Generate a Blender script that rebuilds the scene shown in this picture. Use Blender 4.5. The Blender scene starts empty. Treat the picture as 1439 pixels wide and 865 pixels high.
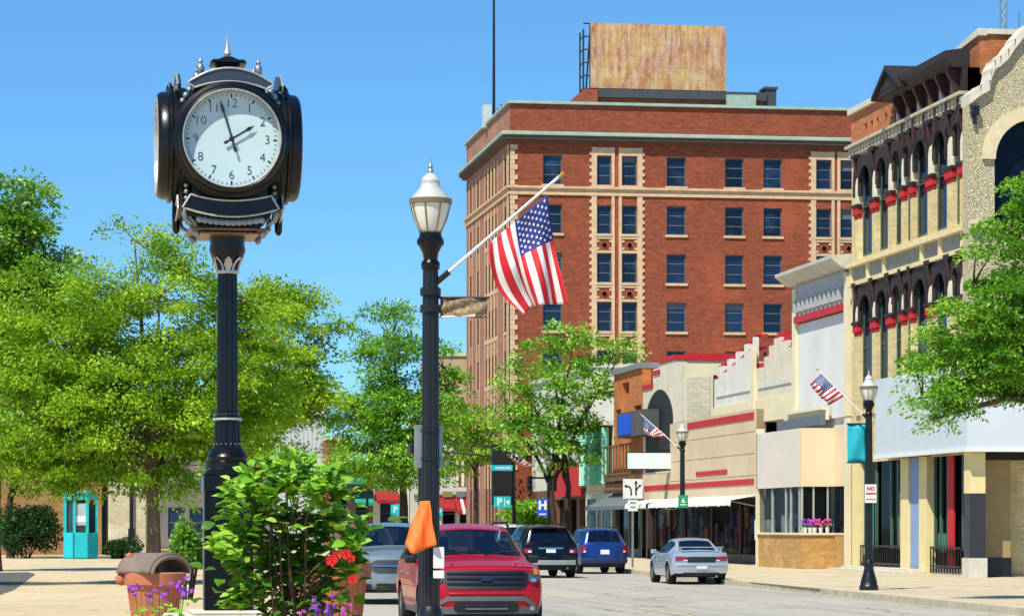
import bpy, math, random
import numpy as np
from mathutils import Vector, Matrix
R = math.radians
random.seed(7); rng = np.random.default_rng(7)
SC = bpy.context.scene
COL = SC.collection

# ------------------------------------------------------------------ camera, sky, sun, exposure
FPX = 4000.0; CXP = 719.5; HOR = 738.0; TH = R(8.7); EYE = 1.75
cam_d = bpy.data.cameras.new('camera'); cam = bpy.data.objects.new('camera', cam_d); COL.objects.link(cam)
cam.location = (0, 0, EYE); cam.rotation_euler = (R(90), 0, -TH)
cam_d.sensor_fit = 'HORIZONTAL'; cam_d.sensor_width = 36; cam_d.lens = 36*FPX/1439
cam_d.shift_y = (HOR-432.5)/1439; cam_d.clip_end = 6000; cam_d.clip_start = 0.5
SC.camera = cam
SUN_EL = R(55); SUN_V = Vector((-.652*math.cos(SUN_EL), -.758*math.cos(SUN_EL), math.sin(SUN_EL)))
world = bpy.data.worlds.new('World'); SC.world = world; world.use_nodes = True
nt = world.node_tree; nt.nodes.clear()
wo = nt.nodes.new('ShaderNodeOutputWorld'); bg = nt.nodes.new('ShaderNodeBackground'); sky = nt.nodes.new('ShaderNodeTexSky')
sky.sky_type = 'NISHITA'; sky.sun_disc = False; sky.sun_elevation = SUN_EL; sky.sun_rotation = math.atan2(-.652, -.758)
sky.air_density = 0.9; sky.dust_density = 0.0; sky.ozone_density = 8.5
tc = nt.nodes.new('ShaderNodeTexCoord'); mp = nt.nodes.new('ShaderNodeMapping'); mp.inputs['Location'].default_value = (0, 0, .064); mp.inputs['Scale'].default_value = (1, 1, 1.15)
nt.links.new(tc.outputs['Generated'], mp.inputs['Vector']); nt.links.new(mp.outputs['Vector'], sky.inputs['Vector'])
hs = nt.nodes.new('ShaderNodeHueSaturation'); hs.inputs['Saturation'].default_value = 1.1; hs.inputs['Hue'].default_value = .489; hs.inputs['Value'].default_value = 1.0
nt.links.new(sky.outputs[0], hs.inputs['Color']); nt.links.new(hs.outputs[0], bg.inputs['Color'])
bg.inputs['Strength'].default_value = 0.14; nt.links.new(bg.outputs[0], wo.inputs['Surface'])
sun_d = bpy.data.lights.new('sun', 'SUN'); sun_d.energy = 4.8; sun_d.angle = R(.5); sun_d.color = (1, .94, .81)
sun = bpy.data.objects.new('sun', sun_d); COL.objects.link(sun); sun.rotation_euler = SUN_V.to_track_quat('Z', 'Y').to_euler(); sun.location = (0, 0, 60)
SC.view_settings.view_transform = 'Standard'; SC.view_settings.look = 'None'; SC.view_settings.gamma = 1; SC.view_settings.use_curve_mapping = False
SC.view_settings.exposure = 0.4
SC.render.engine = 'CYCLES'
SC.cycles.max_bounces = 6; SC.cycles.transparent_max_bounces = 6

# ------------------------------------------------------------------ picture -> place helpers
SN, CS = math.sin(TH), math.cos(TH)
def G(px, d):
    xc = (px-CXP)/FPX*d
    return (xc*CS+d*SN, -xc*SN+d*CS)
def zd(py, d): return EYE+(HOR-py)/FPX*d
def yx(px, X): return X/math.tan(TH+math.atan((px-CXP)/FPX))          # street-facing plane X: where along the street
def zx(px, py, X): Y = yx(px, X); return zd(py, X*SN+Y*CS)
def xy(px, Y): return Y*math.tan(TH+math.atan((px-CXP)/FPX))          # plane across the street at Y
def zy(px, py, Y): X = xy(px, Y); return zd(py, X*SN+Y*CS)

# ------------------------------------------------------------------ mesh builder
class MB:
    def __init__(s): s.v = []; s.f = []; s.m = []; s.cuts = []
    def cut(s):
        '''what follows is the next separate piece'''
        if not s.cuts or s.cuts[-1] != (len(s.v), len(s.f)): s.cuts.append((len(s.v), len(s.f)))
        return s
    def add(s, vs, fs, mi=0):
        n = len(s.v); s.v += [tuple(map(float, p)) for p in vs]; s.f += [tuple(n+i for i in f) for f in fs]; s.m += [mi]*len(fs); return s
    def box(s, x0, x1, y0, y1, z0, z1, mi=0):
        if x0 > x1: x0, x1 = x1, x0
        if y0 > y1: y0, y1 = y1, y0
        if z0 > z1: z0, z1 = z1, z0
        return s.add([(x0,y0,z0),(x1,y0,z0),(x1,y1,z0),(x0,y1,z0),(x0,y0,z1),(x1,y0,z1),(x1,y1,z1),(x0,y1,z1)],
                     [(0,3,2,1),(4,5,6,7),(0,1,5,4),(1,2,6,5),(2,3,7,6),(3,0,4,7)], mi)
    def fb(s, f, p, a0, a1, z0, z1, o0, o1, mi=0):
        if f == 'x': return s.box(p-o1, p-o0, a0, a1, z0, z1, mi)
        return s.box(a0, a1, p-o1, p-o0, z0, z1, mi)
    def prism(s, poly, lo, hi, axis='z', mi=0):
        n = len(poly)
        def mk(a, b, c): return {'z': (a, b, c), 'x': (c, a, b), 'y': (a, c, b)}[axis]
        vs = [mk(a, b, lo) for a, b in poly]+[mk(a, b, hi) for a, b in poly]
        fs = [tuple(range(n))[::-1], tuple(range(n, 2*n))]+[(i, (i+1) % n, n+(i+1) % n, n+i) for i in range(n)]
        return s.add(vs, fs, mi)
    def lathe(s, prof, o=(0,0,0), n=24, mi=0, axis='z', a0=0):
        vs = []; fs = []
        for r, h in prof:
            for k in range(n):
                a = 2*math.pi*k/n+a0; c, d = r*math.cos(a), r*math.sin(a)
                q = (c, d, h) if axis == 'z' else ((c, h, d) if axis == 'y' else (h, c, d))
                vs.append((q[0]+o[0], q[1]+o[1], q[2]+o[2]))
        for i in range(len(prof)-1):
            for k in range(n):
                k2 = (k+1) % n; fs.append((i*n+k, i*n+k2, (i+1)*n+k2, (i+1)*n+k))
        fs.append(tuple(range(n))[::-1]); fs.append(tuple((len(prof)-1)*n+k for k in range(n)))
        return s.add(vs, fs, mi)
    def tube(s, pts, rad, n=8, mi=0):
        pts = [Vector(p) for p in pts]; vs = []; fs = []
        if not hasattr(rad, '__len__'): rad = [rad]*len(pts)
        up = None
        for i, p in enumerate(pts):
            t = (pts[min(i+1, len(pts)-1)]-pts[max(i-1, 0)]).normalized()
            if up is None: up = t.orthogonal().normalized()
            up = (up-t*up.dot(t)); up = up.normalized() if up.length > 1e-6 else t.orthogonal().normalized()
            b = t.cross(up)
            for k in range(n):
                a = 2*math.pi*k/n; vs.append(p+(up*math.cos(a)+b*math.sin(a))*rad[i])
        for i in range(len(pts)-1):
            for k in range(n):
                k2 = (k+1) % n; fs.append((i*n+k, i*n+k2, (i+1)*n+k2, (i+1)*n+k))
        fs.append(tuple(range(n))[::-1]); fs.append(tuple((len(pts)-1)*n+k for k in range(n)))
        return s.add(vs, fs, mi)
    def grid(s, P, mi=0):
        nu = len(P); nv = len(P[0])
        vs = [p for row in P for p in row]
        fs = [(i*nv+j, i*nv+j+1, (i+1)*nv+j+1, (i+1)*nv+j) for i in range(nu-1) for j in range(nv-1)]
        return s.add(vs, fs, mi)
    def ball(s, o, r, n=10, sz=1., mi=0):
        return s.lathe([(max(1e-4, r*math.sin(math.pi*i/8)), -r*sz*math.cos(math.pi*i/8)) for i in range(9)], o, n, mi)
    def wall(s, f, p, a0, a1, z0, z1, openings=(), depth=.25, mi=0):
        """a wall face with real openings and their reveals"""
        A = sorted({a0, a1, *[v for o in openings for v in o[:2]]}); Z = sorted({z0, z1, *[v for o in openings for v in o[2:4]]})
        A = [v for v in A if a0 <= v <= a1]; Z = [v for v in Z if z0 <= v <= z1]
        def pt(a, z, o): return (p-o, a, z) if f == 'x' else (a, p-o, z)
        def q(*c): s.add(c, [(0, 1, 2, 3)], mi)
        for i in range(len(Z)-1):
            run = None
            for j in range(len(A)):
                solid = j < len(A)-1 and not any(o[0] < (A[j]+A[j+1])/2 < o[1] and o[2] < (Z[i]+Z[i+1])/2 < o[3] for o in openings)
                if solid and run is None: run = A[j]
                if not solid and run is not None:
                    q(pt(run, Z[i], 0), pt(A[j], Z[i], 0), pt(A[j], Z[i+1], 0), pt(run, Z[i+1], 0)); run = None
        for b0, b1, c0, c1 in [o[:4] for o in openings]:
            for (u0, w0), (u1, w1) in (((b0,c0),(b1,c0)), ((b1,c0),(b1,c1)), ((b1,c1),(b0,c1)), ((b0,c1),(b0,c0))):
                q(pt(u0, w0, 0), pt(u1, w1, 0), pt(u1, w1, -depth), pt(u0, w0, -depth))
        return s

def abs_loc(o):
    v = Vector((0, 0, 0))
    while o is not None: v = v+o.location; o = o.parent
    return v
def link_mesh(name, me, parent=None):
    o = bpy.data.objects.new(name, me); COL.objects.link(o)
    if parent is not None: o.parent = parent
    return o
def obj(name, mb, mats, parent=None, world=False, smooth=None, bevel=0):
    if mb.cuts:                                   # one object per marked piece
        out = []; C_ = [c for c in mb.cuts]+[(len(mb.v), len(mb.f))]
        if C_[0] != (0, 0): C_ = [(0, 0)]+C_
        for (v0, f0), (v1, f1) in zip(C_[:-1], C_[1:]):
            if f1 == f0: continue
            q = MB(); q.v = mb.v[v0:v1]; q.f = [tuple(i-v0 for i in f) for f in mb.f[f0:f1]]; q.m = mb.m[f0:f1]; out.append(obj(name, q, mats, parent, world, smooth, bevel))
        return out
    me = bpy.data.meshes.new(name)
    vs = mb.v
    if world and parent is not None:
        w = abs_loc(parent); vs = [(a-w.x, b-w.y, c-w.z) for a, b, c in vs]
    me.from_pydata(vs, [], mb.f)
    if not isinstance(mats, (list, tuple)): mats = [mats]
    for m in mats: me.materials.append(m)
    if len(mats) > 1: me.polygons.foreach_set('material_index', mb.m)
    if smooth:
        me.polygons.foreach_set('use_smooth', [True]*len(me.polygons)); me.set_sharp_from_angle(angle=R(smooth))
    me.validate(); me.update()
    o = link_mesh(name, me, parent)
    if bevel:
        b = o.modifiers.new('bevel', 'BEVEL'); b.width = bevel; b.segments = 2; b.limit_method = 'ANGLE'; b.angle_limit = R(40)
    return o
def tag(o, label, cat, group=None):
    o['label'] = label; o['category'] = cat
    if group: o['group'] = group
    return o
def thing(name, label, cat, loc=(0,0,0), rotz=0, group=None):
    o = bpy.data.objects.new(name, None); COL.objects.link(o); o.location = loc; o.rotation_euler = (0, 0, rotz); o.empty_display_size = .3
    return tag(o, label, cat, group)
def struct(name, mb, mats, kind='structure', **k):
    o = obj(name, mb, mats, **k); o['kind'] = kind; return o
def copy_thing(root, loc, rotz, label, group=None):
    r = root.copy(); COL.objects.link(r); r.location = loc; r.rotation_euler = (0, 0, rotz); r['label'] = label
    if group: r['group'] = group
    for ch in list(root.children):
        c = ch.copy(); COL.objects.link(c); c.parent = r
        for g in list(ch.children):
            e = g.copy(); COL.objects.link(e); e.parent = c
    return r
def text_mesh(s, size, depth=.004, bold=0.):
    cu = bpy.data.curves.new('lettering', 'FONT'); cu.body = s; cu.size = size; cu.align_x = 'CENTER'; cu.align_y = 'CENTER'; cu.extrude = depth; cu.offset = bold; cu.resolution_u = 3
    o = bpy.data.objects.new('lettering', cu); COL.objects.link(o)
    bpy.context.view_layer.update()
    me = bpy.data.meshes.new_from_object(o.evaluated_get(bpy.context.evaluated_depsgraph_get()))
    bpy.data.objects.remove(o); bpy.data.curves.remove(cu)
    return me
def add_text(mb, s, size, M, depth=.004, bold=0., mi=0):
    me = text_mesh(s, size, depth, bold)
    mb.add([M @ v.co for v in me.vertices], [tuple(p.vertices) for p in me.polygons], mi); bpy.data.meshes.remove(me)
RX90 = Matrix.Rotation(R(90), 4, 'X')       # lettering lying in XY -> standing, read from -Y

# ------------------------------------------------------------------ materials
def lin(h):
    h = h.lstrip('#'); return tuple((lambda c: c/12.92 if c <= .04045 else ((c+.055)/1.055)**2.4)(int(h[i:i+2], 16)/255) for i in (0, 2, 4))
MATS = {}
def nodes(name):
    m = bpy.data.materials.new(name); m.use_nodes = True; t = m.node_tree; return m, t, t.nodes['Principled BSDF']
def mix(t, a, b, fac):
    n = t.nodes.new('ShaderNodeMix'); n.data_type = 'RGBA'
    for i, v in ((6, a), (7, b)):
        if isinstance(v, tuple): n.inputs[i].default_value = (*v[:3], 1)
        else: t.links.new(v, n.inputs[i])
    if isinstance(fac, (int, float)): n.inputs[0].default_value = fac
    else: t.links.new(fac, n.inputs[0])
    return n.outputs[2]
def noise(t, vec, scale, detail=4, rough=.6):
    n = t.nodes.new('ShaderNodeTexNoise'); n.inputs['Scale'].default_value = scale; n.inputs['Detail'].default_value = detail; n.inputs['Roughness'].default_value = rough
    if vec is not None: t.links.new(vec, n.inputs['Vector'])
    return n.outputs['Fac']
def ramp(t, fac, a, b):
    n = t.nodes.new('ShaderNodeMapRange'); n.inputs[1].default_value = a; n.inputs[2].default_value = b; t.links.new(fac, n.inputs[0]); return n.outputs[0]
def coords(t, kind='Object', scale=(1,1,1)):
    c = t.nodes.new('ShaderNodeTexCoord'); m = t.nodes.new('ShaderNodeMapping'); m.inputs['Scale'].default_value = scale
    t.links.new(c.outputs[kind], m.inputs['Vector']); return m.outputs['Vector']
def wallcoords(t):
    g = t.nodes.new('ShaderNodeNewGeometry'); s = t.nodes.new('ShaderNodeSeparateXYZ'); t.links.new(g.outputs['Position'], s.inputs[0])
    a = t.nodes.new('ShaderNodeMath'); a.operation = 'ADD'; t.links.new(s.outputs[0], a.inputs[0]); t.links.new(s.outputs[1], a.inputs[1])
    c = t.nodes.new('ShaderNodeCombineXYZ'); t.links.new(a.outputs[0], c.inputs[0]); t.links.new(s.outputs[2], c.inputs[1]); return c.outputs[0]
def bumpit(t, p, fac, strength, dist=.02):
    b = t.nodes.new('ShaderNodeBump'); b.inputs['Strength'].default_value = strength; b.inputs['Distance'].default_value = dist
    t.links.new(fac, b.inputs['Height']); t.links.new(b.outputs[0], p.inputs['Normal'])
def mat(name, col, rough=.6, metal=0., var=.12, scale=2.5, bump=0., bscale=25., col2=None, stretch=(1,1,1), coat=0., spec=.5):
    m, t, p = nodes(name); c = lin(col) if isinstance(col, str) else col
    v = coords(t, 'Object', stretch); n = noise(t, v, scale)
    lo = tuple(x*(1-var) for x in c); hi = tuple(min(1, x*(1+var)) for x in c)
    if col2: lo, hi = c, (lin(col2) if isinstance(col2, str) else col2)
    t.links.new(mix(t, lo, hi, ramp(t, n, .3, .7)), p.inputs['Base Color'])
    p.inputs['Roughness'].default_value = rough; p.inputs['Metallic'].default_value = metal; p.inputs['Coat Weight'].default_value = coat; p.inputs['Coat Roughness'].default_value = .04
    p.inputs['Specular IOR Level'].default_value = spec
    if bump: bumpit(t, p, noise(t, v, bscale), bump)
    return m
def brick(name, a, b, mortar, bw=.24, bh=.085, mort=.012, big=.35, dirt=None, soft=.5, rough=.85):
    m, t, p = nodes(name); v = wallcoords(t)
    n = t.nodes.new('ShaderNodeTexBrick'); n.inputs['Scale'].default_value = 1; n.inputs['Brick Width'].default_value = bw; n.inputs['Row Height'].default_value = bh; n.inputs['Mortar Size'].default_value = mort; n.inputs['Mortar Smooth'].default_value = .3
    n.inputs['Color1'].default_value = (*lin(a), 1); n.inputs['Color2'].default_value = (*lin(b), 1); n.inputs['Mortar'].default_value = (*lin(mortar), 1); t.links.new(v, n.inputs['Vector'])
    mp = t.nodes.new('ShaderNodeMapping'); mp.inputs['Scale'].default_value = (.8, 3.2, 1); t.links.new(v, mp.inputs['Vector'])
    c = mix(t, n.outputs['Color'], tuple(x*.55 for x in lin(a)), ramp(t, noise(t, mp.outputs[0], 1.6, 7, .8), .42, .75))
    c = mix(t, c, tuple(min(1, x*1.4) for x in lin(b)), ramp(t, noise(t, v, big, 5, .65), .52, .9))
    if dirt: c = mix(t, c, lin(dirt), ramp(t, noise(t, v, .9, 6, .75), .55, .78))
    t.links.new(c, p.inputs['Base Color']); p.inputs['Roughness'].default_value = rough
    bumpit(t, p, n.outputs['Fac'], -soft, .01); return m
def glass(name, col='#060b14', rough=.06, var=.5, ior=1.22):
    m = mat(name, col, rough, 0, var, 1.2); m.node_tree.nodes['Principled BSDF'].inputs['IOR'].default_value = ior; return m
def leafmat(name, cols, trans=.4, gloss=.06):
    m, t, p = nodes(name); t.nodes.remove(p); out = t.nodes['Material Output']
    a = t.nodes.new('ShaderNodeAttribute'); a.attribute_name = 'tone'
    r = t.nodes.new('ShaderNodeValToRGB'); e = r.color_ramp.elements
    while len(e) < len(cols): e.new(.5)
    for i, c in enumerate(cols): e[i].position = i/(len(cols)-1); e[i].color = (*lin(c), 1)
    t.links.new(a.outputs['Fac'], r.inputs[0])
    d = t.nodes.new('ShaderNodeBsdfDiffuse'); tr = t.nodes.new('ShaderNodeBsdfTranslucent'); g = t.nodes.new('ShaderNodeBsdfGlossy'); g.inputs['Roughness'].default_value = .4
    t.links.new(r.outputs[0], d.inputs[0]); t.links.new(mix(t, r.outputs[0], (.55, .75, .05), .35), tr.inputs[0])
    m1 = t.nodes.new('ShaderNodeMixShader'); m1.inputs[0].default_value = trans; t.links.new(d.outputs[0], m1.inputs[1]); t.links.new(tr.outputs[0], m1.inputs[2])
    m2 = t.nodes.new('ShaderNodeMixShader'); m2.inputs[0].default_value = gloss; t.links.new(m1.outputs[0], m2.inputs[1]); t.links.new(g.outputs[0], m2.inputs[2])
    t.links.new(m2.outputs[0], out.inputs[0]); return m
def paint(name, col, flake=.25, rough=.25):
    m, t, p = nodes(name); p.inputs['Metallic'].default_value = flake; p.inputs['Roughness'].default_value = rough; p.inputs['Coat Weight'].default_value = .5; p.inputs['Coat Roughness'].default_value = .03; p.inputs['Coat IOR'].default_value = 1.35; p.inputs['Specular IOR Level'].default_value = .3
    c = lin(col); v = coords(t)
    t.links.new(mix(t, tuple(x*.9 for x in c), tuple(x*1.08 for x in c), noise(t, v, 1.5)), p.inputs['Base Color'])
    return m

M_BLACK = mat('black painted iron', '#0e1014', .4, 0, .25, 6, bump=.05, bscale=60)
M_BLACKG = mat('gloss black clock paint', '#08090c', .3, 0, .2, 5, spec=.35)
M_SILVER = mat('silver paint trim', '#b9b9b5', .35, .5, .2, 14)
M_STEEL = mat('galvanised steel', '#8c9296', .45, .7, .2, 5)
M_ALU = mat('sign back aluminium', '#98a0a4', .4, .5, .15, 3)
M_WHITE = mat('white paint', '#dcdcd6', .6, 0, .06, 3)
M_TEAL = mat('teal cloth', '#0aa0ae', .7, 0, .08, 3)
M_TEALP = mat('turquoise paint', '#18b4bc', .4, 0, .1, 3)
M_RED = mat('red cloth', '#b8161b', .7, 0, .15, 3)
M_REDP = mat('red paint', '#b3181b', .6, 0, .18, 4)
M_BLUE = mat('sign blue', '#1750c8', .45, 0, .08, 3)
M_GLASS = glass('window glass', '#0d1726')
M_GLASSD = glass('dark shop glass', '#0b0d0e', .05, .5, 1.06)
M_CONC = mat('pale stone', '#c9c2b0', .8, 0, .12, 4, bump=.15)
M_TRUNK = mat('bark', '#5a4636', .9, 0, .3, 6, bump=.6, bscale=14, stretch=(1,1,.35))
M_TRUNKD = mat('dark bark', '#3b2f27', .9, 0, .3, 6, bump=.6, bscale=14, stretch=(1,1,.35))
M_GREENP = mat('street sign green', '#1f8f63', .5, 0, .08, 3)

m, t, p = nodes('clear shop glass'); p.inputs['Base Color'].default_value = (.01, .012, .015, 1); p.inputs['Roughness'].default_value = .04; p.inputs['IOR'].default_value = 1.15
tb = t.nodes.new('ShaderNodeBsdfTransparent'); tb.inputs[0].default_value = (.8, .84, .85, 1); mx = t.nodes.new('ShaderNodeMixShader'); mx.inputs[0].default_value = .16; t.links.new(tb.outputs[0], mx.inputs[1]); t.links.new(p.outputs[0], mx.inputs[2]); t.links.new(mx.outputs[0], t.nodes['Material Output'].inputs[0]); M_SHOPGL = m
# ------------------------------------------------------------------ ground, road, sidewalks
m, t, p = nodes('asphalt'); v = coords(t, 'Object')
c = mix(t, lin('#9f998e'), lin('#ada698'), ramp(t, noise(t, v, .2, 4, .5), .3, .7)); c = mix(t, c, lin('#7f7a70'), ramp(t, noise(t, coords(t, 'Object', (1.2, .03, 1)), .9, 4), .5, .8)); c = mix(t, c, lin('#bdb8aa'), ramp(t, noise(t, v, 60, 2), .55, .9))
def cracks(t, v, c, scale, col, wdt=.012, amt=.75):
    wv = t.nodes.new('ShaderNodeVectorMath'); wv.operation = 'MULTIPLY_ADD'; nn = t.nodes.new('ShaderNodeTexNoise'); nn.inputs['Scale'].default_value = 1.3; nn.inputs['Detail'].default_value = 6
    t.links.new(v, nn.inputs['Vector']); t.links.new(nn.outputs['Color'], wv.inputs[0]); wv.inputs[1].default_value = (1.4, 1.4, 0); t.links.new(v, wv.inputs[2])
    vo = t.nodes.new('ShaderNodeTexVoronoi'); vo.feature = 'DISTANCE_TO_EDGE'; vo.inputs['Scale'].default_value = scale; t.links.new(wv.outputs[0], vo.inputs['Vector'])
    r = t.nodes.new('ShaderNodeMapRange'); r.inputs[1].default_value = wdt*.4; r.inputs[2].default_value = wdt; r.inputs[3].default_value = amt; r.inputs[4].default_value = 0; t.links.new(vo.outputs['Distance'], r.inputs[0])
    return mix(t, c, lin(col), r.outputs[0])
c = mix(t, c, lin('#86817a'), ramp(t, noise(t, v, .5, 3, .5), .66, .74)); c = cracks(t, v, c, .22, '#3f3d3a', .008)
t.links.new(c, p.inputs['Base Color']); p.inputs['Roughness'].default_value = .85; bumpit(t, p, noise(t, v, 60), .3); M_ROAD = m
def paving(name, a, b, joint, size, turn=0.):
    m, t, p = nodes(name); v = coords(t, 'Object'); v.node.inputs['Rotation'].default_value = (0, 0, turn)
    n = t.nodes.new('ShaderNodeTexBrick'); n.offset = 0; n.inputs['Scale'].default_value = 1; n.inputs['Brick Width'].default_value = size; n.inputs['Row Height'].default_value = size; n.inputs['Mortar Size'].default_value = .02
    n.inputs['Color1'].default_value = (*lin(a), 1); n.inputs['Color2'].default_value = (*lin(b), 1); n.inputs['Mortar'].default_value = (*lin(joint), 1); t.links.new(v, n.inputs['Vector'])
    c = mix(t, n.outputs['Color'], tuple(x*.72 for x in lin(a)), ramp(t, noise(t, v, .5, 6, .7), .5, .85)); c = mix(t, c, tuple(x*.8 for x in lin(b)), ramp(t, noise(t, v, 9, 4), .5, .9)); c = mix(t, c, tuple(x*.5 for x in lin(a)), ramp(t, noise(t, v, 1.7, 4, .6), .64, .75)); c = cracks(t, v, c, .3, '#5d5340', .006, .6)
    t.links.new(c, p.inputs['Base Color']); p.inputs['Roughness'].default_value = .9; bumpit(t, p, noise(t, v, 30), .2); return m
M_WALK = paving('concrete paving', '#b9a98a', '#c5b696', '#7d7058', 1.8)
M_WALKL = paving('tan plaza paving', '#c2ad86', '#cbb893', '#8a7a5c', 3.0, .6)  # tan concrete in large slabs, a little warmer than the street paving
M_KERB = mat('kerb concrete', '#b3a88e', .85, 0, .2, 2, bump=.2)
M_GROUND = mat('dry earth', '#6f6a55', .95, 0, .2, .2)
struct('ground', MB().box(-900, 900, -60, 1800, -1.0, -.03), M_GROUND)
RC = [(17.0,-20),(17.4,30),(18.7,68.8),(19.0,81),(19.9,101),(20.4,108),(23.0,150),(24.9,172),(25.2,201)]      # right kerb
LC = [(4.8,-20),(4.8,62),(7.5,90),(12.5,140),(18.6,160),(19.0,201)]                                           # left kerb
road = MB(); road.add([(x, y, 0) for x, y in LC]+[(x, y, 0) for x, y in RC[::-1]], [tuple(range(len(LC)+len(RC)))[::-1]])
road.add([(-200, 201, 0), (200, 201, 0), (200, 214, 0), (-200, 214, 0)], [(0,1,2,3)])
struct('road', road, M_ROAD)
def offset(line, d):
    out = []
    for i, (x, y) in enumerate(line):
        a = Vector(line[max(i-1, 0)]); b = Vector(line[min(i+1, len(line)-1)]); t_ = (b-a).normalized(); out.append((x+t_.y*d, y-t_.x*d))
    return out
def kerb(line, side):
    mb = MB(); o = offset(line, .16*side)
    for i in range(len(line)-1):
        q = [line[i], line[i+1], o[i+1], o[i]]
        if side < 0: q = q[::-1]
        mb.prism(q, -.03, .15)
    return mb
struct('right_kerb', kerb(RC, 1), M_KERB); struct('left_kerb', kerb(LC, -1), M_KERB)
ro = offset(RC, .16); lo_ = offset(LC, -.16)
mb = MB(); mb.prism([(x, y) for x, y in ro][::-1]+[(60, -20), (60, 201)][0:2], -.03, .145)
struct('right_sidewalk', mb, M_WALK)
mb = MB(); mb.prism([(x, y) for x, y in lo_]+[(-120, 201), (-120, -20)], -.03, .145)
struct('left_sidewalk', mb, M_WALKL)
struct('far_sidewalk', MB().box(-200, 200, 214, 226, -.03, .145), M_WALK)
# painted lines
M_LINE = mat('worn road paint', '#cfc9b4', .8, 0, .25, 3); M_YEL = mat('worn yellow paint', '#b9ad86', .8, 0, .3, 3)
mb = MB()
def lane(xs, mi, w=.07, dash=None):
    L = len(xs)
    for i in range(L-1):
        (x0, y0), (x1, y1) = xs[i], xs[i+1]
        n = max(1, int(abs(y1-y0)/3))
        for k in range(n):
            if dash and k % 3: continue
            a, b = k/n, (k+1)/n
            X0, Y0, X1, Y1 = x0+(x1-x0)*a, y0+(y1-y0)*a, x0+(x1-x0)*b, y0+(y1-y0)*b
            mb.add([(X0-w, Y0, .004), (X0+w, Y0, .004), (X1+w, Y1, .004), (X1-w, Y1, .004)], [(0,1,2,3)], mi)
lane([(11.5,10),(11.9,70),(13.5,101),(17.8,150),(21.8,172)], 1)
struct('road_marking', mb, [M_LINE, M_YEL])
M_PARK = mat('dark asphalt', '#55534f', .9, 0, .2, 1.5, bump=.2)
q = [(-90, 806), (40, 803), (50, 806), (20, 828), (-20, 842), (-90, 852)]
struct('driveway', MB().add([(*G(px, FPX*(EYE-.15)/(py-HOR)), .149) for px, py in q], [(0, 1, 2, 3, 4, 5)]), M_PARK)
mb = MB()   # yellow painted kerb stretch by the crossing ramp
o2 = offset([(18.95,79),(18.7,70.5)], -.17)
mb.prism([(18.93,79),(18.7,70.5),(18.88,70.5),(19.11,79)], .1505, .155)
struct('kerb_paint', mb, M_YEL)

# ------------------------------------------------------------------ hotel
XF = 27.4; HY = 180.0
M_BRICK = brick('red hotel brick', '#7f3820', '#9e4a29', '#84573e', .26, .09, .008, .25)
M_BRICKF = brick('tan red front brick', '#9a6048', '#ab7054', '#a58d70', .26, .09, .01, .3)
M_STONE = mat('buff terracotta', '#c9a983', .8, 0, .15, 2, bump=.1)
M_COPPER = mat('green copper', '#a5b5a5', .75, 0, .25, 1.2, col2='#86a596')
m, t, p = nodes('hotel window glass'); oi_ = t.nodes.new('ShaderNodeObjectInfo'); t.links.new(mix(t, mix(t, lin('#070c17'), lin('#1b2c48'), oi_.outputs['Random']), lin('#31486b'), ramp(t, noise(t, coords(t), .5, 3), .55, .8)), p.inputs['Base Color']); p.inputs['Roughness'].default_value = .08; p.inputs['Specular IOR Level'].default_value = .4; M_WGL = m
M_BLIND = mat('window blind', '#5a606a', .8, 0, .15, 3)
M_FRAME = mat('grey window frame', '#5d646a', .6, 0, .15, 3)
HX1 = xy(1290, HY); HYB = 200.5
hotel = thing('hotel', 'tall red brick hotel with rows of dark windows and green copper cornices', 'building', (XF, HY, 0))
def window(root, f, p, a0, a1, z0, z1, rails=(1/3, 2/3), fm=None, gm=None, depth=.16, ft=.06, sill=None, sm=None, mull=(), blind=0):
    fm = fm or M_FRAME; gm = gm or M_WGL; mb = MB(); d = -depth
    mb.fb(f, p, a0, a0+ft, z0, z1, d-.06, d); mb.fb(f, p, a1-ft, a1, z0, z1, d-.06, d)
    mb.fb(f, p, a0+ft, a1-ft, z0, z0+ft, d-.06, d); mb.fb(f, p, a0+ft, a1-ft, z1-ft, z1, d-.06, d)
    for r in rails: z = z0+(z1-z0)*r; mb.fb(f, p, a0+ft, a1-ft, z-.025, z+.025, d-.05, d-.004)
    for r in mull: a = a0+(a1-a0)*r; mb.fb(f, p, a-.03, a+.03, z0+ft, z1-ft, d-.055, d-.002)
    w = obj('window', mb, fm, root, True)
    g = obj('pane', MB().fb(f, p, a0+.01, a1-.01, z0+.01, z1-.01, d-.045, d-.035), gm, w, True)
    if blind: obj('blind', MB().fb(f, p, a0+ft, a1-ft, z1-(z1-z0)*blind, z1-ft, d-.034, d-.03), M_BLIND, w, True)
    if sill: obj('sill', MB().fb(f, p, a0-.1, a1+.1, z0-.16, z0-.003, -.15, .1), sm or M_STONE, w, True)
    return w
ZT = zy(950, 150, HY)              # top of parapet
rowpy = [(221, 262), (290, 330), (357, 398), (425, 466), (493, 534), (561, 602)]
rows = [(zy(950, b, HY), zy(950, a, HY)) for a, b in rowpy]
cols = [(763, 790), (839, 859), (874, 895), (937, 964), (1019, 1045), (1073, 1099), (1147, 1168), (1181, 1203)]
cols = [(xy(a, HY), xy(b, HY)) for a, b in cols]
ops = [(a0, a1, z0, z1) for a0, a1 in cols for z0, z1 in rows]
obj('side_wall', MB().wall('y', HY, XF, HX1, 0, ZT, ops, .3), M_BRICK, hotel, True)
for i, (a0, a1) in enumerate(cols):
    for z0, z1 in rows:
        window(hotel, 'y', HY, a0, a1, z0, z1, sill=True, sm=M_STONE, blind=random.choice((0, 0, 0, 0, 0, 0, .2, .34)))
M_WDARK = mat('dark window frame', '#3a3632', .6, 0, .15, 3)
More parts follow.
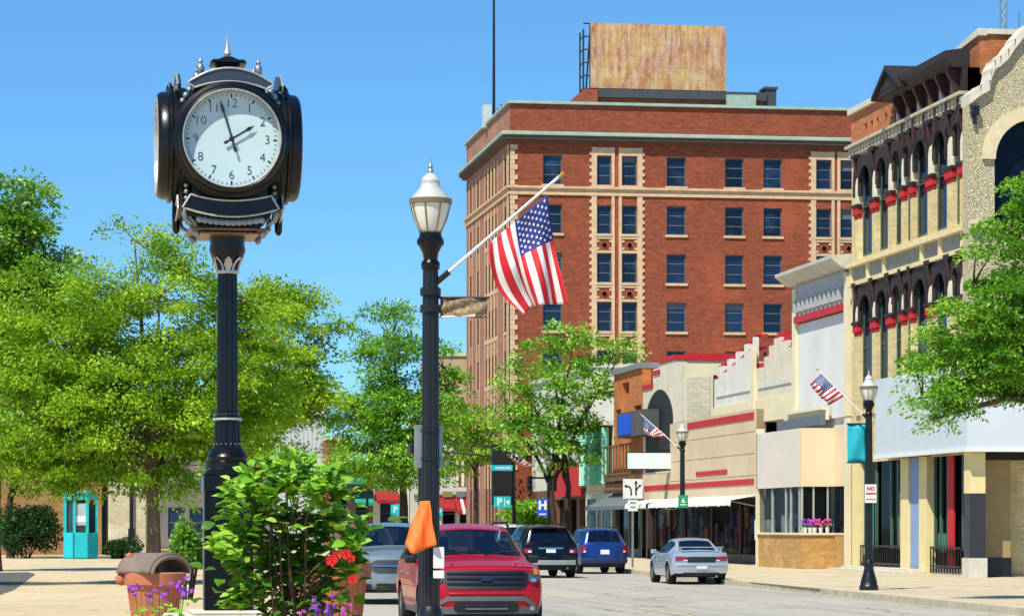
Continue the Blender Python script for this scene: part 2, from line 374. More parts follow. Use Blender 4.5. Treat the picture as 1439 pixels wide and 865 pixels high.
# front (street) face with its narrow windows in stone bays
fcols = [(181.3, 182.4), (185.6, 186.5), (187.1, 188.0), (188.6, 189.5), (190.1, 191.0), (194.0, 195.1), (197.6, 198.7)]
frows = rows+[(rows[-1][0]-6.2, rows[-1][1]-4.2)]
obj('front_wall', MB().wall('x', XF, HY, HYB, 0, ZT, [(a, b, c, d) for a, b in fcols for c, d in frows], .3), M_BRICKF, hotel, True)
for a0, a1 in fcols:
    for z0, z1 in frows: window(hotel, 'x', XF, a0, a1, z0, z1, depth=.03, fm=M_WDARK)
obj('rear_wall', MB().box(XF+.35, HX1, HY+.35, HYB, 0, ZT-1.2), M_BRICK, hotel, True)
st = MB()
for (a0, a1) in fcols:
    st.cut(); st.fb('x', XF, a0-.22, a0-.02, 4.2, rows[0][1]+.3, 0, .02); st.cut(); st.fb('x', XF, a1+.02, a1+.22, 4.2, rows[0][1]+.3, 0, .02)
for z0, z1 in frows: st.cut(); st.fb('x', XF, 185.3, 191.3, z0-.3, z0-.02, 0, .035); st.cut(); st.fb('x', XF, 181, 182.7, z0-.22, z0-.02, 0, .035)
obj('window_surround', st, M_STONE, hotel, True)
# corner quoins, paired-window surrounds with toothed edges, spandrel panels
q = MB(); zb = 5.0; k = 0
zt = zy(715, 208, HY)
while zb < zt:
    q.cut()
    w = .5 if k % 2 else .32
    q.fb('y', HY, XF-.06, XF+w, zb, zb+.3, 0, .06); q.fb('x', XF, HY-.06, HY+.5+(.2 if k % 2 else 0), zb, zb+.3, 0, .06); zb += .32; k += 1
obj('quoin', q, M_STONE, hotel, True)
sp = MB(); spp = MB()
for i, j in ((1, 2), (6, 7)):
    sp.cut(); A0, A1 = cols[i][0], cols[j][1]; mid0, mid1 = cols[i][1], cols[j][0]
    zlo = rows[-1][0]-.5; zhi = rows[0][1]+.55
    for a0, a1 in ((A0-.36, A0-.02), (A1+.02, A1+.36), (mid0+.02, mid0+.22), (mid1-.22, mid1-.02)):
        sp.fb('y', HY, a0, a1, zlo, zhi, 0, .07)
    z = zlo; k = 0
    while z < zhi-.2:
        if k % 2 == 0: sp.fb('y', HY, A0-.5, A0-.36, z, z+.2, 0, .06); sp.fb('y', HY, A1+.36, A1+.5, z, z+.2, 0, .06)
        z += .22; k += 1
    for c in (i, j):
        a0, a1 = cols[c]
        sp.fb('y', HY, a0-.02, a1+.02, rows[0][1]+.02, zhi-.02, 0, .065)
        for r in range(len(rows)-1):
            zt_, zb_ = rows[r][0]-.17, rows[r+1][1]
            if r == 0: continue
            sp.fb('y', HY, a0-.02, a1+.02, zb_+.01, zb_+.16, 0, .06); sp.fb('y', HY, a0-.02, a1+.02, zt_-.16, zt_-.01, 0, .06)
            zc, ac = (zt_+zb_)/2, (a0+a1)/2; spp.cut()
            for s in (-1, 1):
                spp.prism([(ac-.16, zc), (ac, zc-.16), (ac+.16, zc), (ac, zc+.16)], HY-.08, HY-.001, 'y')
                for sz in (-1, 1): spp.fb('y', HY, ac+s*.42-.09, ac+s*.42+.09, zc+sz*.24-.07, zc+sz*.24+.07, 0, .05)
obj('paired_window_surround', sp, M_STONE, hotel, True); obj('spandrel_ornament', spp, M_STONE, hotel, True)
def course(mb, z0, z1, out, mi=0):
    mb.box(XF-out, HX1, HY-out, HYB+.3, z0, z1, mi)
zbelt = zy(950, 277, HY); ztb = zy(950, 265, HY)
b = MB(); b.cut(); course(b, zbelt, zbelt+.2, .1); course(b, zbelt+.2, ztb-.14, .05); course(b, ztb-.14, ztb, .22)
b.cut(); course(b, zy(950, 640, HY), zy(950, 622, HY), .2)
obj('belt_course', b, M_STONE, hotel, True)
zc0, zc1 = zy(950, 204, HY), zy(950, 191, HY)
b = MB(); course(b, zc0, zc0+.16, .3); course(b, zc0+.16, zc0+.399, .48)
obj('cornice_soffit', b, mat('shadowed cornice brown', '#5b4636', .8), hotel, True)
b = MB(); course(b, zc0+.4, zc1, .6); course(b, zc1, zc1+.05, .5)
obj('cornice', b, M_COPPER, hotel, True, bevel=.05)
b = MB(); course(b, ZT-.02, ZT+.12, .18); course(b, ZT+.12, ZT+.17, .1)
obj('coping', b, M_COPPER, hotel, True)
# roof house on the hotel
M_TAR = mat('dark roof trim', '#3c4046', .8, 0, .2, 1)
ry = HY+7
ph = thing('roof_penthouse', 'low brick penthouse with dark flat roof behind the hotel parapet', 'rooftop house', (xy(950, ry), ry, ZT-.3))
x0, x1, x2, xe = xy(819, ry), xy(838, ry), xy(1075, ry), xy(1090, ry); zq = zy(840, 127, ry)
obj('wall', MB().box(x1, x2, ry, ry+6, ZT-1.4, zq-.5).box(x0, x1+.001, ry-.5, ry+6, ZT-1.4, zq), [M_BRICK], ph, True)
obj('roof', MB().box(x1+.01, x2-.01, ry-.4, ry+6.2, zq-.5, zq+.05), M_TAR, ph, True)
obj('chimney', MB().box(x2, xe, ry-.2, ry+1.2, ZT-1.4, zy(1085, 126, ry)).box(x2-.1, xe+.1, ry-.3, ry+1.3, zy(1085, 126, ry), zy(1085, 123, ry)), M_TAR, ph, True)
obj('roof_hatch', MB().box(xy(1018, ry), xy(1058, ry), ry-.9, ry-.45, ZT-1.4, zy(1030, 136, ry)), mat('pale green hatch', '#93a493', .7), ph, True)
# billboard
by = HY+9.5
m, t, p = nodes('rusted billboard'); v = coords(t, 'Object')
c = mix(t, lin('#c1925c'), lin('#cfa95a'), ramp(t, noise(t, v, .35, 5, .7), .4, .6)); c = mix(t, c, lin('#a2583e'), ramp(t, noise(t, coords(t, 'Object', (1, 1, .6)), .8, 8, .85), .45, .6)); c = mix(t, c, lin('#d6cbbb'), ramp(t, noise(t, coords(t, 'Object', (2.2, 1, .3)), 1.6, 6, .7), .45, .8)); c = mix(t, c, lin('#8a5a4c'), ramp(t, noise(t, coords(t, 'Object', (3, 1, .25)), 1.2, 6, .8), .5, .85))
bt = t.nodes.new('ShaderNodeTexBrick'); bt.offset = 0; bt.inputs['Scale'].default_value = 1; bt.inputs['Brick Width'].default_value = .62; bt.inputs['Row Height'].default_value = .78; bt.inputs['Mortar Size'].default_value = .03; bt.inputs['Mortar Smooth'].default_value = 1
bt.inputs['Color1'].default_value = (0,0,0,1); bt.inputs['Color2'].default_value = (.35,.35,.35,1); bt.inputs['Mortar'].default_value = (1,1,1,1); t.links.new(wallcoords(t), bt.inputs['Vector'])
mm = t.nodes.new('ShaderNodeMath'); mm.operation = 'MULTIPLY'; mm.inputs[1].default_value = .6; t.links.new(bt.outputs['Color'], mm.inputs[0])
c = mix(t, c, lin('#9c6a50'), mm.outputs[0]); t.links.new(c, p.inputs['Base Color']); p.inputs['Roughness'].default_value = .8; M_BILL = m
bx0, bx1, bz0, bz1 = xy(830, by), xy(1020, by), zy(925, 126, by), zy(925, 35, by)
bb = thing('billboard', 'big blank rusted billboard on a scaffold above the hotel roof', 'billboard', ((bx0+bx1)/2, by, ZT))
obj('panel', MB().box(bx0, bx1, by-.06, by+.08, bz0, bz1), M_BILL, bb, True)
f = MB()
for i in range(7):
    x = bx0+(bx1-bx0)*i/6
    f.tube([(x, by+.2, bz0-.9), (x, by+.2, bz1)], .06); f.tube([(x, by+.2, bz1-.5), (x, by+2.2, bz0-.9)], .06)
    f.tube([(x-.6, by+.2, bz0-.9), (x, by+.2, bz0)], .04); f.tube([(x+.6, by+.2, bz0-.9), (x, by+.2, bz0)], .04)
for k in range(6):
    z = bz0+(bz1-bz0)*k/5; f.tube([(bx0-.45, by+.25, z), (bx1, by+.25, z)], .05)
f.tube([(bx0-.45, by+.3, bz0-.9), (bx0-.45, by+.3, bz1-.4)], .07); f.tube([(bx0-.45, by+1.6, bz0-.9), (bx0-.45, by+1.6, bz1-.4)], .06)
for k in range(5): z = bz0+(bz1-bz0)*k/5; f.tube([(bx0-.45, by+.3, z), (bx0-.45, by+1.6, z)], .05)
f.tube([(bx0-.6, by+.2, bz0-.9), (bx1+.3, by+.2, bz0-.9)], .09)
obj('scaffold', f, mat('rusty dark steel', '#3a3d42', .7, .4, .3, 3), bb, True)
mast = thing('antenna_mast', 'tall thin mast rising from the left front corner of the hotel roof', 'mast', (xy(694, 190), 190, ZT-.2))
obj('pole', MB().tube([(0,0,-.1), (0,0,7), (0,0,16)], [.11, .085, .06]), M_BLACK, mast)
obj('equipment_cabinet', MB().box(-.75, -.2, -.3, .5, 0, 1.5), mat('pale grey cabinet', '#b3b9bb', .6), mast)
br = MB(); br.tube([(0,0,1.0), (.5,-.1,1.1)], .03); br.tube([(.5,-.1,.6), (.5,-.1,1.6)], .035); br.tube([(.25,-.05,.8), (.25,-.05,1.3)], .03)
obj('bracket', br, M_BLACK, mast)

# ------------------------------------------------------------------ right-hand row, far to near  (street plane X0)
X0 = 27.8
M_PWHITE = mat('painted white brick', '#cfccc2', .8, 0, .1, 1.2, bump=.25, bscale=18)
m, t, p = nodes('peeling cream wall'); v = coords(t, 'Object')
c = mix(t, lin('#d2cab4'), lin('#bdb59c'), ramp(t, noise(t, v, .8, 6, .7), .4, .7)); c = mix(t, c, lin('#8f8470'), ramp(t, noise(t, v, 5, 6, .8), .6, .72)); t.links.new(c, p.inputs['Base Color']); p.inputs['Roughness'].default_value = .9; bumpit(t, p, noise(t, v, 16, 5), .5); M_PEEL = m
M_CREAM = mat('cream stucco', '#d9cdaa', .8, 0, .07, 1, bump=.1)
M_ORANGE = brick('orange brick', '#b86a32', '#c77a3c', '#8a6242', .22, .08, .008, .8)
M_DARKSHOP = mat('dark interior', '#1b1a1a', .7, 0, .4, .6)
def bld(name, label, y0, y1, x=X0, group=None, cat='building'): return thing(name, label, cat, (x, (y0+y1)/2, 0), 0, group)
# low white building beside the hotel
y0, y1 = yx(833, X0+.8), 178.5; zt = 10.6
lw = bld('shop_building', 'low white building half hidden by the street tree beside the hotel', y0, y1)
wop = [(y0+3+5*i, y0+4.3+5*i, 6.2, 8.4) for i in range(4)]
obj('wall', MB().wall('x', X0+.8, y0, y1, 3.9, zt, wop, .25).box(X0+1.1, X0+14, y0+.02, y1, .14, zt-.02).wall('y', y0, X0+.8, X0+14, .14, zt, [(X0+2, X0+3.2, 6.5, 8.3)], .25), M_PWHITE, lw, True)
for o in wop: window(lw, 'x', X0+.8, *o, rails=(.5,))
obj('parapet', MB().box(X0+.6, X0+14.1, y0-.1, y1, zt, zt+.25), M_CONC, lw, True)
obj('storefront', MB().wall('x', X0+.8, y0, y1, .14, 3.9, [(y0+1+4.2*i, y0+4.2+4.2*i, .7, 3.3) for i in range(5)], .3), mat('brown shopfront', '#6b4a36', .7), lw, True)
obj('pane', MB().box(X0+1.08, X0+1.09, y0+.5, y1-.5, .5, 3.6), M_GLASSD, lw, True)
ca = thing('shop_banner', 'big plain red banner hung on the shopfront behind the tree trunks', 'banner', (X0+.2, yx(790, X0), 3.2))
z0, z1 = zx(800, 697, X0), zx(800, 652, X0)
obj('cloth', MB().box(X0-.1, X0+.02, yx(816, X0), yx(774, X0), z0, z1), M_RED, ca, True); obj('frame', MB().box(X0+.03, X0+.795, yx(816, X0)+.1, yx(774, X0)-.1, z1-.25, z1-.05), M_BLACK, ca, True)
# mint netted building
y0, y1 = yx(862, X0), yx(824, X0); zt = zx(845, 600, X0)
mn = bld('shop_building', 'narrow shop wrapped in pale mint green netting left of the orange brick', y0, y1)
m, t, p = nodes('mint netting'); w = t.nodes.new('ShaderNodeTexWave'); w.bands_direction = 'Y'; w.inputs['Scale'].default_value = .5; w.inputs['Distortion'].default_value = 9; w.inputs['Detail'].default_value = 3; w.inputs['Detail Scale'].default_value = .5
t.links.new(coords(t, 'Object', (1, 1, .25)), w.inputs['Vector']); t.links.new(mix(t, lin('#5fb59b'), lin('#9ad8c0'), w.outputs['Fac']), p.inputs['Base Color']); p.inputs['Roughness'].default_value = .8; M_MINT = m
P = []
for j in range(2):
    P.append([])
    for i in range(61):
        y = y0+(y1-y0)*i/60; o = .12*math.sin(i*1.1)+.06*math.sin(i*2.7)
        P[-1].append((X0-.35+o, y, 3.95 if j == 0 else zt-.1))
obj('netting', MB().grid(P), M_MINT, mn, True, smooth=60)
obj('wall', MB().box(X0, X0+12, y0+.03, y1, .14, zt), M_CREAM, mn, True); obj('roof_edge', MB().box(X0-.5, X0+.2, y0, y1+.05, zt, zt+.2), M_CONC, mn, True)
sf = MB().wall('x', X0-.05, y0, y1, .145, 3.6, [(y0+.5, y0+3, .7, 3.2), (y0+3.3, y0+4.4, .2, 3.0), (y0+4.8, y1-.4, .7, 3.2)], .3)
obj('storefront', sf, M_CONC, mn, True); obj('pane', MB().box(X0-.025, X0-.012, y0+.3, y1-.2, .2, 3.4), M_GLASSD, mn, True)
# orange brick narrow house
y0, y1 = yx(903, X0), yx(863, X0); zt = zx(866, 527, X0)
orb = bld('brick_building', 'narrow orange brick building with small square openings left of the black arch', y0, y1)
oo = [(yx(884, X0), yx(874, X0), zx(879, 553, X0), zx(879, 537, X0)), (yx(901, X0), yx(891, X0), zx(896, 583, X0), zx(896, 569, X0)), (yx(873, X0), yx(865, X0), zx(868, 590, X0), zx(868, 575, X0))]
obj('wall', MB().wall('x', X0, y0, y1, 3.6, zt, oo, .4).box(X0+.45, X0+12, y0, y1, .14, zt-.05).wall('y', y0, X0, X0+12, 3.6, zt), M_ORANGE, orb, True)
obj('opening', MB().box(X0+.4, X0+.44, y0+.1, y1-.1, 4, zt-.3), M_DARKSHOP, orb, True)
obj('coping', MB().box(X0-.15, X0+12, y0-.03, y1, zt, zt+.28), mat('grey coping', '#74787a', .8), orb, True)
obj('storefront', MB().wall('x', X0-.02, y0, y1, .145, 3.55, [(y0+.5, y0+3.2, .6, 3.2), (y0+3.6, y1-.5, .6, 3.2)], .3), mat('grey shopfront', '#4b4f50', .7), orb, True)
obj('pane', MB().box(X0+.2, X0+.21, y0+.3, y1-.3, .3, 3.4), M_GLASSD, orb, True)
bal = MB(); zb0, zb1 = zx(880, 692, X0), zx(880, 625, X0)
for i in range(9): y = y0+.3+(y1-y0-.6)*i/8; bal.box(X0-.62, X0-.56, y-.03, y+.03, zb0+.9, zb1)
bal.box(X0-.64, X0-.54, y0+.2, y1-.2, zb1-.08, zb1); bal.box(X0-.64, X0-.54, y0+.2, y1-.2, zb0+.9, zb0+1.0); bal.box(X0-.6, X0-.001, y0+.2, y1-.2, zb0+.6, zb0+.88)
for i in range(14):
    y = y0+.2+(y1-y0-.4)*i/14; bal.tube([(X0-.5, y, zb0+.6), (X0-.5, y+.6, zb0)], .04); bal.tube([(X0-.5, y+.6, zb0+.6), (X0-.5, y, zb0)], .04)
obj('balcony', bal, mat('rusty ironwork', '#6d5138', .8, .2, .3, 4), orb, True)
sg = thing('hanging_sign', 'dark boxed sign with a plain blue panel on the orange brick front', 'sign', (X0-.6, (y0+y1)/2, 6))
z0, z1 = zx(885, 613, X0-.8), zx(885, 578, X0-.8)
obj('box', MB().box(X0-.85, X0-.02, yx(904, X0-.8), yx(868, X0-.8), z0, z1), mat('grey sign box', '#4b4c4e', .7, 0, .2, 1), sg, True)
obj('blue_panel', MB().box(X0-.9, X0-.852, yx(888, X0-.8), yx(871, X0-.8), z0+.12, z1-.1), M_BLUE, sg, True)
ga = thing('awning', 'grey canvas awning left of the lane arrow sign', 'awning', (X0-.8, yx(870, X0), 3.5))
ga0, ga1 = yx(898, X0-.5), yx(842, X0-.5)
obj('canopy', MB().prism([(X0-.06, zx(880, 694, X0)), (X0-.06, zx(880, 704, X0)), (X0-1.3, zx(880, 716, X0)), (X0-1.3, zx(880, 711, X0))], ga0, ga1, 'y'), mat('grey canvas', '#5e686c', .8, 0, .12, 1), ga, True)
# arch building
ya, yb = yx(948, X0), yx(903.5, X0); zt = zx(947, 505, X0)
ar = bld('arch_building', 'cream building with a tall black pointed arch and a stepped red parapet', ya, yb)
aw0, aw1 = yx(946, X0), yx(907, X0); zs, za, zbot = zx(926, 590, X0), zx(926, 547, X0), zx(926, 662, X0)
pts = []; n = 14; yc = (aw0+aw1)/2
for i in range(n+1):
    u = i/n; pts.append((aw0+(yc-aw0)*(1-math.cos(u*math.pi/2))**.9, zs+(za-zs)*math.sin(u*math.pi/2)))
arch = [(aw0, zbot)]+pts+[(2*yc-a, z) for a, z in pts[::-1][1:]]+[(aw1, zbot)]
zb_ = zx(926, 690, X0)
poly = [(ya, zb_), (ya, zt), (yc-.6, zt), (yc-.6, zt-.5), (yc+1.4, zt-.5), (yc+1.4, zt-1), (yb, zt-1.25), (yb, zb_)]
# front wall around the arch: left and right jambs and a spandrel built as strips
fw = MB(); ys = [ya]+[a for a, z in arch[1:-1]]+[yb]
def topz(y): return zt-.02 if y < yc-.3 else (zt-.5 if y < yc+1.4 else zt-1.1)
fw.prism([(ya, zb_), (ya, zt-.02), (aw0, zt-.02), (aw0, zb_)], X0, X0+.5, 'x')
fw.prism([(aw1, zb_), (aw1, zt-1.1), (yb, zt-1.1), (yb, zb_)], X0, X0+.5, 'x')
for i in range(1, len(arch)-2):
    (a, za_), (b_, zb2) = arch[i], arch[i+1]
    if b_-a > .01: fw.prism([(a, za_), (b_, zb2), (b_, topz((a+b_)/2)), (a, topz((a+b_)/2))], X0, X0+.5, 'x')
fw.prism([(aw0, zb_), (aw0, zbot), (aw1, zbot), (aw1, zb_)], X0, X0+.5, 'x')
SX = xy(1005, ya)
obj('front_wall', fw, M_PEEL, ar, True)
obj('side_wall', MB().box(X0+.5, SX+6, ya, yb, .14, zt-.06), M_CREAM, ar, True)
obj('side_panel', MB().box(X0+.55, SX-.25, ya-.02, ya+.01, zy(975, 655, ya), zy(975, 528, ya)), brick('cream painted brick', '#d8d0b4', '#cfc6a6', '#b9ae90', .4, .16, .012, .5), ar, True)
obj('arch_infill', MB().box(X0+.015, X0+.48, aw0+.01, aw1-.01, zbot+.01, zs).prism([(a, z) for a, z in arch[1:-1]], X0+.016, X0+.3, 'x'), mat('black arch infill', '#17181b', .6, 0, .2, 1), ar, True)
rp = MB(); rp.box(X0-.06, X0+.55, ya-.06, yc-.3, zt, zt+.22); rp.cut(); rp.box(X0-.06, X0+.55, yc-.3, yc+1.4, zt-.5, zt-.28); rp.cut(); rp.box(X0-.06, X0+.55, yc+1.4, yb, zt-1.1, zt-.88); rp.cut(); rp.box(X0+.55, SX+2, ya-.06, ya+.6, zt-.06, zt+.3)
obj('red_parapet', rp, M_REDP, ar, True)
obj('drainpipe', MB().box(SX-.1, SX+.06, ya-.16, ya-.021, zy(1003, 576, ya), zy(1003, 527, ya)), M_BLACK, ar, True)
mq = thing('marquee_sign', 'blank white marquee board hung below the black arch', 'sign', (X0-1, yx(913, X0), 5.5))
my = yx(915, X0-1.2)
obj('panel', MB().box(xy(882, my), xy(944, my), my, my+.35, zy(913, 658, my), zy(913, 636, my)), mat('white sign face', '#cfe0d8', .5, 0, .04, 1), mq, True)
obj('frame', MB().box(xy(881, my), xy(945, my), my+.05, my+.3, zy(913, 659.5, my), zy(913, 634.5, my)), M_BLACK, mq, True)
obj('hanger', MB().box(X0-1.0, X0+.3, my+.1, my+.16, zy(913, 634, my)+.02, zy(913, 634, my)+.12), M_BLACK, mq, True)
# long clad shop with red stripes
XC = X0-.25; y0, y1 = yx(1061.5, XC), yx(905, XC)
zt, zlow = zx(1061, 575, XC), zx(1061, 698, XC)
cl = bld('striped_shop', 'long tan panel clad shop with red tile stripes and scalloped white awnings', y0, y1, XC)
ymid = ya-.2
M_CLAD = mat('tan cladding panel', '#cbb694', .65, 0, .1, .5, bump=.1)
c1 = MB()
ncol = 7; nrow = 4
for i in range(ncol):
    for j in range(nrow):
        a0 = y0+(ymid-y0)*i/ncol; a1 = y0+(ymid-y0)*(i+1)/ncol; b0 = zlow+(zt-zlow)*j/nrow; b1 = zlow+(zt-zlow)*(j+1)/nrow
        c1.box(XC-.02, XC+.05, a0+.012, a1-.012, b0+.012, b1-.012)
for i in range(3):
    a0 = ymid+(y1-ymid)*i/3; a1 = ymid+(y1-ymid)*(i+1)/3; c1.box(XC-.02, XC+.05, a0+.012, a1-.012, zlow+.012, zlow+(zt-zlow)*.36)
obj('cladding', c1, M_CLAD, cl, True)
obj('backing', MB().box(XC+.051, X0+.2, y0, ymid, zlow, zt+.02).box(XC+.051, X0-.005, ymid, y1, zlow, zlow+(zt-zlow)*.37), mat('joint backing tan', '#8f7e62', .9), cl, True)  # darker tan backing that shows in the joints between panels
def stripe(pa, pb, py_, h, n):
    s = MB(); a, b_ = yx(pb, XC), yx(pa, XC); z = zx((pa+pb)/2, py_, XC)
    for i in range(n): s.cut(); s.box(XC-.05, XC-.0201, a+(b_-a)*i/n+.02, a+(b_-a)*(i+1)/n-.02, z-h/2, z+h/2)
    obj('red_stripe', s, M_REDP, cl, True)
zb_s = zx(1040, 678, XC)
stripe(967, 1060.5, 591, .3, 4); stripe(906, 1060.5, 681, .24, 8); stripe(979, 1023, 664, .2, 3)
obj('wall', MB().box(X0+.8, X0+13, y0+.02, y1, .14, zt-.4), M_DARKSHOP, cl, True)
# shopfront below
sh = MB(); sh.box(XC+.1, XC+.8, y0, y0+.25, .145, zlow); sh.box(XC+.1, XC+.8, y1-.4, y1, .145, zlow); yq = yx(925, XC)
for px in (912, 932, 952, 990, 1030): y = yx(px, XC); sh.box(XC+.3, XC+.45, y-.07, y+.07, .145, zlow)
sh.box(XC+.2, XC+.5, y0+.25, y1-.4, .145, .55); sh.box(XC+.15, XC+.75, y0+.25, y1-.4, 3.2, zlow-.004)
obj('shopfront_frame', sh, mat('dark brown frame', '#3a2f2a', .6), cl, True)
obj('pane', MB().box(XC+.36, XC+.37, y0+.26, y1-.4, .56, 3.2), M_SHOPGL, cl, True)
cols_ = ['#a0527a', '#4d6ea8', '#5a3a30', '#b0643a', '#4a7a4a', '#6d4a8a', '#a03444', '#b8b2a6', '#2f4a58', '#2a2622']
shop_m = [mat('shop goods', c_, .7, 0, .55, 4) for c_ in cols_]
gr = random.Random(9)
def garment(x, y, z, w, h, m_):
    mb = MB(); mb.prism([(y-w*.5, z), (y+w*.5, z), (y+w*.42, z+h*.7), (y+w*.7, z+h*.55), (y+w*.78, z+h*.72), (y+w*.3, z+h), (y-w*.3, z+h), (y-w*.78, z+h*.72), (y-w*.7, z+h*.55), (y-w*.42, z+h*.7)], x-.06, x+.06, 'x'); obj('window_display', mb, m_, cl, True, bevel=.03)
for i in range(54):
    y = y0+.5+(y1-y0-1.2)*(i+gr.random())/54; garment(XC+gr.choice((.46, .52, .6, .72)), y, gr.uniform(.6, 1.8), gr.uniform(.3, .5), gr.uniform(.6, 1.0), shop_m[gr.randrange(10)])
M_AWN = mat('white awning canvas', '#d9d7d0', .8, 0, .08, 2)
def scallop(label, pa, pb, x=XC):
    a, b_ = yx(pb, x-.6), yx(pa, x-.6); z1_, z0_ = 3.02, 2.8
    aw = thing('awning', label, 'awning', (x-.5, (a+b_)/2, 3.4), 0, 'white scalloped awnings')
    n = 40; P = [[], [], []]
    for i in range(n+1):
        y = a+(b_-a)*i/n; sc = .05*abs(math.sin(i*math.pi/2.5)); P[0].append((x-.03, y, z1_)); P[1].append((x-1.25, y, z0_+.04*math.sin(i*.9))); P[2].append((x-1.3, y, z0_-.26+sc))
    o = obj('canopy', MB().grid(P), M_AWN, aw, True)
    so = o.modifiers.new('thick', 'SOLIDIFY'); so.thickness = .02
    f = MB(); f.tube([(x-.03, a+.1, z0_-.3), (x-1.2, a+.1, z0_-.05)], .025); f.tube([(x-.03, b_-.1, z0_-.3), (x-1.2, b_-.1, z0_-.05)], .025); obj('frame', f, M_STEEL, aw, True)
scallop('long white scalloped awning over the striped shop windows', 931, 1049); scallop('short white scalloped awning left of the lamp with the green sign', 897, 927)
# upper stepped white building behind the cladding
XU = X0+.2
ye0, ye1 = yx(1117, XU), yx(1004, XU)
up = bld('stepped_building', 'white building with blank panels under a stepped red parapet', ye0, ye1, XU)
obj('wall', MB().box(XU+.2, XU+11, ye0, ye1, zt-.5, zx(1100, 468, XU)-1.2), M_PWHITE, up, True)
ym = yx(1060, XU)
zA, zB = zx(1030, 490, XU), zx(1090, 470, XU)
w1 = MB()
steps = []
for i, px in enumerate((1004, 1010, 1016, 1022, 1028, 1034, 1040, 1046, 1052, 1058)):
    y = yx(px, XU); yn = yx(px+6, XU); h = zA-1.15+ .11*i+(.42 if i % 2 else 0); w1.box(XU-.01, XU+.2, max(yn, ym), y, zt-.5, h); steps.append((max(yn, ym), y, h))
obj('left_panel_wall', w1, M_PWHITE, up, True)
w2 = MB(); prof = [(1060, 0), (1067, .0), (1074, .4), (1081, .8), (1088, 1.05), (1098, .85), (1108, .55), (1117, .55)]
for (p0, h), (p1, _) in zip(prof[:-1], prof[1:]):
    w2.box(XU-.01, XU+.2, yx(p1, XU), yx(p0, XU), zt-.5, zB-1.2+h); steps.append((yx(p1, XU), yx(p0, XU), zB-1.2+h))
obj('right_panel_wall', w2, M_PEEL, up, True)
rp = MB()
for i, (a, b_, h) in enumerate(steps):
    rp.cut(); rp.box(XU+.1, XU+.6, a, b_, h, h+(.22 if i >= 10 else .14)); rp.box(XU+.0, XU+.3, a, b_, h, h+.05)
obj('red_parapet', rp, M_REDP, up, True)
pl = MB(); pl.cut(); pl.box(XU-.14, XU-.011, ym-.45, ym+.15, zt-.5, zx(1060, 487, XU)); pl.cut(); pl.box(XU-.1, XU-.011, ye0, ye1, zt-.5, zt+.45)
obj('pilaster', pl, M_CREAM, up, True)
obj('recessed_panel', MB().cut().box(XU-.06, XU-.012, ym+.5, ye1-.5, zt+.9, zA-1.9).cut().box(XU-.06, XU-.012, ye0+.5, ym-.8, zt+.9, zB-1.9), mat('pale grey panel', '#c3c4c0', .8, 0, .1, .8, bump=.15), up, True)
obj('chimney', MB().box(XU+5.5, XU+6.6, ym-.5, ym+.7, 8, zA+1.0), M_CREAM, up, True)
# tall white building with cornice
XT = X0
yt0, yt1 = yx(1194, XT), yx(1117, XT); ztt = zx(1150, 378, XT); zbt = zx(1150, 590, XT)
tw = bld('tall_white_building', 'tall white fronted building with heavy grey cornice left of the ornate block', yt0, yt1, XT)
obj('wall', MB().box(XT+.12, XT+12, yt0, yt1, .14, ztt-.35), M_PWHITE, tw, True)
obj('front_panel', MB().box(XT, XT+.121, yt0+.4, yt1-.55, zbt, ztt-1.9), mat('white stucco', '#cfd0cc', .8, 0, .1, .6, bump=.2), tw, True)
obj('pilaster', MB().cut().box(XT-.12, XT+.121, yt1-.54, yt1, zbt, ztt-.5).cut().box(XT-.12, XT+.121, yt0, yt0+.39, zbt, ztt-.5), M_CREAM, tw, True)
co = MB(); M_GREYC = mat('grey cornice paint', '#a7a9a8', .7, 0, .12, 2)
co.box(XT-.08, XT+.122, yt0+.4, yt1-.55, ztt-1.6, ztt-.4)
for i in range(11): y = yt0+.6+(yt1-yt0-1.6)*i/10; co.box(XT-.26, XT-.081, y, y+.28, ztt-1.45, ztt-1.0)
obj('frieze', co, M_GREYC, tw, True)
obj('cornice', MB().prism([(XT+.1, ztt-.4), (XT-.3, ztt-.36), (XT-.75, ztt-.02), (XT-.75, ztt+.1), (XT+.1, ztt+.16)], yt0-.15, yt1+.2, 'y'), mat('weathered white trim', '#b9b4a6', .7, 0, .15, 2), tw, True)
obj('red_band', MB().box(XT-.2, XT+.123, yt0+.4, yt1-.55, ztt-1.85, ztt-1.61), M_REDP, tw, True)
obj('roof_vent', MB().lathe([(.35, ztt-.2), (.35, ztt+.45), (.5, ztt+.46), (.05, ztt+.75)], (XT+1.2, yt1-1.2, 0), 12), M_BLACK, tw, True)
# cream corner shop with brick base
XS = X0-1.3
ys0, ys1 = yx(1126, XS), yx(1063, XS); xr = xy(1192, ys0)
cs = bld('corner_shop', 'cream shop with bare fascia and display windows above a tan brick base', ys0, ys1, XS)
def zfr(px, py): return zx(px, py, XS)
ztp, zsl, zwt, zwb = zfr(1095, 597), zfr(1095, 672), zfr(1095, 686), zfr(1095, 746)
ztp = zy(1158, 601, ys0); zsl = zy(1158, 683, ys0); zwb = zy(1158, 748, ys0); zbr = zy(1158, 799, ys0)
M_FASC = mat('grey cream fascia', '#d3cbbd', .7, 0, .05, .8); M_FASC2 = mat('warm cream fascia', '#dac6a4', .7, 0, .05, .8)
obj('street_fascia', MB().box(XS, XS+.3, ys0+.301, ys1, zsl, ztp), M_FASC, cs, True)
obj('front_fascia', MB().box(XS-.002, xr, ys0, ys0+.3, zsl, ztp-.001), M_FASC2, cs, True)
obj('roof', MB().box(XS+.05, X0-.01, ys0+.31, ys1, ztp-.3, ztp-.1), M_GREYC, cs, True)
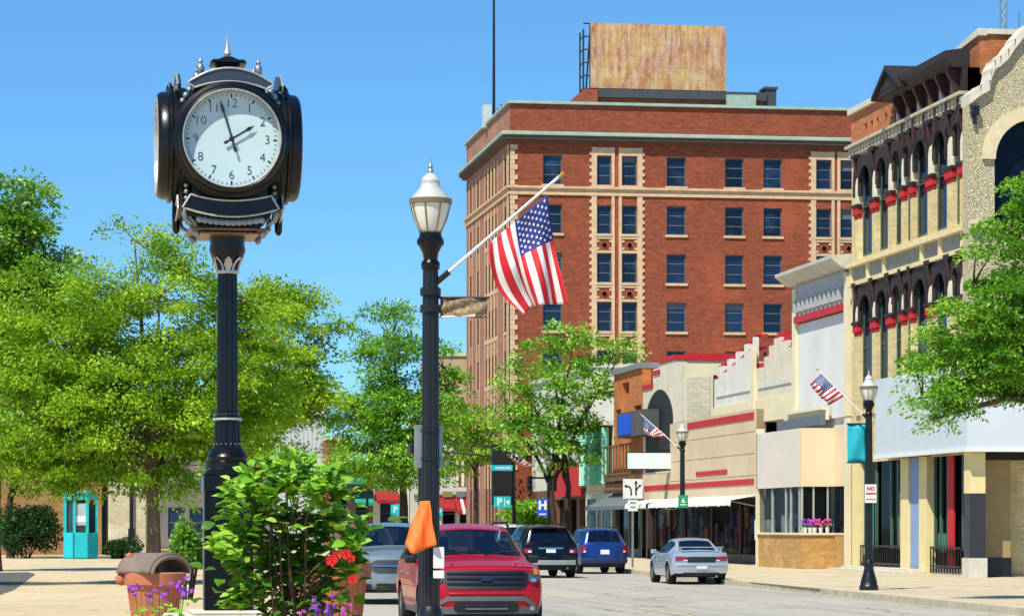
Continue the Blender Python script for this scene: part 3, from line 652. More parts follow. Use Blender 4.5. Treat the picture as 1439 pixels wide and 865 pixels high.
obj('upper_band', MB().box(X0-.25, X0-.13, ys0+.4, ys1-.2, zx(1150, 592, X0), zx(1150, 575, X0)).box(X0-.4, X0-.25, ys0+.4, yt1, zx(1150, 578, X0), zx(1150, 574, X0)), M_CREAM, cs, True)
obj('dark_eave', MB().box(X0-.5, X0-.251, ys0+.5, ys1-.1, zx(1100, 606, X0), zx(1100, 594, X0)), mat('slate grey eave', '#5b626b', .8), cs, True)
M_TANB = brick('tan brick', '#b98c4c', '#c99c58', '#a88a5c', .24, .1, .014, 1)
obj('brick_base', MB().box(XS+.05, XS+.3, ys0+.301, ys1-.1, .14, zwb-.08).box(XS+.02, xr-.1, ys0+.02, ys0+.3, .14, zwb-.08), M_TANB, cs, True)
obj('sill', MB().box(XS-.02, XS+.34, ys0+.36, ys1-.1, zwb-.079, zwb).box(XS-.05, xr-.08, ys0-.05, ys0+.35, zwb-.08, zwb-.001), M_CREAM, cs, True)
fr = MB()
for px in (1066, 1086, 1105, 1112, 1124): y = yx(px, XS+.1); fr.cut(); fr.box(XS+.06, XS+.16, y-.05, y+.05, zwb, zsl)
for px in (1128, 1144, 1164, 1188): x = xy(px, ys0); fr.cut(); fr.box(x-.03, x+.03, ys0+.06, ys0+.16, zwb, zsl)
obj('window_frame', fr, mat('pale aluminium frame', '#b8bcb6', .4, .3), cs, True)
obj('pane', MB().box(XS+.11, XS+.12, ys0+.3, ys1-.1, zwb, zsl).box(XS+.1, xr-.1, ys0+.11, ys0+.12, zwb, zsl), M_SHOPGL, cs, True)
obj('shop_stool', MB().box(XS+.5, XS+.9, ys0+4, ys0+5, zwb-.3, zwb+.7).box(XS+.4, XS+.8, ys0+7, ys0+9, zwb-.3, zwb+.5), M_WHITE, cs, True); obj('interior', MB().box(XS+.12, X0, ys0+.4, ys1-.1, zwb-.5, zwb-.4).box(XS+1.2, X0+.02, ys0+1.2, ys1, .2, zsl), M_DARKSHOP, cs, True)
obj('return_wall', MB().box(X0-.04, X0-.001, yt0+.25, ys0-.004, zsl, ztp-.002, 0).box(X0-.04, X0-.001, yt0+.25, ys0-.024, .14, zwb-.08, 1).box(X0-.06, X0-.001, yt0+.25, ys0-.054, zwb-.079, zwb-.001, 0).box(X0-.03, X0-.001, yt0+.25, ys0-.004, zwb, zsl, 2), [M_FASC2, M_TANB, M_GLASSD], cs, True)
obj('side_pilaster', MB().cut().box(X0-.14, X0-.001, yt0-.25, yt0+.249, .14, ztp+.3).cut().box(XS, XS+.3, ys1-.099, ys1+.15, .14, ztp+.2), M_CREAM, cs, True)
# ------------------------------------------------------------------ ornate yellow block
XY_ = X0
yn, yf = yx(1360, XY_), yx(1197, XY_)          # near and far ends
zroof = 16.6
M_BUFF = brick('buff brick', '#d4be86', '#dfcc98', '#bba678', .24, .085, .01, .7, soft=.3)
M_CREAMY = mat('cream yellow paint', '#dccb92', .7, 0, .06, 2)
M_BUFFP = mat('buff stone', '#d8c79a', .8, 0, .1, 3)
M_DGREEN = mat('dark green paint', '#3d5a50', .6, 0, .2, 3)
M_DARKW = mat('maroon black woodwork', '#241715', .7, 0, .3, 3)
M_MAROON = mat('maroon trim', '#3a1516', .6, 0, .2, 4)
M_GREYP = mat('grey infill panel', '#8d8c80', .8, 0, .15, 2)
M_OBR = brick('orange parapet brick', '#b4683c', '#c27a48', '#8a5a3e', .24, .085, .01, .7)
ob = bld('ornate_building', 'three storey buff brick block with red capped piers and a dark pedimented cornice', yn, yf, XY_)
pc = [1202, 1207.5, 1231.8, 1254.4, 1272, 1285, 1311, 1338.6, 1356]
pw = [.45, .6, .62, .62, .42, .42, .7, .7, .6]
pyc = [yx(p_, XY_) for p_ in pc][1:]; pwid = pw[1:]
zF = 5.9
storeys = [(5.9, 10.3, 8.75, 'low'), (11.35, 14.9, 12.95, 'high')]
ops = []
pi = sorted(zip(pyc, pwid))                      # near to far
gaps = []
for (a, wa), (b_, wb) in zip(pi[:-1], pi[1:]):
    g0, g1 = a+wa/2, b_-wb/2
    if g1-g0 > .25: gaps.append((g0, g1))
for z0, z1, zi, _ in storeys:
    for g0, g1 in gaps: ops.append((g0, g1, z0, z1))
obj('wall', MB().wall('x', XY_, yn, yf, zF-1.9, zroof-1.3, ops, .45).box(XY_+.5, XY_+14, yn+.02, yf-.02, .14, zroof-1.4).wall('y', yn, XY_, XY_+14, .14, zroof-.4).box(XY_+.005, XY_+14, yf-.02, yf, 4, zroof-.6), M_BUFF, ob, True)
for z0, z1, zi, _ in storeys:
    for g0, g1 in gaps: window(ob, 'x', XY_, g0, g1, z0, z1, rails=(.5,), fm=M_DGREEN, gm=M_GLASS, depth=.05, ft=.1)
pier = MB(); cap = MB(); cons = MB(); hood = MB(); upper = MB(); ledge = MB()
for z0, z1, zi, _ in storeys:
    for y, w_ in pi:
        pier.cut(); pier.box(XY_-.08, XY_-.001, y-w_/2, y+w_/2, z0-.2, zi-.2)
        cap.cut(); cap.box(XY_-.16, XY_-.001, y-w_/2-.06, y+w_/2+.06, zi-.08, zi+.2); cap.box(XY_-.11, XY_-.0015, y-w_/2-.03, y+w_/2+.03, zi-.19, zi-.081)
        ledge.cut(); ledge.box(XY_-.2, XY_-.002, y-w_/2-.12, y+w_/2+.12, zi+.201, zi+.3)
        upper.cut(); upper.prism([(y-w_*.4, zi+.301), (y+w_*.4, zi+.301), (y+w_*.4, z1-.95), (y, z1-.5), (y-w_*.4, z1-.95)], XY_-.08, XY_-.001, 'x')
        cons.cut(); cons.prism([(XY_-.081, z1-.7), (XY_-.13, z1-.55), (XY_-.18, z1-.3), (XY_-.22, z1-.12), (XY_-.22, z1+.0), (XY_-.081, z1+.0)], y-w_*.17, y+w_*.17, 'y')
        for s in (-1, 1):                        # dark curved hood moulds springing from each pier
            P = []
            for k in range(9):
                a = k/8*math.pi/2; P.append((XY_-.06, y+s*(w_*.12+(w_*.5)*math.sin(a)), z1-.05-1.3*(1-math.cos(a))))
            hood.cut(); hood.tube(P, .08, 6)
        hood.cut(); hood.box(XY_-.24, XY_-.003, y-w_/2+.05, y+w_/2-.05, z1+.001, z1+.14)
obj('pier', pier, M_BUFF, ob, True); obj('red_cap', cap, M_RED, ob, True, bevel=.02); obj('ledge', ledge, M_DARKW, ob, True)
obj('upper_pier', upper, mat('grey white pier', '#d9d0b6', .8, 0, .1, 3), ob, True); obj('bracket', cons, M_MAROON, ob, True); obj('hood_mould', hood, M_DARKW, ob, True)
tym = MB()
for z0, z1, zi, _ in storeys:
    for g0, g1 in gaps:
        tym.cut(); r_ = (g1-g0)/2; c0 = (g0+g1)/2; zs_ = z1-.35-r_*1.25
        for k in range(10):
            a, b_ = g0+(g1-g0)*k/10, g0+(g1-g0)*(k+1)/10
            za_, zb3 = [zs_+1.25*math.sqrt(max(0, r_*r_-(q-c0)**2)) for q in (a, b_)]
            tym.prism([(a, za_), (b_, zb3), (b_, z1-.001), (a, z1-.001)], XY_-.14, XY_-.04, 'x')
obj('arched_hood', tym, M_DARKW, ob, True)
pnl = MB(); fr = MB(); ybr = sorted([yn+.25, yx(1325, XY_), yx(1299, XY_), yx(1246, XY_), yx(1223, XY_), yf-.25])
for a, b_ in zip(ybr[:-1], ybr[1:]): pnl.cut(); pnl.box(XY_-.03, XY_-.001, a+.1, b_-.1, 10.5, 11.05)
fr.box(XY_-.22, XY_-.001, yn, yf, 10.36, 10.499); fr.box(XY_-.25, XY_-.001, yn, yf, 11.051, 11.2)
for a in ybr: fr.box(XY_-.14, XY_-.0015, a-.1, a+.1, 10.499, 11.051)
obj('infill_panel', pnl, M_GREYP, ob, True); obj('string_course', fr, M_BUFFP, ob, True)
fr = MB(); fr.box(XY_-.1, XY_-.001, yn, yf, 15.0, 15.35); fr.box(XY_-.28, XY_-.001, yn, yf, 15.351, 15.45)
k = 0; y = yn+.15
while y < yf-.3: fr.box(XY_-.17, XY_-.101, y, y+.25, 15.05, 15.3); y += .42
obj('frieze', fr, mat('grey stone frieze', '#b4ad96', .8, 0, .15, 3), ob, True)
ycp = yx(1262, XY_)
pb = MB().wall('x', XY_-.02, ycp, yf, 15.45, 16.6, [(ycp+.5+.75*i+(.3 if i > 1 else 0), ycp+.8+.75*i+(.3 if i > 1 else 0), 15.75, 16.05) for i in range(5)], .25); pb.box(XY_+.24, XY_+.5, ycp, yf, 15.3, 16.55)
obj('brick_parapet', pb, M_OBR, ob, True); obj('coping', MB().box(XY_-.16, XY_+.6, ycp, yf+.05, 16.601, 16.8), M_CONC, ob, True)
cn = MB(); cb = MB(); yct = yx(1292, XY_)
cn.box(XY_-.15, XY_+.5, yn, ycp-.02, 15.451, 16.2); cn.prism([(XY_+.1, 16.2), (XY_-.42, 16.22), (XY_-.72, 16.5), (XY_-.72, 16.72), (XY_+.1, 16.85)], yn+.1, ycp+.1, 'y')
y = yn+.5
while y < ycp: cb.cut(); cb.prism([(XY_-.151, 15.3), (XY_-.25, 15.5), (XY_-.55, 16.1), (XY_-.55, 16.19), (XY_-.151, 16.19)], y-.09, y+.09, 'y'); cb.box(XY_-.2, XY_-.001, y-.1, y+.1, 14.5, 15.3); y += 1.22
yp0, yp1 = yct-.2, ycp+.35                       # small pediment at the far end of the cornice
cn.prism([(yp0, 16.35), (yp1, 16.35), ((yp0+yp1)/2, 17.05)], XY_-.7, XY_-.2, 'x')
cn.prism([(yp0-.15, 16.3), ((yp0+yp1)/2, 17.1), (yp1+.15, 16.3), (yp1+.15, 16.42), ((yp0+yp1)/2, 17.28), (yp0-.15, 16.42)], XY_-.82, XY_+.5, 'x')
obj('cornice', cn, M_DARKW, ob, True); obj('cornice_bracket', cb, M_MAROON, ob, True)
rs = MB(); y = yn+.9; k = 0
while y < ycp-.3: rs.cut(); rs.box(XY_-.19, XY_-.151, y-.3, y+.3, 15.5, 16.1, k % 2); y += 1.22; k += 1
obj('frieze_panel', rs, [mat('faded orange panel', '#9a6a44', .8, 0, .2, 4), mat('pale panel', '#a9a79c', .8, 0, .2, 4)], ob, True)
rw = MB(); rw.box(XY_+.6, XY_+6, yn-.01, yn+.3, 16.0, 17.25); rw.box(XY_+.4, XY_+.6, yn-.01, yn+2.2, 16.0, 17.2)
obj('rear_parapet', rw, M_OBR, ob, True); obj('rear_coping', MB().box(XY_+.6, XY_+6.2, yn-.1, yn+.5, 17.251, 17.42).prism([(yn-.1, 17.201), (yn+2.4, 17.0), (yn+2.4, 17.15), (yn-.1, 17.42)], XY_+.3, XY_+.6, 'x'), M_CONC, ob, True)
# white fascia and shopfront at street level (turns the corner at the near end)
XA = X0-.7; fa0 = yx(1359, XA); fa1 = yx(1230, XA)
zfb = zx(1295, 634, XA); zft = 6.75
M_FW = mat('pale blue white fascia', '#c3cbd0', .5, 0, .05, .6)
cor = xy(1460, fa0)
obj('shop_fascia', MB().box(XA, XA+.25, fa0+.251, fa1, zfb, zft).box(XA-.003, X0+9, fa0, fa0+.25, zfb, zft-.004), M_FW, ob, True)
obj('fascia_edge', MB().box(XA-.06, XA+.2, fa0-.06, fa1, zfb-.12, zfb-.003).box(XA+.2, X0+9, fa0-.06, fa0+.2, zfb-.121, zfb-.004), M_WHITE, ob, True)
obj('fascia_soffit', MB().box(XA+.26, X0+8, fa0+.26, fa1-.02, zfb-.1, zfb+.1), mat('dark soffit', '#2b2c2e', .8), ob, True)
XP = X0-.1
def sy(px): return yx(px, XP)
sf = MB()
for a, b_ in ((1198, 1205), (1266, 1277), (1292, 1303)): sf.cut(); sf.box(XP-.02, XP+.4, sy(b_), sy(a), .145, zfb-.12)
obj('shop_pier', sf, M_CREAMY, ob, True)
obj('blue_panel', MB().box(XP+.05, XP+.3, sy(1291.8), sy(1277.2), .3, zfb-.12), mat('pale blue panel', '#7f97c0', .6, 0, .06, 2), ob, True)
obj('red_column', MB().cut().box(XP+.14, XP+.2, sy(1334), sy(1326), .3, zfb-.12).cut().box(XP+.3, XP+.45, sy(1227), sy(1224), .3, zfb-.12), M_RED, ob, True)
wf = MB()
for px in (1206.5, 1222, 1243, 1253, 1304, 1312, 1322, 1343, 1354): y = sy(px); wf.cut(); wf.box(XP+.22, XP+.36, y-.06, y+.06, .95, zfb-.12)
obj('shop_window_frame', wf, M_DGREEN, ob, True)
obj('shop_pane', MB().box(XP+.3, XP+.31, sy(1357), sy(1205), .15, zfb), M_GLASSD, ob, True)
sd = MB(); sd.cut(); sd.box(XP+.24, XP+.29, sy(1217), sy(1208), .9, 2.6, 0); sd.cut(); sd.box(XP+.24, XP+.29, sy(1264), sy(1254), .9, 2.9, 1); sd.cut(); sd.box(XP+.24, XP+.29, sy(1319), sy(1308), .9, 1.5, 2)
obj('window_display', sd, [mat('green poster', '#2f9c7a', .6), mat('brown blind', '#8a7560', .8, 0, .3, 6), mat('green goods', '#2f6a4c', .7, 0, .5, 5)], ob, True)
sb = MB(); sb.cut(); sb.box(XP+.12, XP+.295, sy(1357), sy(1304), .145, .35); sb.cut(); sb.box(XP+.12, XP+.295, sy(1265), sy(1206), .145, .4)
obj('shop_plinth', sb, M_CONC, ob, True)
rail = MB()
for a, b_ in ((1207, 1264), (1305, 1348)):
    rail.cut(); A, B = sy(b_), sy(a); rail.box(XP+.04, XP+.1, A, B, 1.0, 1.07); rail.box(XP+.04, XP+.1, A, B, .4, .46)
    n = int((B-A)/.28)
    for k in range(n+1): y = A+(B-A)*k/n; rail.box(XP+.05, XP+.09, y-.02, y+.02, .2, 1.0)
obj('railing', rail, M_BLACK, ob, True)
xk = xy(1372, yn)
obj('corner_pier', MB().box(XA+.15, XA+.75, fa0+.3, fa0+1.0, .145, .75, 0).box(XA+.2, XA+.7, fa0+.35, fa0+.95, .75, 2.75, 1).box(XA+.2, XA+.7, fa0+.35, fa0+.95, 2.751, zfb-.1, 2), [M_CONC, mat('dark tile', '#2c2d30', .4), M_CREAMY], ob, True)
yy = fa0+1.4
obj('entrance_wall', MB().box(xy(1373, yy), xy(1420, yy), yy, yy+.3, .75, zfb-.35), mat('tan entrance panel', '#9c8558', .7, 0, .2, 1), ob, True)
obj('entrance_base', MB().box(xy(1372, yy), xy(1421, yy), yy-.03, yy+.33, .145, .749), M_BLACK, ob, True)
obj('entrance_recess', MB().box(xy(1372, yy), xy(1600, yy), yy+.9, yy+1.1, .145, zfb-.11).box(xy(1371, yy), xy(1600, yy), yy-.1, yy+.2, zfb-.349, zfb-.12), M_DARKSHOP, ob, True)
step = MB(); step.cut(); step.box(XP-1.0, XP-.03, sy(1303), sy(1200), .14, .24); step.cut(); step.box(XP-.55, XP-.03, sy(1300), sy(1203), .24, .32)
obj('entrance_step', step, M_CONC, ob, True)
# ------------------------------------------------------------------ mission style stone building at the right edge
ym_ = fa0+.6
m, t, p = nodes('rough cream stone'); v = wallcoords(t)
vo = t.nodes.new('ShaderNodeTexVoronoi'); vo.feature = 'DISTANCE_TO_EDGE'; vo.inputs['Scale'].default_value = 10; mp9 = t.nodes.new('ShaderNodeMapping'); mp9.inputs['Scale'].default_value = (1, 1.8, 1); t.links.new(v, mp9.inputs['Vector']); t.links.new(mp9.outputs[0], vo.inputs['Vector'])
n9 = noise(t, v, 7, 5, .7); c = mix(t, lin('#c2b68f'), lin('#ddd2b0'), ramp(t, n9, .35, .6)); c = mix(t, lin('#c3b68f'), c, ramp(t, vo.outputs['Distance'], 0, .07)); t.links.new(c, p.inputs['Base Color']); p.inputs['Roughness'].default_value = .95
ad = t.nodes.new('ShaderNodeMath'); ad.operation = 'MULTIPLY_ADD'; t.links.new(n9, ad.inputs[0]); ad.inputs[1].default_value = .9; t.links.new(ramp(t, vo.outputs['Distance'], -.1, .12), ad.inputs[2]); bumpit(t, p, ad.outputs[0], .9, .12); M_ROCK = m
ms = thing('stone_building', 'rough cream stone building with curved parapet and a big arched window', 'building', (xy(1400, ym_)+3, ym_, 0))
def mp_(px, py): return (xy(px, ym_), zy(px, py, ym_))
curve = [mp_(1361, 147), mp_(1376, 135), mp_(1389, 128), mp_(1391, 112), mp_(1396, 99), mp_(1404, 94), mp_(1415, 84), mp_(1424, 70), mp_(1440, 50), mp_(1480, 30), mp_(1560, 30), mp_(1700, 30)]
xc_, zc_, rc_ = xy(1452, ym_), zy(1452, 225, ym_), 1.25
zlo = zft+.02; fw = MB()
xl = curve[0][0]
def top(x):
    for (a, za2), (b2, zb2) in zip(curve[:-1], curve[1:]):
        if a <= x <= b2: return za2+(zb2-za2)*(x-a)/max(1e-6, b2-a)
    return curve[-1][1]
def hole(x): return zc_+math.sqrt(max(0, rc_*rc_-(x-xc_)**2))
xs = sorted({xl, *[c_[0] for c_ in curve], *[xc_-rc_+2*rc_*k/24 for k in range(25)], curve[-1][0]})
for a, b2 in zip(xs[:-1], xs[1:]):
    mxx = (a+b2)/2
    if xc_-rc_ < mxx < xc_+rc_:
        fw.prism([(a, hole(a)), (b2, hole(b2)), (b2, top(b2)), (a, top(a))], ym_, ym_+.6, 'y'); fw.prism([(a, zlo), (b2, zlo), (b2, zc_-1.9), (a, zc_-1.9)], ym_, ym_+.6, 'y')
    else: fw.prism([(a, zlo), (b2, zlo), (b2, top(b2)), (a, top(a))], ym_, ym_+.6, 'y')
obj('front_wall', fw, M_ROCK, ms, True)
tr = MB()
for (a, za2), (b2, zb2) in zip(curve[:-1], curve[1:]):
    tr.prism([(a, za2), (b2, zb2), (b2+.02, zb2+.32), (a-.02, za2+.32)], ym_-.18, ym_+.75, 'y')
obj('coping', tr, M_CONC, ms, True)
ar_ = MB()
for k in range(20):
    a0, a1 = math.pi*k/20, math.pi*(k+1)/20
    ar_.prism([(xc_-r_*math.cos(a), zc_+r_*math.sin(a)) for r_, a in ((rc_, a0), (rc_, a1), (rc_+.42, a1), (rc_+.42, a0))], ym_-.12, ym_-.002, 'y')
ar_.cut(); ar_.box(xl, xc_-rc_-.02, ym_-.2, ym_-.003, zc_-2.15, zc_-1.9)
obj('arch_trim', ar_, mat('smooth cream stone', '#cfc09a', .8, 0, .1, 3), ms, True)
obj('arched_window', MB().box(xc_-rc_-.1, xc_+rc_+.1, ym_+.4, ym_+.45, zc_-2, zc_+rc_+.1), M_GLASS, ms, True)
obj('lower_window', MB().box(xc_-.35, xc_+.5, ym_+.2, ym_+.38, zlo+.5, zlo+3), M_GLASS, ms, True)
obj('body', MB().box(X0+.75, xl+12, ym_+.62, ym_+4, zlo, zy(1380, 135, ym_)), M_PWHITE, ms, True)
obj('downpipe', MB().tube([(xl+.16, ym_-.1, zy(1368, 160, ym_)), (xl+.16, ym_-.1, zy(1368, 175, ym_))], .07).box(xl+.05, xl+.28, ym_-.22, ym_-.001, zy(1368, 162, ym_), zy(1368, 150, ym_)), M_BLACK, ms, True)
# lattice radio towers far behind
for px, d, lab, w_ in ((1410, 330, 'steel lattice radio mast with two legs above the stone building', .35), (1432, 345, 'thin radio mast at the top right corner', .12)):
    x, y = G(px, d); am = thing('radio_mast', lab, 'radio mast', (x, y, 0)); mb = MB(); h = 66 if px == 1410 else 64
    if px == 1410:
        for s in (-1, 1): mb.tube([(s*w_, 0, 0), (s*w_, 0, h)], .09)
        for k in range(60): z = k*h/60; mb.tube([(-w_, 0, z), (w_, 0, z+h/60)], .035); mb.tube([(w_, 0, z), (-w_, 0, z+h/60)], .035)
    else: mb.tube([(0,0,0), (0,0,h)], .1)
    obj('tower', mb, M_STEEL, am)

# ------------------------------------------------------------------ across the end of the street
TY = 222.0
M_REDD = mat('deep red canvas', '#8e1016', .75, 0, .2, 2)
def tx(px): return xy(px, TY)
def tz(px, py): return zy(px, py, TY)
def endb(name, label, p0, p1, pt, m, dep=12, off=0., wins=(), base=None):
    a0, a1 = xy(p0, TY+off), xy(p1, TY+off); z1 = zy((p0+p1)/2, pt, TY+off); Y = TY+off
    b_ = thing(name, label, 'building', ((a0+a1)/2, Y, 0))
    ops = [(xy(u0, Y), xy(u1, Y), zy(u0, v1, Y), zy(u0, v0, Y)) for u0, u1, v0, v1 in wins]
    obj('wall', MB().wall('y', Y, a0, a1, .14, z1, ops, .3).box(a0+.05, a1-.05, Y+.32, Y+dep, .14, z1-.05).box(a0, a0+.1, Y+.004, Y+dep+.02, .14, z1-.01).box(a1-.1, a1, Y+.004, Y+dep+.02, .14, z1-.01), m, b_, True)
    for o in ops: window(b_, 'y', Y, *o, rails=(.5,))
    obj('coping', MB().box(a0-.1, a1+.1, Y-.15, Y+.6, z1, z1+.3), M_CONC, b_, True)
    return b_
m, t, p = nodes('pale ribbed metal wall'); w = t.nodes.new('ShaderNodeTexWave'); w.bands_direction = 'X'; w.inputs['Scale'].default_value = .9; t.links.new(coords(t), w.inputs['Vector']); t.links.new(mix(t, lin('#a9b0b4'), lin('#c3c7c6'), w.outputs['Fac']), p.inputs['Base Color']); M_RIB = m
endb('ribbed_building', 'pale ribbed wall building seen between the left trees', 384, 457, 556, M_RIB, off=6)
endb('brick_building', 'small red brick building right of the pale ribbed wall', 457.5, 492, 618, brick('far red brick', '#9c5238', '#ad5f42', '#8a6a55', .3, .1, .01), off=3, wins=((464, 472, 640, 662), (478, 486, 640, 662)))
e1 = endb('shop_building', 'dark fronted shop with green awnings at the far left end of the street', 468, 523, 668, mat('weathered brown shop front', '#7a5f4c', .8, 0, .3, 1), wins=((474, 488, 700, 735), (500, 515, 700, 735)))
e2 = endb('shop_building', 'white columned shop behind the small red awning', 524, 575, 660, M_PWHITE, wins=((534, 556, 705, 735),))
e3 = endb('long_shop_building', 'grey and cream columned shop block behind the red awnings', 576, 690, 600, mat('grey cream stone', '#b9b7ae', .8, 0, .1, 1), dep=16, wins=((590, 607, 640, 665), (612, 625, 640, 665), (632, 645, 640, 665), (655, 668, 640, 665), (596, 616, 705, 738), (622, 640, 705, 738), (646, 664, 705, 738)))
pm = MB()
for px in (640, 648, 657, 665, 673, 682): pm.cut(); pm.box(tx(px), tx(px+3.5), TY-.35, TY-.001, tz(660, 683), tz(660, 615))
obj('column', pm, M_CREAM, e3, True)
obj('ledge', MB().cut().box(tx(577), tx(690), TY-.5, TY-.36, tz(630, 640), tz(630, 633)).cut().box(tx(577), tx(690), TY-.45, TY-.3, tz(630, 690), tz(630, 684)), M_CONC, e3, True)
obj('shop_sign', MB().box(tx(657), tx(693), TY-.7, TY-.5, tz(670, 698), tz(670, 687)), M_REDD, e3, True)
obj('window_sign', MB().cut().box(tx(621), tx(635), TY-.49, TY-.46, tz(630, 698), tz(630, 690), 0).cut().box(tx(640), tx(653), TY-.49, TY-.46, tz(640, 698), tz(640, 690), 1), [mat('dull green sign', '#77803c', .7), mat('grey sign', '#6f7076', .7)], e3, True)
endb('tan_tower_building', 'taller tan building far behind the tree beside the hotel', 612, 659, 500, mat('far tan brick', '#b79a72', .85, 0, .1, 1), off=40)
def slope_awning(label, px0, px1, py0, py1, m, Y=TY, out=1.6, stripes=False, kind='red shop awnings'):
    a0, a1 = xy(px0, Y), xy(px1, Y); z1, z0 = zy(px0, py0, Y), zy(px0, py1, Y)
    aw = thing('awning', label, 'awning', ((a0+a1)/2, Y-.5, z0), 0, kind)
    mb = MB(); n = 9 if stripes else 1
    for i in range(n):
        u0, u1 = a0+(a1-a0)*i/n, a0+(a1-a0)*(i+1)/n
        mb.prism([(Y-.02, z1), (Y-out, z0+.25), (Y-out, z0), (Y-out+.03, z0), (Y-out+.03, z0+.22), (Y-.02, z1-.05)], u0, u1, 'x', (1 if stripes and i % 4 == 2 else 0))
    for s in (a0, a1): mb.prism([(Y-.02, z1), (Y-out, z0+.25), (Y-.02, z0+.25)], s-.01, s+.01, 'x')
    obj('canopy', mb, [m, M_WHITE], aw, True)
    f = MB(); f.tube([(a0+.1, Y-.01, z0+.2), (a0+.1, Y-out+.05, z0+.2)], .03, 6); f.tube([(a1-.1, Y-.01, z0+.2), (a1-.1, Y-out+.05, z0+.2)], .03, 6); obj('frame', f, M_STEEL, aw, True)
slope_awning('small red awning on the white columned shop left of the lamp post', 527, 558, 687, 707, M_REDD)
slope_awning('plain red awning just right of the lamp post', 611, 637, 697, 718, M_REDD)
slope_awning('striped red awning left of the black sign pylon', 638, 672, 697, 722, M_REDD, out=2.0, stripes=True)
slope_awning('short striped red awning touching the black sign pylon', 673, 692, 704, 721, M_REDD, stripes=True)
M_GAWN = mat('green canvas', '#1d8a70', .8, 0, .15, 2)
slope_awning('upper green awning on the dark shop', 472, 516, 668, 680, M_GAWN, kind='green shop awnings')
slope_awning('lower green awning beside the white columned shop', 497, 522, 692, 710, M_GAWN, kind='green shop awnings')
# left side: tan building facing the plaza behind the trees
LY = 158.0
lb = thing('plaza_building', 'low tan brick building in the trees\' shade behind the plaza', 'building', (xy(80, LY), LY, 0))
M_TANW = brick('tan plaza brick', '#94703f', '#a27d4b', '#8a7350', .3, .1, .012, .5)  # tan darkened so the colour carries the tree shade on this wall
M_PALEB = brick('pale plaza brick', '#cbbf9f', '#d6cbae', '#a99f88', .3, .1, .02, .5)
a0, a1, a2, a3 = xy(-90, LY), xy(143, LY), xy(152, LY), xy(205, LY); lz = zy(60, 640, LY)
obj('wall', MB().box(a0, a1, LY, LY+10, .14, lz), M_TANW, lb, True)
obj('entrance', MB().box(a1, a2, LY+.3, LY+9, .14, lz-.02), M_DARKSHOP, lb, True)
obj('end_wall', MB().box(a2, a3, LY-.01, LY+10, .14, lz-.01).box(a3, xy(225, LY), LY+.8, LY+10, .14, lz-.01), M_PALEB, lb, True)
obj('roof_edge', MB().box(a0-.2, xy(226, LY), LY-.3, LY+10.2, lz, lz+.4), M_CONC, lb, True)
obj('downpipe', MB().box(xy(182, LY), xy(187, LY), LY-.2, LY-.012, .14, lz-.3).box(xy(180, LY), xy(189, LY), LY-.35, LY-.2, .14, 1.6), M_BLACK, lb, True)

SYB = 196.0
shd = thing('side_shop_building', 'shaded grey storefront block seen low between the big locust and the clock pedestal', 'building', (xy(300, SYB), SYB, 0))
so_ = [(xy(u, SYB), xy(u+24, SYB), .9, 3.0) for u in (236, 266, 300, 330)]
obj('wall', MB().wall('y', SYB, xy(222, SYB), xy(383, SYB), .14, 6.6, so_, .3).box(xy(222, SYB), xy(383, SYB), SYB+.35, SYB+9, .14, 6.5), mat('grey painted shop wall', '#6e6a66', .8, 0, .2, .6), shd, True)
for o in so_: window(shd, 'y', SYB, *o, rails=(.5,))
obj('coping', MB().box(xy(221, SYB), xy(384, SYB), SYB-.2, SYB+9.2, 6.6, 6.85), M_CONC, shd, True)
# ------------------------------------------------------------------ vehicles
def smooth_cols(ys, tab, sig):
    tab = np.array(tab, float); yy = np.linspace(tab[0, 0]-.5, tab[-1, 0]+.5, 600); k = np.exp(-.5*(np.arange(-60, 61)*(yy[1]-yy[0])/sig)**2); k /= k.sum(); out = []
    for c in range(1, tab.shape[1]):
        z = np.interp(yy, tab[:, 0], tab[:, c]); z = np.convolve(np.pad(z, 60, 'edge'), k, 'valid'); out.append(np.interp(ys, yy, z))
    return np.array(out).T
M_TYRE = mat('tyre rubber', '#141414', .85, 0, .2, 8); M_RIM = mat('alloy rim', '#a4a8ab', .3, .85, .1, 5); M_PLASTIC = mat('black plastic trim', '#15171a', .55, 0, .2, 6)
m, t, p = nodes('car glass'); p.inputs['Base Color'].default_value = (*lin('#0a1730'), 1); p.inputs['Roughness'].default_value = .03; p.inputs['Specular IOR Level'].default_value = .8
tb = t.nodes.new('ShaderNodeBsdfTransparent'); tb.inputs[0].default_value = (.45, .52, .6, 1); mx = t.nodes.new('ShaderNodeMixShader'); mx.inputs[0].default_value = .55; t.links.new(tb.outputs[0], mx.inputs[1]); t.links.new(p.outputs[0], mx.inputs[2]); t.links.new(mx.outputs[0], t.nodes['Material Output'].inputs[0]); M_CGL = m
M_SEAT = mat('grey car seat', '#5a5a5c', .8, 0, .15, 4); M_CHROME = mat('chrome', '#c8ccd0', .12, 1, .05, 5); M_TAIL = mat('tail light red', '#860c14', .15, 0, .35, 9, coat=.6); M_LAMP = mat('clear headlight', '#b9c2c6', .1, .6, .25, 14, coat=1); M_LAMPD = mat('smoked headlight', '#6d6a66', .1, .6, .4, 16, coat=1); M_AMBER = mat('amber marker', '#d9721a', .2, 0, .1, 6); M_PLATE = mat('licence plate', '#d5d9da', .5, 0, .1, 12); M_LTRIM = mat('grey lower bumper', '#5a5e61', .6, 0, .1, 5)
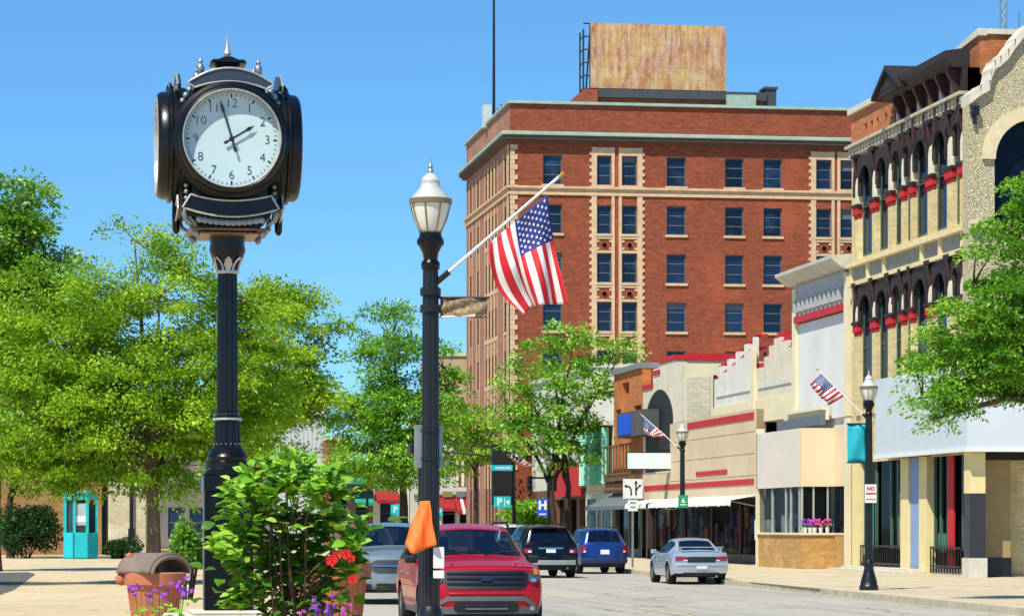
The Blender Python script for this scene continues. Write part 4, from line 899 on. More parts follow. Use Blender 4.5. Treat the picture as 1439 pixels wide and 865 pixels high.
class Car:
    def __init__(s, label, cat, name, col, st, wheels, R_, loc, rotz, wind, side, rear, bulgeF=.28, bulgeR=.16, lower=None, wm=1.0, group='cars and trucks in the street', rim=None):
        s.root = thing(name, label, cat, loc, rotz, group); s.st = st; s.yf, s.yr = st[0][0], st[-1][0]; s.bF, s.bR, s.wm = bulgeF, bulgeR, wm
        ys = np.unique(np.round(np.concatenate([np.linspace(s.yf, s.yr, int((s.yr-s.yf)/.03)), np.linspace(s.yr-.6, s.yr, 36)]), 4))
        T = smooth_cols(ys, st, .045); rows = []; tags = []
        for y, (wb, zb, w2, z2, ws, zs, wr, zr, zc) in zip(ys, T):
            row = []
            for i in range(17):
                u = i/16; a, b, c = (1-u)*(1-2*u), 4*u*(1-u), u*(2*u-1); row.append((a*wb+b*w2+c*ws, a*zb+b*z2+c*zs))
            for i in range(1, 9): u = i/8; row.append((ws+(wr-ws)*u, zs+(zr-zs)*u+.012*math.sin(math.pi*u)*(zr-zs > .3)))
            for i in range(1, 9): u = i/8; x = wr*(1-u); row.append((x, zr+(zc-zr)*(1-(x/max(wr, 1e-3))**2)))
            rows.append(row)
        s.rows = rows; s.ys = ys; n = len(rows[0]); V = []
        for side_ in (1, -1):
            for y, row in zip(ys, rows):
                for x, z in row:
                    for wy in wheels:                        # clean round wheel arches
                        r = math.hypot(y-wy, z-R_); Ra = R_+.07
                        if abs(r-Ra) < .032 and z < zs+.3 and r > 0: pass
                    V.append([side_*x, y, z])
        V = np.array(V); Ra = R_+.07; lowmask = np.tile(np.arange(n) < 16, len(ys)*2)
        for wy in wheels:
            dy, dz = V[:, 1]-wy, V[:, 2]-R_; r = np.hypot(dy, dz); k = (np.abs(r-Ra) < .03) & lowmask
            V[k, 1] = wy+dy[k]/r[k]*Ra; V[k, 2] = R_+dz[k]/r[k]*Ra
        body = MB(); gl = {'windshield': MB(), 'rear_window': MB()}; sw = {}; trim = MB(); low = MB()
        D = [s.D(*p_) for p_ in V]; cell = {}
        for si in (0, 1):
            off = si*len(ys)*n
            for i in range(len(ys)-1):
                for j in range(n-1):
                    q = [off+i*n+j, off+i*n+j+1, off+(i+1)*n+j+1, off+(i+1)*n+j]
                    yc = (ys[i]+ys[i+1])/2; P_ = np.mean(V[q], 0)
                    if j < 16 and any(math.hypot(P_[1]-wy, P_[2]-R_) < Ra-.004 for wy in wheels): continue
                    h = rows[i][24][1]-rows[i][16][1]; xw = abs(P_[0])/max(rows[i][24][0], .01)
                    dst = body
                    if j >= 24:
                        if wind[0] < yc < wind[1]: dst = gl['windshield'] if xw < .93 else (trim if xw < .96 else body)
                        elif rear[0] < yc < rear[1]: dst = gl['rear_window'] if xw < .9 else (trim if xw < .93 else body)
                    elif j >= 16 and h > .2 and side[0][0] < yc < side[-1][1]:
                        if any(a < yc < b_ for a, b_ in side) and 17 <= j < 23: dst = sw.setdefault((si, [k for k, (a, b_) in enumerate(side) if a < yc < b_][0]), MB())
                        elif 16 <= j < 23: dst = trim
                    elif lower is not None and j < 16 and P_[2] < lower: dst = low
                    if si: q = q[::-1]
                    dst.add([D[k] for k in q], [(0, 1, 2, 3)])
        # end caps
        for i, sg in ((0, 1), (len(ys)-1, -1)):
            for j in range(n-1):
                for k in range(16):
                    q = []
                    for jj, kk in ((j, k), (j, k+1), (j+1, k+1), (j+1, k)): x, z = rows[i][jj]; q.append(s.D(x*(kk/8-1), ys[i], z))
                    (low if lower is not None and rows[i][j][1] < lower and j < 16 else body).add(q if sg > 0 else q[::-1], [(0, 1, 2, 3)])
        def mk(nm, mb, m):
            if not mb.f: return None
            o = obj(nm, mb, m, s.root); me = o.data
            import bmesh
            bm = bmesh.new(); bm.from_mesh(me); bmesh.ops.remove_doubles(bm, verts=bm.verts, dist=.0004); bm.to_mesh(me); bm.free()
            me.polygons.foreach_set('use_smooth', [True]*len(me.polygons)); me.set_sharp_from_angle(angle=R(42)); return o
        s.body = mk('body', body, col)
        for k, g in gl.items(): mk(k, g, M_CGL)
        for g in sw.values(): mk('side_window', g, M_CGL)
        mk('window_trim', trim, M_PLASTIC); mk('lower_bumper', low, M_LTRIM)
        ub = MB(); W = st[len(st)//2][1]
        ub.box(-W+.12, W-.12, s.yf+.35, s.yr-.3, R_*.7, .55); 
        for wy in wheels: ub.box(-W+.05, W-.05, wy-Ra+.02, wy+Ra-.02, R_*.9, R_+Ra+.02)
        obj('underbody', ub, M_PLASTIC, s.root)
        zb_ = st[len(st)//2][5]-.14; zt_ = st[len(st)//2][8]; fl_ = MB(); fl_.box(-W+.14, W-.14, wind[0]-.02, s.yr-.45, .56, zb_-.1); fl_.box(-W+.16, W-.16, wind[0]-.06, wind[0]+.42, zb_-.1, zb_+.06); obj('cabin_floor', fl_, M_PLASTIC, s.root)
        for yy_ in ((wind[1]+.45, wind[1]+1.35) if s.yr > 2.35 else (wind[1]+.4,)):
            for sx in (-.4, .4):
                sq = MB(); sq.prism([(yy_, zb_-.1), (yy_+.16, zb_-.1), (yy_+.26, zt_-.32), (yy_+.14, zt_-.32)], sx-.24, sx+.24, 'x'); sq.box(sx-.13, sx+.13, yy_+.15, yy_+.25, zt_-.32, zt_-.27); sq.prism([(yy_+.15, zt_-.27), (yy_+.27, zt_-.27), (yy_+.29, zt_-.1), (yy_+.2, zt_-.1)], sx-.13, sx+.13, 'x'); obj('seat', sq, M_SEAT, s.root, bevel=.03)
        obj('steering_wheel', MB().tube([(.4+.18*math.cos(a) if rotz < 1 else .4+.18*math.cos(a), wind[1]-.08+.06*math.sin(a), zb_+.12+.17*math.sin(a)) for a in np.linspace(0, 2*math.pi, 17)], .018, 6), M_PLASTIC, s.root)
        for wy in wheels:
            for sd in (-1, 1):
                x = sd*(st[len(st)//2][3]-.13); w_ = .12
                prof = [(.05, -w_), (R_*.66, -w_), (R_*.9, -w_), (R_, -w_*.7), (R_, w_*.7), (R_*.9, w_), (R_*.68, w_), (R_*.64, w_*.5), (.05, w_*.5)]
                if sd < 0: prof = [(r, -h) for r, h in prof][::-1]
                o = obj('wheel', MB().lathe(prof, (x, wy, R_), 28, axis='x'), M_TYRE, s.root, smooth=35)
                rm = MB(); xx = x+sd*w_*.75
                rm.lathe([(R_*.66, -.02), (R_*.66, .02), (R_*.58, .02), (R_*.58, -.02)], (xx, wy, R_), 28, axis='x'); rm.lathe([(.07, -.03), (.07, .03)], (xx, wy, R_), 12, axis='x')
                for k in range(6):
                    a = k*math.pi/3; c_, s_ = math.cos(a), math.sin(a); p0 = (wy+c_*.05, R_+s_*.05); p1 = (wy+c_*R_*.6, R_+s_*R_*.6); t_ = (-s_*.045, c_*.045)
                    rm.prism([(p0[0]-t_[0], p0[1]-t_[1]), (p1[0]-t_[0], p1[1]-t_[1]), (p1[0]+t_[0], p1[1]+t_[1]), (p0[0]+t_[0], p0[1]+t_[1])], xx-.02, xx+.02, 'x')
                obj('rim', rm, rim or M_RIM, o)
    def D(s, x, y, z):
        f = 1-min(1, max(0, (y-s.yf)/.9)); f = f*f*(3-2*f); r = 1-min(1, max(0, (s.yr-y)/.7)); r = r*r*(3-2*r); q = min(1, abs(x)/s.wm)**2.4
        y2 = y+f*(s.bF*q+.3*max(0, z-.72)+.2*max(0, .5-z))-r*(s.bR*q+.12*max(0, z-.75)+.2*max(0, .5-z))
        return (x, y2, z)
    def band(s, xs, zt, zb, off, thick=.03, end='f', mb=None, mi=0):
        mb = mb or MB(); y = s.yf if end == 'f' else s.yr; sg = -1 if end == 'f' else 1; N = []
        X = np.linspace(xs[0], xs[-1], max(6, int((xs[-1]-xs[0])/.06))); A, B = np.interp(X, xs, zt), np.interp(X, xs, zb)
        for o in (off, off-thick):
            for x, a, b_ in zip(X, A, B):
                for z in (a, (a+b_)/2, b_): p_ = s.D(x, y, z); N.append((p_[0], p_[1]+sg*o, p_[2]))
        n = len(X); F = []
        for i in range(n-1):
            a = i*3
            for k in (0, 1): F.append((a+k, a+k+1, a+k+4, a+k+3)); b_ = n*3+a; F.append((b_+k, b_+k+3, b_+k+4, b_+k+1))
            F.append((a, a+3, n*3+a+3, n*3+a)); F.append((a+2, n*3+a+2, n*3+a+5, a+5))
        F.append((0, n*3, n*3+1, 1)); F.append((1, n*3+1, n*3+2, 2)); e = (n-1)*3; F.append((e, e+1, n*3+e+1, n*3+e)); F.append((e+1, e+2, n*3+e+2, n*3+e+1))
        mb.add(N, F, mi); return mb
    def cut_band(s, g): g.cut()
    def part(s, nm, mb, m, **k): return obj(nm, mb, m, s.root, **k)
    def mirrors(s, y, z, x, m):
        for sd in (-1, 1):
            mb = MB(); mb.box(sd*x, sd*(x+.17), y-.05, y+.1, z, z+.13); mb.box(sd*(x-.08), sd*x, y, y+.06, z, z+.06); s.part('mirror', mb, m, bevel=.03)
    def rails(s, x, y0, y1, z):
        for sd in (-1, 1): s.part('roof_rail', MB().tube([(sd*x, y0, z-.06), (sd*x, y0+.15, z), (sd*x, y1-.15, z), (sd*x, y1, z-.06)], .022), M_PLASTIC)
SUV = [(-2.50,.84,.34,.90,.64,.88,.99,.76,1.03,1.05),(-2.40,.88,.32,.95,.66,.91,1.03,.78,1.08,1.11),(-2.0,.92,.32,.985,.68,.93,1.08,.78,1.14,1.18),(-1.25,.94,.32,1.0,.70,.95,1.12,.77,1.20,1.25),(-1.08,.94,.32,1.0,.70,.95,1.13,.77,1.22,1.26),
       (-.30,.94,.32,1.0,.72,.95,1.14,.66,1.66,1.71),(.3,.94,.32,1.0,.72,.95,1.16,.67,1.73,1.79),(1.5,.94,.32,1.0,.74,.95,1.18,.66,1.72,1.78),(2.12,.93,.34,.99,.76,.94,1.18,.63,1.66,1.71),(2.40,.92,.38,.97,.76,.92,1.16,.78,1.19,1.21),(2.48,.89,.40,.95,.74,.90,1.02,.8,1.05,1.07)]
def scale_st(st, fy=1, fw=1, fz=1): return [(r[0]*fy, r[1]*fw, r[2]*fz, r[3]*fw, r[4]*fz, r[5]*fw, r[6]*fz, r[7]*fw, r[8]*fz, r[9]*fz) for r in st]
SUVS = [(-.62, .2), (.28, 1.08), (1.16, 2.0)]
# red SUV coming towards us
P_RED = paint('metallic red paint', '#a8041a', .05, .3)
x, y = G(686, 45.6)
c = Car('red sport utility vehicle driving towards us with black grille and grey lower bumper', 'car', 'red_suv', P_RED, SUV, (-1.55, 1.35), .38, (x, y+2.5, 0), R(-.5), (-1.06, -.32), SUVS, (2.14, 2.38), lower=.44)
g = MB(); c.band([-.70,-.62,.62,.70], [.98,1.03,1.03,.98], [.86,.73,.73,.86], .012, mb=g); c.part('grille', g, M_PLASTIC)
g = MB()
for z in (.98, .90, .82): c.cut_band(g); c.band([-.63,.63], [z+.02,z+.02], [z-.012,z-.012], .03, .03, mb=g)
c.part('grille_bar', g, mat('dark chrome bar', '#3a3e44', .2, .8, .1, 4)); c.part('emblem', c.band([-.09,.09], [.93,.93], [.87,.87], .04, .02), mat('dull blue emblem', '#20304c', .3, .3, .1, 5))
for s in (-1, 1):
    xs = sorted([s*.70, s*.78, s*.88]); up, dn = [.97, 1.04, 1.07], [.86, .80, .86]
    if s < 0: up, dn = up[::-1], dn[::-1]
    o = c.part('headlight', c.band(xs, up, dn, .022), M_LAMPD); obj('turn_signal', c.band(sorted([s*.79, s*.87]), [1.055,1.055], [.965,.965], .03, .02), M_AMBER, o); obj('bulb', MB().ball(c.D(s*.78, c.yf-.03, .89), .055), M_CHROME, o)
    c.part('fog_light', c.band(sorted([s*.72, s*.80]), [.46,.46], [.39,.39], .012), M_CHROME)
c.part('air_intake', c.band([-.52,-.46,.46,.52], [.5,.54,.54,.5], [.40,.36,.36,.40], .012, .05), M_PLASTIC); c.part('lower_skirt', c.band([-.82,-.62,.62,.82], [.50,.62,.62,.50], [.42,.545,.545,.42], .016, .05), M_LTRIM); c.part('skid_bar', c.band([-.34,.34], [.43,.43], [.41,.41], .03, .02), M_STEEL)
c.part('bumper_crease', c.band([-.60,.60], [.675,.675], [.645,.645], .03, .05), P_RED, bevel=.01)
wp = MB()
for s in (-.55, .15): wp.cut(); wp.tube([(s, -1.1, 1.275), (s+.35, -1.0, 1.32), (s+.62, -1.0, 1.31)], .012, 6)
c.part('wiper', wp, M_PLASTIC); c.mirrors(-.62, 1.13, .95, M_PLASTIC); c.rails(.68, -.1, 1.9, 1.80)
c.part('hood_crease', MB().cut().tube([(-.52,-2.2,1.125),(-.6,-1.2,1.215)], .012, 6).cut().tube([(.52,-2.2,1.125),(.6,-1.2,1.215)], .012, 6), P_RED)
hl = MB()
for s in (-1, 1): hl.cut(); hl.box(s*.985-.02, s*.985+.02, .12, .30, .93, .965); hl.cut(); hl.box(s*.98-.02, s*.98+.02, 1.05, 1.22, .95, .985)
c.part('hood_gap', MB().tube([c.D(x_, -2.42, 1.072+.022*(1-(x_/.8)**2)) for x_ in np.linspace(-.78, .78, 15)], .008, 6), M_PLASTIC); c.part('door_handle', hl, M_CHROME); c.part('sticker', MB().box(.5, .56, -.39, -.38, 1.58, 1.62), M_WHITE)
# silver SUV behind it
P_SIL = paint('silver blue paint', '#8b979c', .5, .25)
x, y = G(567, 63)
c = Car('silver sport utility vehicle following the red one, half hidden by the lamp post', 'car', 'silver_suv', P_SIL, scale_st(SUV, .98, .98, 1.02), (-1.52, 1.32), .37, (x, y+2.5, 0), R(-2), (-1.04, -.31), SUVS, (2.1, 2.33), lower=.4)
g = MB(); c.band([-.62,-.5,.5,.62], [.94,.99,.99,.94], [.76,.7,.7,.76], .012, mb=g); c.part('grille', g, M_PLASTIC); c.part('grille_bar', c.band([-.62,.62], [.88,.88], [.84,.84], .03), M_CHROME)
for s in (-1, 1):
    xs = sorted([s*.62, s*.76, s*.9]); up, dn = [.92, 1.0, 1.06], [.82, .80, .88]
    if s < 0: up, dn = up[::-1], dn[::-1]
    c.part('headlight', c.band(xs, up, dn, .022), M_LAMP); c.part('fog_light', c.band(sorted([s*.62, s*.86]), [.46,.46], [.36,.36], .015), M_PLASTIC)
c.part('air_intake', c.band([-.5,.5], [.47,.47], [.30,.30], .012), M_PLASTIC); c.mirrors(-.72, 1.14, .95, P_SIL); c.rails(.66, -.1, 1.9, 1.83)
# black SUV seen from behind
def rear_kit(c, tail, plate, win_z, gate, chrome=None, lowbar=None, wing=None, wiper=True):
    for s in (-1, 1):
        xs = sorted([s*tail[0], s*(tail[0]+tail[1])/2, s*tail[1]]); o = c.part('tail_light', c.band(xs, [tail[2]]*3, [tail[3]]*3, .02, end='r'), M_TAIL)
        obj('reverse_light', c.band(sorted([s*(tail[0]+.02), s*(tail[0]*.5+tail[1]*.5)]), [tail[3]+.09]*2, [tail[3]+.03]*2, .026, .02, end='r'), M_PLATE, o)
    c.part('licence_plate', c.band([-.16,.16], [plate+.08]*2, [plate-.08]*2, .02, end='r'), M_PLATE)
    if chrome: c.part('chrome_strip', c.band([-.42,.42], [chrome+.025]*2, [chrome-.025]*2, .03, end='r'), M_CHROME)
    if lowbar: c.part('bumper_guard', c.band([-.86,.86], [lowbar[0]]*2, [lowbar[1]]*2, .05, .08, end='r'), lowbar[2], bevel=.015)
    if wiper: c.part('rear_wiper', MB().tube([(0, c.yr-.02, win_z), (.3, c.yr-.05, win_z+.07)], .012, 6), M_PLASTIC)
P_BLK = paint('black blue paint', '#0b1018', .3, .2)
x, y = G(771, 95); RT = math.pi
c = Car('black sport utility vehicle seen from behind with a pale bumper guard', 'car', 'black_suv', P_BLK, scale_st(SUV, 1.0, 1.0, 1.0), (-1.5, 1.45), .38, (x, y+2.5, 0), RT+R(2), (-1.06, -.32), SUVS, (2.13, 2.385))
rear_kit(c, (.64,.90,.99,.83), .93, 1.2, 0, chrome=1.0, lowbar=(.60,.44,mat('pale bumper guard', '#a9adab', .4, .5, .1, 4))); c.mirrors(-.72, 1.12, .97, P_BLK); c.rails(.66, -.1, 1.9, 1.8); c.part('spoiler', MB().box(-.6, .6, 2.02, 2.26, 1.655, 1.69), P_BLK, bevel=.01)
c.part('exhaust', MB().cut().tube([(.55, 2.2, .33), (.55, 2.5, .33)], .045, 10).cut().tube([(-.55, 2.2, .33), (-.55, 2.5, .33)], .045, 10), M_CHROME)
# blue SUV
P_BLU = paint('dark blue paint', '#173c80', .4, .22)
x, y = G(848, 103)
c = Car('blue sport utility vehicle parked at the right kerb beside the lane arrow sign', 'car', 'blue_suv', P_BLU, scale_st(SUV, .92, .90, .94), (-1.4, 1.3), .35, (x, y+2.3, 0), RT+R(1.5), (-.98, -.3), [(a*.92, b*.92) for a, b in SUVS], (1.96, 2.2), wm=.9)
rear_kit(c, (.68,.86,1.02,.76), .80, 1.13, 0, lowbar=(.56,.40,mat('dark blue bumper', '#1a2c52', .5, .1, .1, 4))); c.mirrors(-.66, 1.06, .88, P_BLU); c.rails(.58, 0, 1.8, 1.70)
# silver sedan
SED = [(-2.28,.76,.34,.80,.52,.76,.66,.60,.68,.70),(-2.15,.80,.28,.83,.52,.80,.72,.62,.75,.77),(-1.7,.82,.26,.86,.54,.82,.80,.66,.84,.87),(-1.05,.82,.25,.87,.56,.83,.88,.66,.92,.95),(-.25,.82,.25,.87,.58,.83,.91,.52,1.30,1.33),(.45,.82,.25,.87,.58,.83,.93,.53,1.35,1.39),(.95,.82,.25,.87,.6,.83,.94,.52,1.29,1.33),(1.60,.82,.26,.86,.62,.82,.95,.64,.98,1.01),(2.1,.81,.30,.85,.62,.80,.95,.66,.97,.99),(2.28,.78,.34,.82,.6,.76,.90,.66,.93,.95)]
P_SED = paint('light silver paint', '#b4bcc4', .5, .25)
x, y = G(989, 84.5)
c = Car('silver sedan parked at the right kerb with dark centre panel between its tail lights', 'car', 'silver_sedan', P_SED, SED, (-1.38, 1.28), .31, (x, y+2.28, 0), RT-R(1.5), (-1.03, -.27), [(-.62, .22), (.3, 1.12)], (.98, 1.57), wm=.86, bulgeR=.14)
for s in (-1, 1):
    o = c.part('tail_light', c.band(sorted([s*.42, s*.6, s*.78]), [.83,.84,.84] if s > 0 else [.84,.84,.83], [.70]*3, .02, end='r'), M_TAIL); obj('reverse_light', c.band(sorted([s*.43, s*.55]), [.735]*2, [.705]*2, .026, .02, end='r'), M_PLATE, o)
c.part('centre_panel', c.band([-.42,.42], [.83,.83], [.66,.66], .015, end='r'), M_PLASTIC); c.part('licence_plate', c.band([-.16,.16], [.56,.56], [.46,.46], .03, end='r'), M_PLATE)
c.part('bumper_line', c.band([-.76,.76], [.60,.60], [.57,.57], .035, .05, end='r'), P_SED, bevel=.008); c.part('diffuser', c.band([-.55,.55], [.36,.36], [.28,.28], .01, end='r'), M_PLASTIC)
sp_ = MB(); sp_.prism([(1.98, 1.09), (2.2, 1.10), (2.2, 1.125), (1.98, 1.12)], -.68, .68, 'x')
for s in (-.6, .6): sp_.box(s-.04, s+.04, 2.02, 2.14, .95, 1.095)
c.part('spoiler', sp_, P_SED, bevel=.01); c.mirrors(-.72, .90, .84, P_SED); c.part('exhaust', MB().tube([(-.45, 2.0, .24), (-.45, 2.25, .24)], .03, 10), M_CHROME)
hl = MB()
for s in (-1, 1):
    for yy_ in (.12, 1.0): hl.cut(); hl.box(s*.855-.015, s*.855+.015, yy_, yy_+.16, .80, .83)
c.part('door_handle', hl, P_SED)
# pale car further on, only its roof shows
x, y = G(722, 118)
c = Car('dark car with a white roof mostly hidden behind the red one', 'car', 'distant_car', paint('white paint', '#c9ced0', .2, .25), scale_st(SUV, 1, .97, 1.02), (-1.5, 1.4), .37, (x, y+2.5, 0), RT+R(3), (-1.06, -.32), SUVS, (2.13, 2.385)); rear_kit(c, (.68,.9,1.05,.8), .85, 1.2, 0)

# ------------------------------------------------------------------ street lamps
M_GLOBE = mat('frosted acorn globe', '#d9d8c8', .25, 0, .05, 2, coat=.3)
M_CAPW = mat('pale grey lamp cap', '#b9bab2', .35, .1, .1, 3, coat=.3)
M_CAGE = mat('bronze cage', '#8a7452', .4, .5, .15, 5)
def street_lamp(label, px, d, first=None):
    x, y = G(px, d); loc = (x, y, .145)
    if first: return copy_thing(first, loc, 0, label)
    L = thing('street_lamp', label, 'street lamp', loc, 0, 'acorn globe street lamps')
    obj('base', MB().lathe([(.24,0),(.24,.1),(.21,.14),(.20,.24),(.15,.4),(.115,.55),(.13,.6),(.13,.68),(.1,.75)], n=24), M_BLACK, L, smooth=35)
    sh = MB(); n = 24; P = []
    for r, z in ((.1,.75),(.095,2.2),(.09,3.6),(.082,4.35)):
        P.append([(r*(1 if k % 2 else .9)*math.cos(2*math.pi*k/n), r*(1 if k % 2 else .9)*math.sin(2*math.pi*k/n), z) for k in range(n+1)])
    obj('shaft', sh.grid(P), M_BLACK, L)
    cp = MB().lathe([(.07,4.3),(.10,4.34),(.10,4.40),(.075,4.43),(.085,4.5),(.125,4.58),(.13,4.66),(.115,4.70),(.12,4.715)], n=24)
    for k in range(10): a = k*math.pi/5; cp.ball((.118*math.cos(a), .118*math.sin(a), 4.62), .028, 6, 1.6)
    obj('capital', cp, M_BLACKG, L, smooth=40)
    obj('globe', MB().lathe([(.10,4.715),(.13,4.76),(.17,4.86),(.20,4.97),(.21,5.04)], n=28), M_GLOBE, L, smooth=60)
    obj('cap', MB().lathe([(.225,5.03),(.225,5.065),(.205,5.085),(.19,5.11),(.145,5.16),(.11,5.20),(.098,5.25),(.105,5.27),(.08,5.31),(.05,5.34),(.02,5.36)], n=28), M_CAPW, L, smooth=50)
    cg = MB()
    for k in range(8): a = (k+.5)*math.pi/4; c_, s_ = math.cos(a), math.sin(a); cg.tube([(.115*c_,.115*s_,4.72),(.182*c_,.182*s_,4.87),(.212*c_,.212*s_,4.98),(.222*c_,.222*s_,5.05)], .007, 6)
    cg.lathe([(.214,5.02),(.232,5.025),(.232,5.075),(.214,5.08)], n=28); obj('cage', cg, M_CAGE, L, smooth=40)
    obj('finial', MB().lathe([(.02,5.35),(.035,5.37),(.02,5.40),(.03,5.42),(.012,5.45),(.004,5.53)], n=12), M_STEEL, L, smooth=40)
    return L
lampA = street_lamp('tall near black lamp post carrying the big flag and the orange pennant', 605, 30.3)
lampB = street_lamp('black lamp post on the right sidewalk with teal banner and no parking sign', 1221, 71, lampA)
lampC = street_lamp('lamp post behind the silver sedan with a green square sign', 959, 105, lampA)
lampD = street_lamp('distant lamp post by the street tree with a blue hospital sign', 771, 150, lampA)
lampE = street_lamp('farthest lamp post, at the left end of the street by the green awnings', 516, 196, lampA)

# ------------------------------------------------------------------ flags
M_FR = mat('flag red', '#c01a24', .7, 0, .06, 3); M_FW = mat('flag white', '#dedbd8', .7, 0, .04, 3); M_FB = mat('flag blue', '#1b2a7a', .7, 0, .08, 3)
def flag(label, p0, p1, tip, gold, Ffun, loc, nr=14, stars=True, rad=.016):
    T = thing('american_flag', label, 'flag', loc, 0, 'american flags on angled poles'); lv = Vector(loc); w = Vector
    po = MB().tube([w(p0)-lv, w(p1)-lv], [rad*1.15, rad]); obj('pole', po, M_WHITE, T)
    d = (w(p1)-w(p0)).normalized(); obj('pole_tip', MB().tube([w(p1)-lv, w(p1)-lv+d*tip], [rad*1.3, rad*.7]).ball(w(p1)-lv+d*tip*.9, rad*1.5), gold, T); obj('bracket', MB().tube([w(p0)-lv-d*.06, w(p0)-lv+d*.12], rad*2, 10), M_BLACK, T)
    mb = MB(); nv = 26; S = [[w(Ffun(u/40, v/nv))-lv for v in range(nv+1)] for u in range(41)]
    V = [p_ for row in S for p_ in row]; F = []; mi = []
    for u in range(40):
        for v in range(nv):
            F.append((u*(nv+1)+v, u*(nv+1)+v+1, (u+1)*(nv+1)+v+1, (u+1)*(nv+1)+v)); st_ = v//2; mi.append(2 if (st_ >= 6 and u < 16) else st_ % 2)
    mb.v = V; mb.f = F; mb.m = mi
    cl = obj('cloth', mb, [M_FR, M_FW, M_FB], T, smooth=80); so = cl.modifiers.new('thick', 'SOLIDIFY'); so.thickness = .003; so.offset = 0
    if stars:
        sb = MB()
        for r in range(9):
            for c_ in range(6 if r % 2 == 0 else 5):
                u = .4*((c_*2+1+(r % 2))/12); v = 6/13+(7/13)*((r+1)/10)
                a = w(Ffun(u, v)); du = (w(Ffun(u+.01, v))-a).normalized(); dv = (w(Ffun(u, v+.01))-a).normalized(); n_ = du.cross(dv).normalized()
                for sg in (-1, 1):
                    pts = []
                    for k in range(10): an = k*math.pi/5; rr = .021 if k % 2 == 0 else .0085; pts.append(a-lv+(dv*math.cos(an)+du*math.sin(an))*rr+n_*.0045*sg)
                    sb.add(pts, [tuple(range(10))])
        obj('stars', sb, M_WHITE, cl)
    return T
def PP(px, py, d): x, y = G(px, d); return Vector((x, y, zd(py, d)))
def bil(a, b, c, d_, u, v): return (a*(1-v)+b*v)*(1-u)+(c*(1-v)+d_*v)*u
dF = 30.15
a_, b_ = PP(686, 343, dF), PP(768, 274, dF-.05); M_GOLD = mat('gold tip', '#c98f3a', .35, .3, .1, 6)
bot = [(0, PP(738, 444, dF)), (.12, PP(733, 442, dF+.15)), (.3, PP(750, 427, dF+.05)), (.5, PP(757, 429, dF-.12)), (.75, PP(776, 427, dF+.06)), (1, PP(797, 427, dF-.06))]
def botc(v):
    for (v0, p0), (v1, p1) in zip(bot[:-1], bot[1:]):
        if v <= v1+1e-6: t_ = (v-v0)/(v1-v0); t_ = t_*t_*(3-2*t_)*.5+t_*.5; return p0*(1-t_)+p1*t_
    return bot[-1][1]
def F1(u, v):
    v = min(max(v, 0), 1); P = (a_*(1-v)+b_*v)*(1-u)+botc(v)*u
    bow = PP(690, 395, dF)-PP(705, 390, dF); P = P+bow*math.sin(math.pi*u)*(1-v)**2*.9
    return P+Vector((.012*math.sin(v*9)*u, .075*math.sin(v*13+u*3.2)*min(1, u*2.2)+.03*math.sin(v*5-u*7), .0))
flag('large american flag hanging from the white pole on the near lamp post', PP(619, 392, 30.3), PP(785, 249, 30.1), .06, M_GOLD, F1, PP(619, 392, 30.3))
dB = 70.7
def mkF(pts, d, amp):
    A, B, C_, D_ = [PP(*q, d) for q in pts]
    def fu(u): return u/.5*.88 if u < .5 else .88+.12*(u-.5)/.5
    return lambda u, v: bil(A, B, C_, D_, fu(u), v)+Vector((0, .25*max(0, u-.5), 0))+Vector((0, amp*math.sin(v*14+u*3)*min(1, u*2), amp*.3*math.sin(v*9)*u))
flag('small american flag drooping off the right sidewalk lamp post', PP(1217, 586, dB), PP(1150, 520, dB), .05, M_GOLD, mkF(((1187, 556), (1155, 524), (1166, 569), (1139, 540)), dB, .06), PP(1217, 586, dB))
flag('small american flag on the lamp post in front of the black arch', PP(955, 630, 104.8), PP(901, 582, 104.8), .05, M_GOLD, mkF(((938, 613), (904, 584), (918, 614), (904, 606)), 104.8, .06), PP(955, 630, 104.8))
flag('distant american flag beside the black sign pylon', PP(767, 668, 149.7), PP(718, 634, 149.7), .05, M_GOLD, mkF(((751, 655), (719, 633), (741, 657), (716, 642)), 149.7, .06), PP(767, 668, 149.7), stars=False, rad=.02)
flag('tiny flag showing between the clock post and the hibiscus bush', PP(349, 648, 120), PP(344, 630, 120), .05, M_GOLD, mkF(((346, 644), (344, 633), (356, 646), (354, 635)), 120, .03), PP(349, 648, 120), stars=False, rad=.02)
bp = thing('flag_post', 'thin dark post almost hidden by the clock and bush, holding a tiny flag', 'post', (*G(350, 120.1), .14)); obj('shaft', MB().tube([(0,0,0), (0,0,4.4)], .06), M_BLACK, bp)

# ------------------------------------------------------------------ things on the lamp posts
def px_box(mb, p0, p1, q0, q1, d, th, mi=0, dy=0):
    """an upright board facing the camera axis at depth d; pixel bounds give its real size"""
    x0, y0 = G((p0+p1)/2, d); w_ = (p1-p0)/FPX*d/2; z0, z1 = zd(q1, d), zd(q0, d)
    mb.box(x0-w_, x0+w_, y0-th/2+dy, y0+th/2+dy, z0, z1, mi); return mb
def board(name, label, cat, p0, p1, q0, q1, d, m, th=.02, group=None):
    x0, y0 = G((p0+p1)/2, d); T = thing(name, label, cat, (x0, y0, zd(q1, d)), 0, group)
    return T, x0, y0, zd(q1, d), zd(q0, d), (p1-p0)/FPX*d
T, x, y, z0, z1, w_ = board('parking_sign', 'grey backs of a parking sign pair banded to the near lamp post', 'sign', 582, 622, 597, 657, 30.45, M_ALU)
obj('plate', MB().box(x-w_/2, x+w_/2, y-.006, y+.006, z0, z1), M_ALU, T, True, bevel=.004)
xl, yl = lampA.location.x, lampA.location.y
bd = MB()
for f_ in (.2, .86): bd.cut(); z = z0+(z1-z0)*f_; bd.lathe([(.103, z-.014), (.108, z-.014), (.108, z+.014), (.103, z+.014)], (xl, yl, 0), 20); bd.box(xl-.03, xl+.03, yl+.09, y-.007, z-.02, z+.02)
obj('bracket', bd, M_BLACK, T, True)
